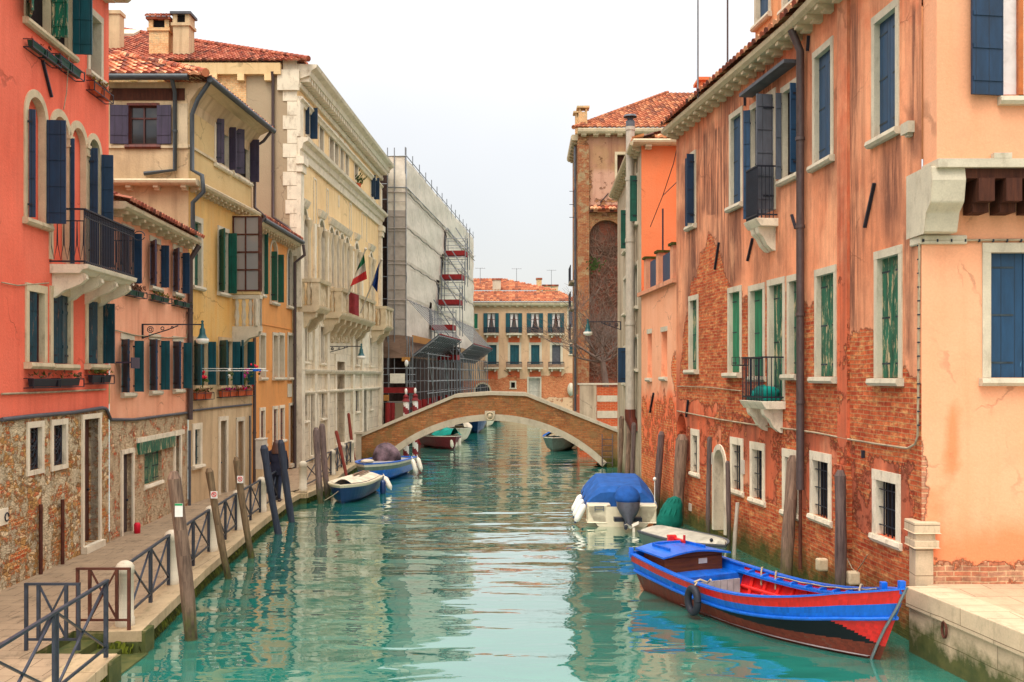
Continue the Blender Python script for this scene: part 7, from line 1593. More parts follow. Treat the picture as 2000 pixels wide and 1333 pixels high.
def person(base, h, rz):
    T = thing('person', base, 'long-haired woman in a dark navy coat walking away along the quay', 'person'); s = h / 1.66
    bm = [((0, 0, .9), .14), ((0, 0, 1.15), .135), ((0, .0, 1.34), .14), ((0, 0, 1.43), .06), ((0, .01, 1.52), .075), ((0, .01, 1.6), .06)]
    v = [Vector(p) for p, r in bm]; r = [q for p, q in bm]; e = [(i, i + 1) for i in range(5)]
    def chain(start, pts):
        pv = start
        for p, q in pts: v.append(Vector(p)); r.append(q); e.append((pv, len(v) - 1)); pv = len(v) - 1
    for sx, st in ((-1, .16), (1, -.14)):
        chain(0, [((.09 * sx, 0, .82), .095), ((.09 * sx, st * .5, .48), .06), ((.09 * sx, st, .1), .042), ((.09 * sx, st + .13, .03), .035)])
        chain(2, [((.17 * sx, 0, 1.34), .055), ((.22 * sx, -.02, 1.08), .045), ((.21 * sx, .06 - st * .6, .86), .036), ((.20 * sx, .09 - st * .6, .78), .03)])
    me = bpy.data.meshes.new('body'); me.from_pydata([p * s for p in v], e, []); o = bpy.data.objects.new('body', me); COL.objects.link(o); o.parent = T; WL[o] = Vector(base)
    o.data.materials.append(M['jeans']); sk = o.modifiers.new('skin', 'SKIN')
    for i, q in enumerate(r): me.skin_vertices[0].data[i].radius = (q * s, q * s)
    me.skin_vertices[0].data[0].use_root = True; o.modifiers.new('sub', 'SUBSURF').render_levels = 2
    B = Vector(base)
    def rings(prof, mk, nm, n=18, jit=0):
        mb = MB(); vs = []
        for z, rx, ry, oy in prof: vs += [B + Vector((rx * math.cos(2 * math.pi * k / n), oy + ry * math.sin(2 * math.pi * k / n), z)) * s for k in range(n)]
        mb.add(vs, [(i * n + k, i * n + (k + 1) % n, (i + 1) * n + (k + 1) % n, (i + 1) * n + k) for i in range(len(prof) - 1) for k in range(n)], 0, True); mb.add(vs[-n:], [tuple(range(n))]); return mb.build(nm, M[mk], T)
    rings([(.72, .2, .15, 0), (.8, .205, .16, 0), (.95, .19, .15, 0), (1.05, .175, .14, 0), (1.07, .18, .145, 0), (1.2, .2, .15, 0), (1.32, .215, .14, 0), (1.39, .17, .11, 0), (1.44, .09, .09, 0), (1.47, .085, .085, 0)], 'coat', 'coat')
    for sx, st in ((-1, .16), (1, -.14)):
        mb = MB(); mb.tube([B + Vector(p) * s for p in ((.19 * sx, 0, 1.36), (.25 * sx, -.02, 1.1), (.235 * sx, .05 - st * .6, .88))], [.075 * s, .068 * s, .055 * s], 10); mb.build('sleeve', M['coat'], T)
        mb = MB(); c = B + Vector((.232 * sx, .06 - st * .6, .83)) * s; mb.ball(c, .03 * s, .035 * s, .05 * s, n=8, k=6)
        for k in range(4): mb.tube([c + Vector((.0, -.024 + .016 * k, -.03)) * s, c + Vector((-.005 * sx, -.024 + .016 * k, -.085 + .006 * abs(k - 1.5))) * s], [.009 * s, .006 * s], 5)
        mb.tube([c + Vector((-.015 * sx, .03, -.0)) * s, c + Vector((-.02 * sx, .05, -.05)) * s], [.01 * s, .007 * s], 5); mb.build('hand', M['skin'], T)
        mb = MB(); mb.ball(B + Vector((.09 * sx, st + .07, .045)) * s, .05 * s, .13 * s, .05 * s, n=10, k=6); mb.build('shoe', M['dark_door'], T)
    mb = MB(); c = B + Vector((0, .02, 1.55)) * s; mb.ball(c, .075 * s, .09 * s, .105 * s, n=14, k=10); mb.ball(c + Vector((0, .09, -.01)) * s, .012 * s, .02 * s, .02 * s, n=6, k=4)
    for sx in (-1, 1): mb.ball(c + Vector((.075 * sx, 0, -.005)) * s, .012 * s, .02 * s, .03 * s, n=6, k=4)
    hd = mb.build('head', M['skin'], T); mb = MB()
    for sx in (-1, 1): mb.ball(c + Vector((.03 * sx, .082, .005)) * s, .01 * s, .006 * s, .008 * s, n=6, k=4)
    mb.tube([c + Vector((-.025, .08, -.05)) * s, c + Vector((.025, .08, -.05)) * s], .005, 4); mb.build('face', M['hair'], hd)
    rings([(1.3, .12, .06, -.1), (1.36, .135, .085, -.075), (1.44, .13, .1, -.045), (1.52, .115, .115, -.02), (1.6, .1, .11, -.01), (1.65, .065, .075, 0), (1.67, .02, .02, 0)], 'hair', 'hair', 16)
    T.rotation_euler.z = 0; return T
person((at(541, 900, 28.4).x, 28.4, ZP), at(541, 860, 28.4).z - ZP, 0)
# ================================================================== boats
def heap(mb, c, rx, ry, h, m=0, seed=1):                 # a bundled, folded tarpaulin
    rnd = random.Random(seed); n = 40; prof = [(1, -.1), (1.04, .12), (1.0, .35), (.86, .6), (.62, .82), (.34, .96), (.04, 1.02)]; ph = [rnd.uniform(0, 6) for _ in range(4)]; vs = []
    for i, (r, z) in enumerate(prof):
        for k in range(n):
            a = 2 * math.pi * k / n; q = r * (1 + .10 * math.sin(3 * a + ph[0] + z * 2) + .06 * math.sin(7 * a + ph[1] - z * 4) + .05 * math.sin(13 * a + ph[2] + z * 6)); vs.append(Vector((c[0] + rx * q * math.cos(a), c[1] + ry * q * math.sin(a), c[2] + h * (z + .05 * math.sin(2 * a + ph[3])))))
    mb.add(vs, [(i * n + k, i * n + (k + 1) % n, (i + 1) * n + (k + 1) % n, (i + 1) * n + k) for i in range(len(prof) - 1) for k in range(n)], m, True); mb.add(vs[-n:], [tuple(range(n))], m)
def hull(T, name, Ps, Pb, hb, sheer, keel, bands, mats, K=None, rake=.4, srake=.15, bowf=2.2, sternw=.7, n=26, flare=.5, off=0.0, bandfn=None, cap=.0, tr=True):
    """lofted hull from stern Ps to bow Pb; sheer(t), bands = rows by height fraction; returns a local frame function"""
    Ps, Pb = Vector((*Ps, 0)), Vector((*Pb, 0)); d = Pb - Ps; L = d.length; u = d / L; nn = Vector((u.y, -u.x, 0))
    def beam(t):
        if t < .5: return hb * (sternw + (1 - sternw) * math.sin(math.pi * t))
        return hb * (1 - ((t - .5) / .5) ** bowf)
    rows = [0.0] + list(bands)
    def fn(t, f, sgn, inset=0.0, dz=0.0):
        z = keel + (sheer(t) - keel) * f; ln = L; s = t * L; s = s * (1 - (rake * (1 - f)) / L * t) + srake * (1 - f) * (1 - t)
        y = max(0, beam(t) - inset) * (f ** flare if f > 0 else 0); q = Ps + u * s + nn * (sgn * y + off); return Vector((q.x, q.y, z + dz))
    mb = MB()
    for sg in (-1, 1):
        for i in range(n):
            t0, t1 = i / n, (i + 1) / n
            for k in range(len(rows) - 1):
                f0, f1 = rows[k], rows[k + 1]; m = bandfn((t0 + t1) / 2, k, f0, f1) if bandfn else min(k, len(mats) - 1)
                mb.add([fn(t0, f0, sg), fn(t1, f0, sg), fn(t1, f1, sg), fn(t0, f1, sg)], [(0, 1, 2, 3)], m, True)
    if tr:
        for k in range(len(rows) - 1): mb.add([fn(0, rows[k], -1), fn(0, rows[k], 1), fn(0, rows[k + 1], 1), fn(0, rows[k + 1], -1)], [(0, 1, 2, 3)], bandfn(0, k, rows[k], rows[k + 1]) if bandfn else min(k, len(mats) - 1))
    mb.build(name, [M[x] for x in mats], T)
    def gun(t, sg, inset=0.0, dz=0.0, zabs=None):
        q = fn(t, 1, sg, inset, dz)
        if zabs is not None: q.z = zabs
        return q
    return fn, gun, u, nn, L
def gunwale(T, gun, mk, w=.07, h=.05, n=26, name='gunwale', t0=0., t1=1.):
    mb = MB()
    for sg in (-1, 1):
        for i in range(n):
            a, b = t0 + (t1 - t0) * i / n, t0 + (t1 - t0) * (i + 1) / n
            mb.hexa([gun(a, sg, w), gun(b, sg, w), gun(b, sg, -.02), gun(a, sg, -.02)], [gun(a, sg, w, h), gun(b, sg, w, h), gun(b, sg, -.02, h), gun(a, sg, -.02, h)])
    mb.hexa([gun(t0, -1, -.02), gun(t0, 1, -.02), gun(t0 + .012, 1, -.02), gun(t0 + .012, -1, -.02)], [gun(t0, -1, -.02, h), gun(t0, 1, -.02, h), gun(t0 + .012, 1, -.02, h), gun(t0 + .012, -1, -.02, h)]) if t0 == 0 else None
    return mb.build(name, M[mk], T)
def deck(T, gun, mk, t0, t1, inset, zf, crown=.0, n=12, name='deck'):
    mb = MB(); W = 8
    for i in range(n):
        a, b = t0 + (t1 - t0) * i / n, t0 + (t1 - t0) * (i + 1) / n
        for k in range(W):
            def P(t, w):
                l, r = gun(t, -1, inset), gun(t, 1, inset); q = l.lerp(r, w); q.z = zf(t) + crown * math.sin(math.pi * w); return q
            mb.add([P(a, k / W), P(b, k / W), P(b, (k + 1) / W), P(a, (k + 1) / W)], [(0, 1, 2, 3)], 0, True)
    return mb.build(name, M[mk], T)
def fender(p, q, mk, label, r=.1):
    T = thing('fender', p, label, 'fender', 'boat fenders'); p, q = Vector(p), Vector(q); d = q - p; mb = MB(); mb.tube([p, p + d * .08, p + d * .2, p + d * .8, p + d * .92, q], [r * .35, r * .8, r, r, r * .8, r * .35], 12); mb.build('float', M[mk], T); mb = MB(); mb.tube([p - d * .25, p], [.012, .02], 6); mb.build('cord', M['boat_navy' if mk == 'white' else mk], T); mb = MB(); mb.tube([q, q + d * .08], [r * .36, r * .2], 8); mb.build('end', M['boat_navy' if mk == 'white' else mk], T)
# ------------------------------------------------------------ blue and red cargo boat
T = thing('cargo_boat', (3.6, 15.8, 0), 'blue and red wooden work boat with a small brown cabin, nearest boat at right', 'boat')
SH = lambda t: .66 - .12 * math.sin(math.pi * min(1, t * 1.15)) + .40 * max(0, (t - .45) / .55) ** 2
def bf(t, k, f0, f1):
    f = (f0 + f1) / 2
    if f > .86: return 0
    if f > .69: return 1
    if t > .845 + (.69 - f) * .5 and f > .40: return 0
    return 2 if t > .34 and f > interp(t, [(.34, .68), (.65, .545), (.85, .465), (1, .41)]) else 3
RB = [.3] + [.36 + .0125 * k for k in range(26)] + [.69, .775, .86, .93, 1.0]
fn, gun, u, nn, L = hull(T, 'hull', (2.72, 18.45), (5.2, 13.22), .88, SH, -.35, RB, ['boat_red', 'boat_blue', 'boat_black', 'boat_brown'], bandfn=bf, rake=.62, srake=.22, bowf=2.1, sternw=.8, n=96, flare=.36, off=-.06)
gunwale(T, gun, 'boat_blue', .09, .025, 40)
mb = MB()
for sg in (-1, 1):
    mb.tube([fn(i / 40, .70, sg, -.015) for i in range(41)], .03, 6)
mb.build('rubbing_strake', M['boat_blue'], T)
fz = lambda t: SH(t) - .14
deck(T, gun, 'boat_blue', .012, .25, .06, fz, .02, name='stern_deck')
mb = MB()
for sg in (-1, 1):
    for i in range(32):
        a, b = i / 32, (i + 1) / 32; fl = .84 if a < .24 or a > .86 else .42
        mb.add([fn(a, fl, sg, .05), fn(b, fl, sg, .05), gun(b, sg, .055), gun(a, sg, .055)], [(0, 1, 2, 3)], 0 if a < .24 or a > .86 else 1, True)
mb.build('bulwark', [M['boat_blue'], M['boat_red']], T)
mb = MB()                                               # side decks of the hold and coaming
for sg in (-1, 1):
    for i in range(14):
        a, b = .25 + .62 * i / 14, .25 + .62 * (i + 1) / 14
        mb.hexa([gun(a, sg, .05, -.09), gun(b, sg, .05, -.09), gun(b, sg, .24, -.09), gun(a, sg, .24, -.09)], [gun(a, sg, .05, -.05), gun(b, sg, .05, -.05), gun(b, sg, .24, -.05), gun(a, sg, .24, -.05)])
    for k in range(9): t = .29 + .06 * k; mb.hexa([gun(t, sg, .05, -.05), gun(t + .008, sg, .05, -.05), gun(t + .008, sg, .22, -.05), gun(t, sg, .22, -.05)], [gun(t, sg, .05, .0), gun(t + .008, sg, .05, .0), gun(t + .008, sg, .2, -.02), gun(t, sg, .2, -.02)])
mb.hexa([gun(.24, -1, .07, -.3), gun(.24, 1, .07, -.3), gun(.255, 1, .07, -.3), gun(.255, -1, .07, -.3)], [gun(.24, -1, .07, -.1), gun(.24, 1, .07, -.1), gun(.255, 1, .07, -.1), gun(.255, -1, .07, -.1)])
mb.build('side_deck', M['boat_blue'], T)
mb = MB()
n_ = 8
for k in range(n_):
    l, r = fn(.26, .4, -1, .06), fn(.26, .4, 1, .06); a, b = l.lerp(r, k / n_ + .004), l.lerp(r, (k + 1) / n_ - .004); z0, z1 = .0, SH(.26) - .17; o = u * .02
    mb.hexa([Vector((a.x, a.y, z0)), Vector((b.x, b.y, z0)), Vector((b.x, b.y, z0)) + o, Vector((a.x, a.y, z0)) + o], [Vector((a.x, a.y, z1)), Vector((b.x, b.y, z1)), Vector((b.x, b.y, z1)) + o, Vector((a.x, a.y, z1)) + o])
mb.build('bulkhead', M['boat_grey'], T)
deck(T, gun, 'boat_grey', .26, .9, .2, lambda t: .04, 0, name='hold_floor')
mb = MB()
for sg in (-1, 1):
    for k in range(10): t = .30 + .058 * k; mb.bar(fn(t, .42, sg, .08), fn(t, .92, sg, .08), .06, .06)
    for ff in (.9, .66): mb.tube([fn(.26 + .6 * i / 12, ff, sg, .1) for i in range(13)], .04, 6)
mb.build('ribs', M['boat_red'], T)
mb = MB(); a = gun(.56, -1, .35, zabs=.2); 
for k, (t, w) in enumerate(((.33, .5), (.44, .42), (.54, .55))): p = gun(t, 1, .3, zabs=.3 + .02 * k); q = gun(t + .13, 1, .4 + w * .2, zabs=.3 + .03 * k); mb.bar(p, q, .26, .03)
mb.build('loose_boards', M['tarp_white'], T)
deck(T, gun, 'boat_blue', .87, .985, .07, lambda t: SH(t) - .06, .03, name='foredeck')
mb = MB(); c0, c1 = .045, .175                            # cabin trunk
def CP(t, w, z): l, r = gun(t, -1, .13), gun(t, 1, .13); q = l.lerp(r, w); q.z = z; return q
for za, zb, i0, i1, t0, t1, m in ((fz(.2) - .04, .84, .04, .96, c0, c1, 0),):
    mb.hexa([CP(t0, i0, za), CP(t1, i0, za), CP(t1, i1, za), CP(t0, i1, za)], [CP(t0, i0, zb - .12), CP(t1, i0, zb - .12), CP(t1, i1, zb - .12), CP(t0, i1, zb - .12)])
for k in range(10):
    w0, w1 = .04 + .92 * k / 10, .04 + .92 * (k + 1) / 10; h = lambda w: .74 + .07 * math.sin(math.pi * w)
    for t in (c0, c1): mb.quad(CP(t, w0, .70), CP(t, w1, .70), CP(t, w1, h(w1)), CP(t, w0, h(w0)))
cab = mb.build('cabin', M['boat_wood'], T)
mb = MB()
for k in range(12):
    w0, w1 = -.03 + 1.06 * k / 12, -.03 + 1.06 * (k + 1) / 12; h = lambda w: .74 + .08 * math.sin(math.pi * max(0, min(1, w))); t0, t1 = c0 - .035, c1 + .02
    mb.hexa([CP(t0, w0, h(w0)), CP(t1, w0, h(w0)), CP(t1, w1, h(w1)), CP(t0, w1, h(w1))], [CP(t0, w0, h(w0) + .03), CP(t1, w0, h(w0) + .03), CP(t1, w1, h(w1) + .03), CP(t0, w1, h(w1) + .03)])
for w in (.22, .8): mb.bar(CP(c0, w, .74 + .08 * math.sin(math.pi * w) + .05), CP(c1 - .03, w, .74 + .08 * math.sin(math.pi * w) + .05), .035, .05)
mb.bar(CP(c0 + .0, .25, .85), CP(c0 + .0, .8, .85), .035, .05); mb.build('roof', M['boat_blue'], cab)
mb = MB(); q = CP(c1, .36, .63); mb.hexa(*[[q + u * .004 + nn * dx + Vector((0, 0, dz)) + u * e for dx, e in ((-.09, 0), (.09, 0), (.09, .01), (-.09, .01))] for dz in (-.045, .045)]); mb.build('name_plate', M['cabinet'], cab)
mb = MB(); p = CP(.0, .3, .8); mb.box(p.x - .08, p.x + .08, p.y - .08, p.y + .08, .72, .93); mb.tube([p + Vector((.02, 0, .08)), CP(.06, .28, .86)], .035, 8); mb.tube([CP(.06, .28, .80), CP(.06, .28, .98)], .022, 6); mb.build('tiller', M['boat_red'], T)
mb = MB(); mb.bar(CP(.01, -.05, .66), CP(.01, 1.05, .66), .06, .1)
for t, w in ((.01, 1.1), (.93, .5), (.985, .5)): q = CP(t, w, SH(t)); mb.box(q.x - .04, q.x + .04, q.y - .04, q.y + .04, SH(t) - .05, SH(t) + .12)
mb.build('bitt', M['boat_blue'], T)
for t in (.32, .38, .75): mb = MB(); a, b = gun(t, -1, .02, .05), gun(t + .03, -1, .2, .02); mb.tube([a, a.lerp(b, .5) + Vector((0, 0, .04)), b, b - Vector((0, 0, .22))], .015, 6); mb.build('rope', M['rope'], T)
mb = MB(); mb.tube([gun(.395, 1, -.04, .04), gun(.40, 1, .06, .08), gun(.42, 1, .12, .05), gun(.44, 1, .1, .12)], .018, 6); mb.build('rope', M['rope'], T)
mb = MB(); mb.tube([gun(.40 + .05 * k, -1, .13, .0 + .01 * (k % 2)) for k in range(10)], .011, 5); mb.build('rope', M['rope'], T)
mb = MB(); mb.tube([gun(1, 1, 0, .03), fn(.998, .8, 1, -.04), fn(.99, .6, 1, -.06), fn(.985, .4, 1, -.07), fn(.98, .2, 1, -.06)], .022, 6); mb.build('stem_band', M['steel'], T)
c = fn(.40, .80, -1, -.08); c = gun(.40, 1, -.085, -.24); T2 = thing('tyre_fender', c, 'old black tyre hung as a fender on the blue boat', 'tyre'); mb = MB(); ax = nn.normalized()
pts = [c + u * (.13 * math.cos(k * math.pi / 12)) + Vector((0, 0, .19 * math.sin(k * math.pi / 12))) for k in range(25)]; mb.tube(pts, .06, 10, 0, False); mb.build('tyre', M['rubber'], T2); mb = MB(); mb.tube([c + Vector((0, 0, .2)), gun(.40, 1, 0, .04)], .015, 5); mb.build('cord', M['rope'], T2)
# ------------------------------------------------------------ white motorboat under a blue cover, seen from its stern
T = thing('motorboat', (2.9, 28, 0), 'white motorboat under a blue cover with its outboard raised', 'boat')
SM = lambda t: .52 + .25 * t
fn, gun, u, nn, L = hull(T, 'hull', (2.85, 25.75), (3.1, 30.9), .98, SM, -.2, [.3, .5, .72, .9, 1.0], ['boat_white'], sternw=.92, bowf=2.6, rake=.5, srake=0, flare=.3)
mb = MB(); W = 14; prof = [0, .45, .62, .68, .70, .71, .70, .69]; 
def CV(t, w):
    l, r = gun(t, -1, -.03), gun(t, 1, -.03); q = l.lerp(r, w); e = min(1.0, math.sin(math.pi * w) * 1.55) ** .8; k = interp(t, [(.1, .36), (.15, .50), (.35, .54), (.6, .5), (.85, .3), (1, .08)]); q.z = SM(t) - .08 + k * e + .008 * math.sin(w * 19 + t * 7); return q
for i in range(20):
    a, b = .1 + .9 * i / 20, .1 + .9 * (i + 1) / 20
    for k in range(W): mb.add([CV(a, k / W), CV(b, k / W), CV(b, (k + 1) / W), CV(a, (k + 1) / W)], [(0, 1, 2, 3)], 0, True)
mb.add([CV(.1, k / W) for k in range(W + 1)] + [Vector((CV(.1, k / W).x, CV(.1, k / W).y, .42)) for k in range(W, -1, -1)], [tuple(range(2 * W + 2))]); mb.build('cover', M['tarp_blue'], T)
mb = MB()
for sg in (-1, 1):
    q = [gun(t, sg, i, zabs=0) for t, i in ((.0, .02), (.11, .02), (.11, .62), (.03, .62), (0, .5))]
    for z0, z1 in ((.1, .56),): n_ = len(q); vs = [Vector((p.x, p.y, z0)) for p in q] + [Vector((p.x, p.y, z1)) for p in q]; mb.add(vs, [(i, (i + 1) % n_, n_ + (i + 1) % n_, n_ + i) for i in range(n_)] + [tuple(range(n_, 2 * n_)), tuple(range(n_))])
l, r = gun(.03, -1, .6, zabs=0), gun(.03, 1, .6, zabs=0); mb.hexa([Vector((l.x, l.y, .0)), Vector((r.x, r.y, .0)), Vector((r.x, r.y + .5, .0)), Vector((l.x, l.y + .5, .0))], [Vector((l.x, l.y, .28)), Vector((r.x, r.y, .28)), Vector((r.x, r.y + .5, .28)), Vector((l.x, l.y + .5, .28))]); mb.build('swim_step', M['boat_white'], T, bevel=.02)
mb = MB(); q = gun(.0, -1, .3, zabs=.5); 
for dx in (-.1, .12): mb.bar(q + Vector((dx, -.02, .04)), q + Vector((dx, -.02, -.1)), .02)
for dz in (.03, -.05): mb.bar(q + Vector((-.1, -.02, dz)), q + Vector((.12, -.02, dz)), .02)
mb.build('boarding_ladder', M['steel'], T)
mb = MB(); q = gun(.06, 1, .05, zabs=.55); mb.tube([q, q + Vector((0, 0, .62))], .012, 6); mb.ball(q + Vector((0, 0, .66)), .05, n=8, k=6); mb.build('stern_light', M['white'], T)
cx = (gun(0, -1).x + gun(0, 1).x) / 2 + .1; cy = 25.3; V3 = lambda x, y, z: Vector((cx + x * 1.25, cy + y * 1.2, z * 1.02)); O = thing('outboard_motor', V3(0, 0, .2), 'tilted outboard motor with a blue hood on the white motorboat', 'outboard')
mb = MB(); vs = []; prof = [(.66, .2, .15, .04), (.68, .255, .22, .06), (.8, .265, .25, .12), (.95, .22, .22, .2), (1.04, .13, .14, .25), (1.06, .05, .05, .27)]
for z, rx, ry, oy in prof: vs += [V3(rx * math.cos(k * math.pi / 8), oy + ry * math.sin(k * math.pi / 8), z) for k in range(16)]
mb.add(vs, [(i * 16 + k, i * 16 + (k + 1) % 16, (i + 1) * 16 + (k + 1) % 16, (i + 1) * 16 + k) for i in range(5) for k in range(16)], 0, True); mb.add(vs[-16:], [tuple(range(16))]); mb.build('hood', M['hood'], O)
mb = MB(); vs = []; prof = [(.70, .24, .17, -.03), (.56, .235, .15, -.08), (.42, .18, .11, -.13), (.27, .09, .07, -.17), (.14, .06, .06, -.2)]
for z, rx, ry, oy in prof: vs += [V3(rx * math.cos(k * math.pi / 8), oy + ry * math.sin(k * math.pi / 8), z) for k in range(16)]
mb.add(vs, [(i * 16 + k, i * 16 + (k + 1) % 16, (i + 1) * 16 + (k + 1) % 16, (i + 1) * 16 + k) for i in range(4) for k in range(16)], 0, True); mb.build('leg', M['motor'], O)
mb = MB(); mb.tube([V3(-.1, -.5, .12), V3(-.06, -.2, .14), V3(-.02, .1, .2)], [.04, .07, .08], 10); mb.box(cx - .35, cx + .35, cy - .05, cy + .2, .2, .3); mb.build('gearcase', M['iron'], O)
mb = MB()
for k in range(3):
    an = k * 2.1 + .3; c = V3(.05, -.35, .12); d1 = Vector((math.cos(an), -.2, math.sin(an))); d2 = Vector((-math.sin(an), .3, math.cos(an))); mb.hexa([c, c + d1 * .17 + d2 * .03, c + d1 * .19 + d2 * .1, c + d2 * .07], [c + Vector((0, .015, 0)), c + d1 * .17 + d2 * .03 + Vector((0, .015, 0)), c + d1 * .19 + d2 * .1 + Vector((0, .015, 0)), c + d2 * .07 + Vector((0, .015, 0))])
mb.build('propeller', M['cream'], O)
for k, (t, w, l) in enumerate(((.30, .2, 'uppermost white fender hanging left of the motorboat cover'), (.16, .16, 'middle white fender hanging left of the motorboat'), (.02, .12, 'lowest white fender hanging at the motorboat stern corner'))):
    p = gun(t, -1, -.06, .04); fender(p, p + Vector((-.24, -.1, -.44)), 'white', l, .085)
# ------------------------------------------------------------ grey-green boat with a beige cover
T = thing('covered_boat', (3.7, 21.6, 0), 'small grey-green boat under a flat beige cover behind the blue boat', 'boat')
SG = lambda t: .34 + .06 * t
fn, gun, u, nn, L = hull(T, 'hull', (3.35, 23.0), (4.40, 20.5), .60, SG, -.2, [.4, .6, .8, .93, 1.0], ['boat_green', 'boat_green', 'boat_green', 'boat_green', 'slate'], sternw=.85, bowf=2.6, rake=.3, srake=0, flare=.35)
deck(T, gun, 'tarp_beige', .0, .99, .03, lambda t: SG(t) + .015, .10, 20, 'cover'); gunwale(T, gun, 'slate', .04, .03)
mb = MB(); q = gun(.9, 1, .1, .1); mb.ball(q, .04, n=6, k=4); mb.build('cleat', M['iron'], T)
mb = MB(); c = at(1306, 1030, 23.6); vs = []; prof = [(.25, .2, .16, 0), (.3, .27, .2, 0), (.5, .3, .22, .02), (.7, .24, .2, .06), (.85, .22, .18, .1), (1.0, .14, .12, .14), (1.05, .03, .03, .15)]
for z, rx, ry, o in prof: vs += [Vector((c.x + o + rx * math.cos(k * math.pi / 12) * (1 + .06 * (k % 2)), c.y + ry * math.sin(k * math.pi / 12) * (1 + .06 * (k % 2)), z)) for k in range(24)]
mb.add(vs, [(i * 24 + k, i * 24 + (k + 1) % 24, (i + 1) * 24 + (k + 1) % 24, (i + 1) * 24 + k) for i in range(len(prof) - 1) for k in range(24)], 0, True); mb.add(vs[-24:], [tuple(range(24))])
for k in range(10): mb.tube([vs[24 + (k * 2) % 24], vs[3 * 24 + (k * 2 + 1) % 24], vs[5 * 24 + (k * 2 + 2) % 24]], .02, 5)
tag(mb.build('wrapped_motor', M['tarp_green']), 'outboard motor wrapped in dark green tarpaulin against the thick grey post', 'outboard')
# ------------------------------------------------------------ left boats
T = thing('small_boat', (-5.1, 32, 0), 'small navy boat under a pale cover moored by the twin posts', 'boat')
SL = lambda t: .48 + .08 * t
fn, gun, u, nn, L = hull(T, 'hull', (-4.95, 34.0), (-5.22, 30.2), .66, SL, -.2, [.4, .6, .8, .92, 1.0], ['boat_navy', 'boat_navy', 'boat_navy', 'boat_navy', 'boat_white'], sternw=.85, bowf=3.4, rake=.25, srake=.05, flare=.35)
gunwale(T, gun, 'boat_white', .1, .04); deck(T, gun, 'tarp_white', .05, .9, .09, lambda t: SL(t) + .06, .12, 16, 'cover')
mb = MB(); [mb.bar(gun(t0, -1, i, .22), gun(t1, -1, i, .22), .06, .03) for t0, t1, i in ((.1, .55, .45), (.12, .6, .6), (.1, .5, .75))]; mb.build('oars', M['board'], T)
mb = MB(); p = posts[PO[5][4]][0]; a = gun(.97, -1, .0, .0); mb.tube([p + Vector((.1, 0, .1)), p.lerp(a, .5) + Vector((0, 0, -.02)), a], .012, 5); mb.build('mooring_line', M['rope'], T)
p = gun(.1, 1, -.06, .0); p = gun(.12, -1, -.1, .02); fender(p, p + Vector((.22, -.1, -.4)), 'cream', 'cream fender at the stern of the small navy boat', .09); p = gun(.22, -1, -.1, -.05); fender(p, p + Vector((.0, -.05, -.5)), 'boat_navy', 'dark blue fender hanging on the small navy boat', .1)
T = thing('blue_boat', (-5, 37.6, 0), 'bright blue boat with a grey band moored just before the footbridge', 'boat')
SB = lambda t: .62 + .1 * t
fn, gun, u, nn, L = hull(T, 'hull', (-4.55, 40.4), (-5.3, 35.7), .82, SB, -.2, [.4, .6, .74, .9, 1.0], ['boat_blue', 'boat_blue', 'boat_blue', 'boat_green', 'cream'], sternw=.88, bowf=3.0, rake=.25, srake=.05, flare=.33)
gunwale(T, gun, 'boat_blue', .1, .04); deck(T, gun, 'boat_grey', .02, .95, .1, lambda t: SB(t) - .05, .03, 10, 'deck')
mb = MB(); c = gun(.42, -1, .75, .0); heap(mb, c + Vector((-.1, .3, 0)), .5, .6, .62, 0, 4); mb.build('tarpaulin', M['tarp_violet'], T)
mb = MB(); mb.ball(gun(.92, 1, .5, .1), .25, .3, .08, n=10, k=6); mb.build('cushion', M['tarp_white'], T)
for k, (t, l) in enumerate(((.3, 'larger white fender on the bright blue left boat'), (.08, 'white fender at the stern of the bright blue left boat'))): p = gun(t, -1, -.1, .0); fender(p, p + Vector((.15, -.1, -.5)), 'cream', l, .09)
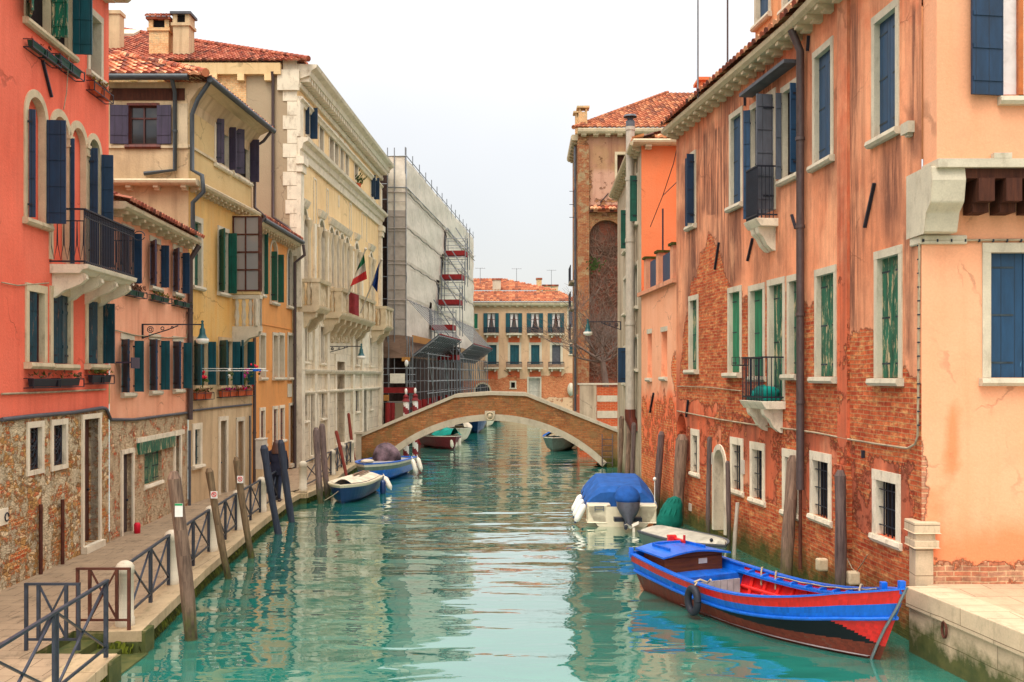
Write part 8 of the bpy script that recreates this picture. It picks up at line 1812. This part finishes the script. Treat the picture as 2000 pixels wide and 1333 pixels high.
# ------------------------------------------------------------ boats beyond the bridge
def far_boat(name, Ps, Pb, hb, sh, hullm, cov, label, crown=.45, zc=.08, c0=.05, c1=.95, stern=.85):
    T = thing(name, ((Ps[0] + Pb[0]) / 2, (Ps[1] + Pb[1]) / 2, 0), label, 'boat'); S_ = lambda t: sh + .1 * t
    fn, gun, u, nn, L = hull(T, 'hull', Ps, Pb, hb, S_, -.2, [.4, .65, .85, 1.0], [hullm, hullm, hullm, hullm], sternw=stern, bowf=2.8, rake=.4, srake=.05, flare=.35, n=16); gunwale(T, gun, 'cream', .06, .04, 16)
    deck(T, gun, cov, c0, c1, -.02, lambda t: S_(t) + zc + .05 * math.sin(t * 14), crown, 14, 'cover'); return gun, T
g_, T = far_boat('red_boat', (-4.6, 55.6), (-2.95, 52.6), .85, .6, 'boat_dkred', 'tarp_teal', 'dark red boat with a teal tarpaulin seen through the arch', .35)
for k, dx in enumerate((0, .3, .6)): p = Vector((-3.2 + dx * .6, 52.8 + .2 * k, .62)); fender(p, p + Vector((.03, 0, -.5)), 'cream', ('left', 'middle', 'right')[k] + ' one of three cream fenders on the dark red boat', .1)
g_, T = far_boat('white_boat', (-4.0, 63), (-3.0, 57.5), 1.0, .75, 'boat_white', 'tarp_white', 'pale boat under a loose cream cover seen through the arch', .6)
mb = MB(); heap(mb, (-4.45, 57, .7), .75, .8, .7, 0, 9); mb.build('side_cover', M['tarp_blue'], T)
far_boat('distant_boat', (-3.4, 73), (-2.3, 67.5), 1.0, .8, 'boat_navy', 'tarp_blue', 'blue covered boat behind the cream-covered one', .5)
far_boat('distant_boat', (-2.6, 81), (-1.9, 76), .9, .6, 'boat_white', 'tarp_beige', 'small pale boat just under the keystone', .3)
far_boat('distant_boat', (-1.9, 88), (-1.2, 84), .9, .6, 'boat_green', 'tarp_green', 'farthest dark green boat right of the keystone', .3)
far_boat('moored_boat', (3.0, 54.5), (2.05, 51.0), .8, .62, 'boat_green', 'tarp_blue', 'grey-green boat with a blue cover under the right of the arch', .3, c0=.3, c1=.8)
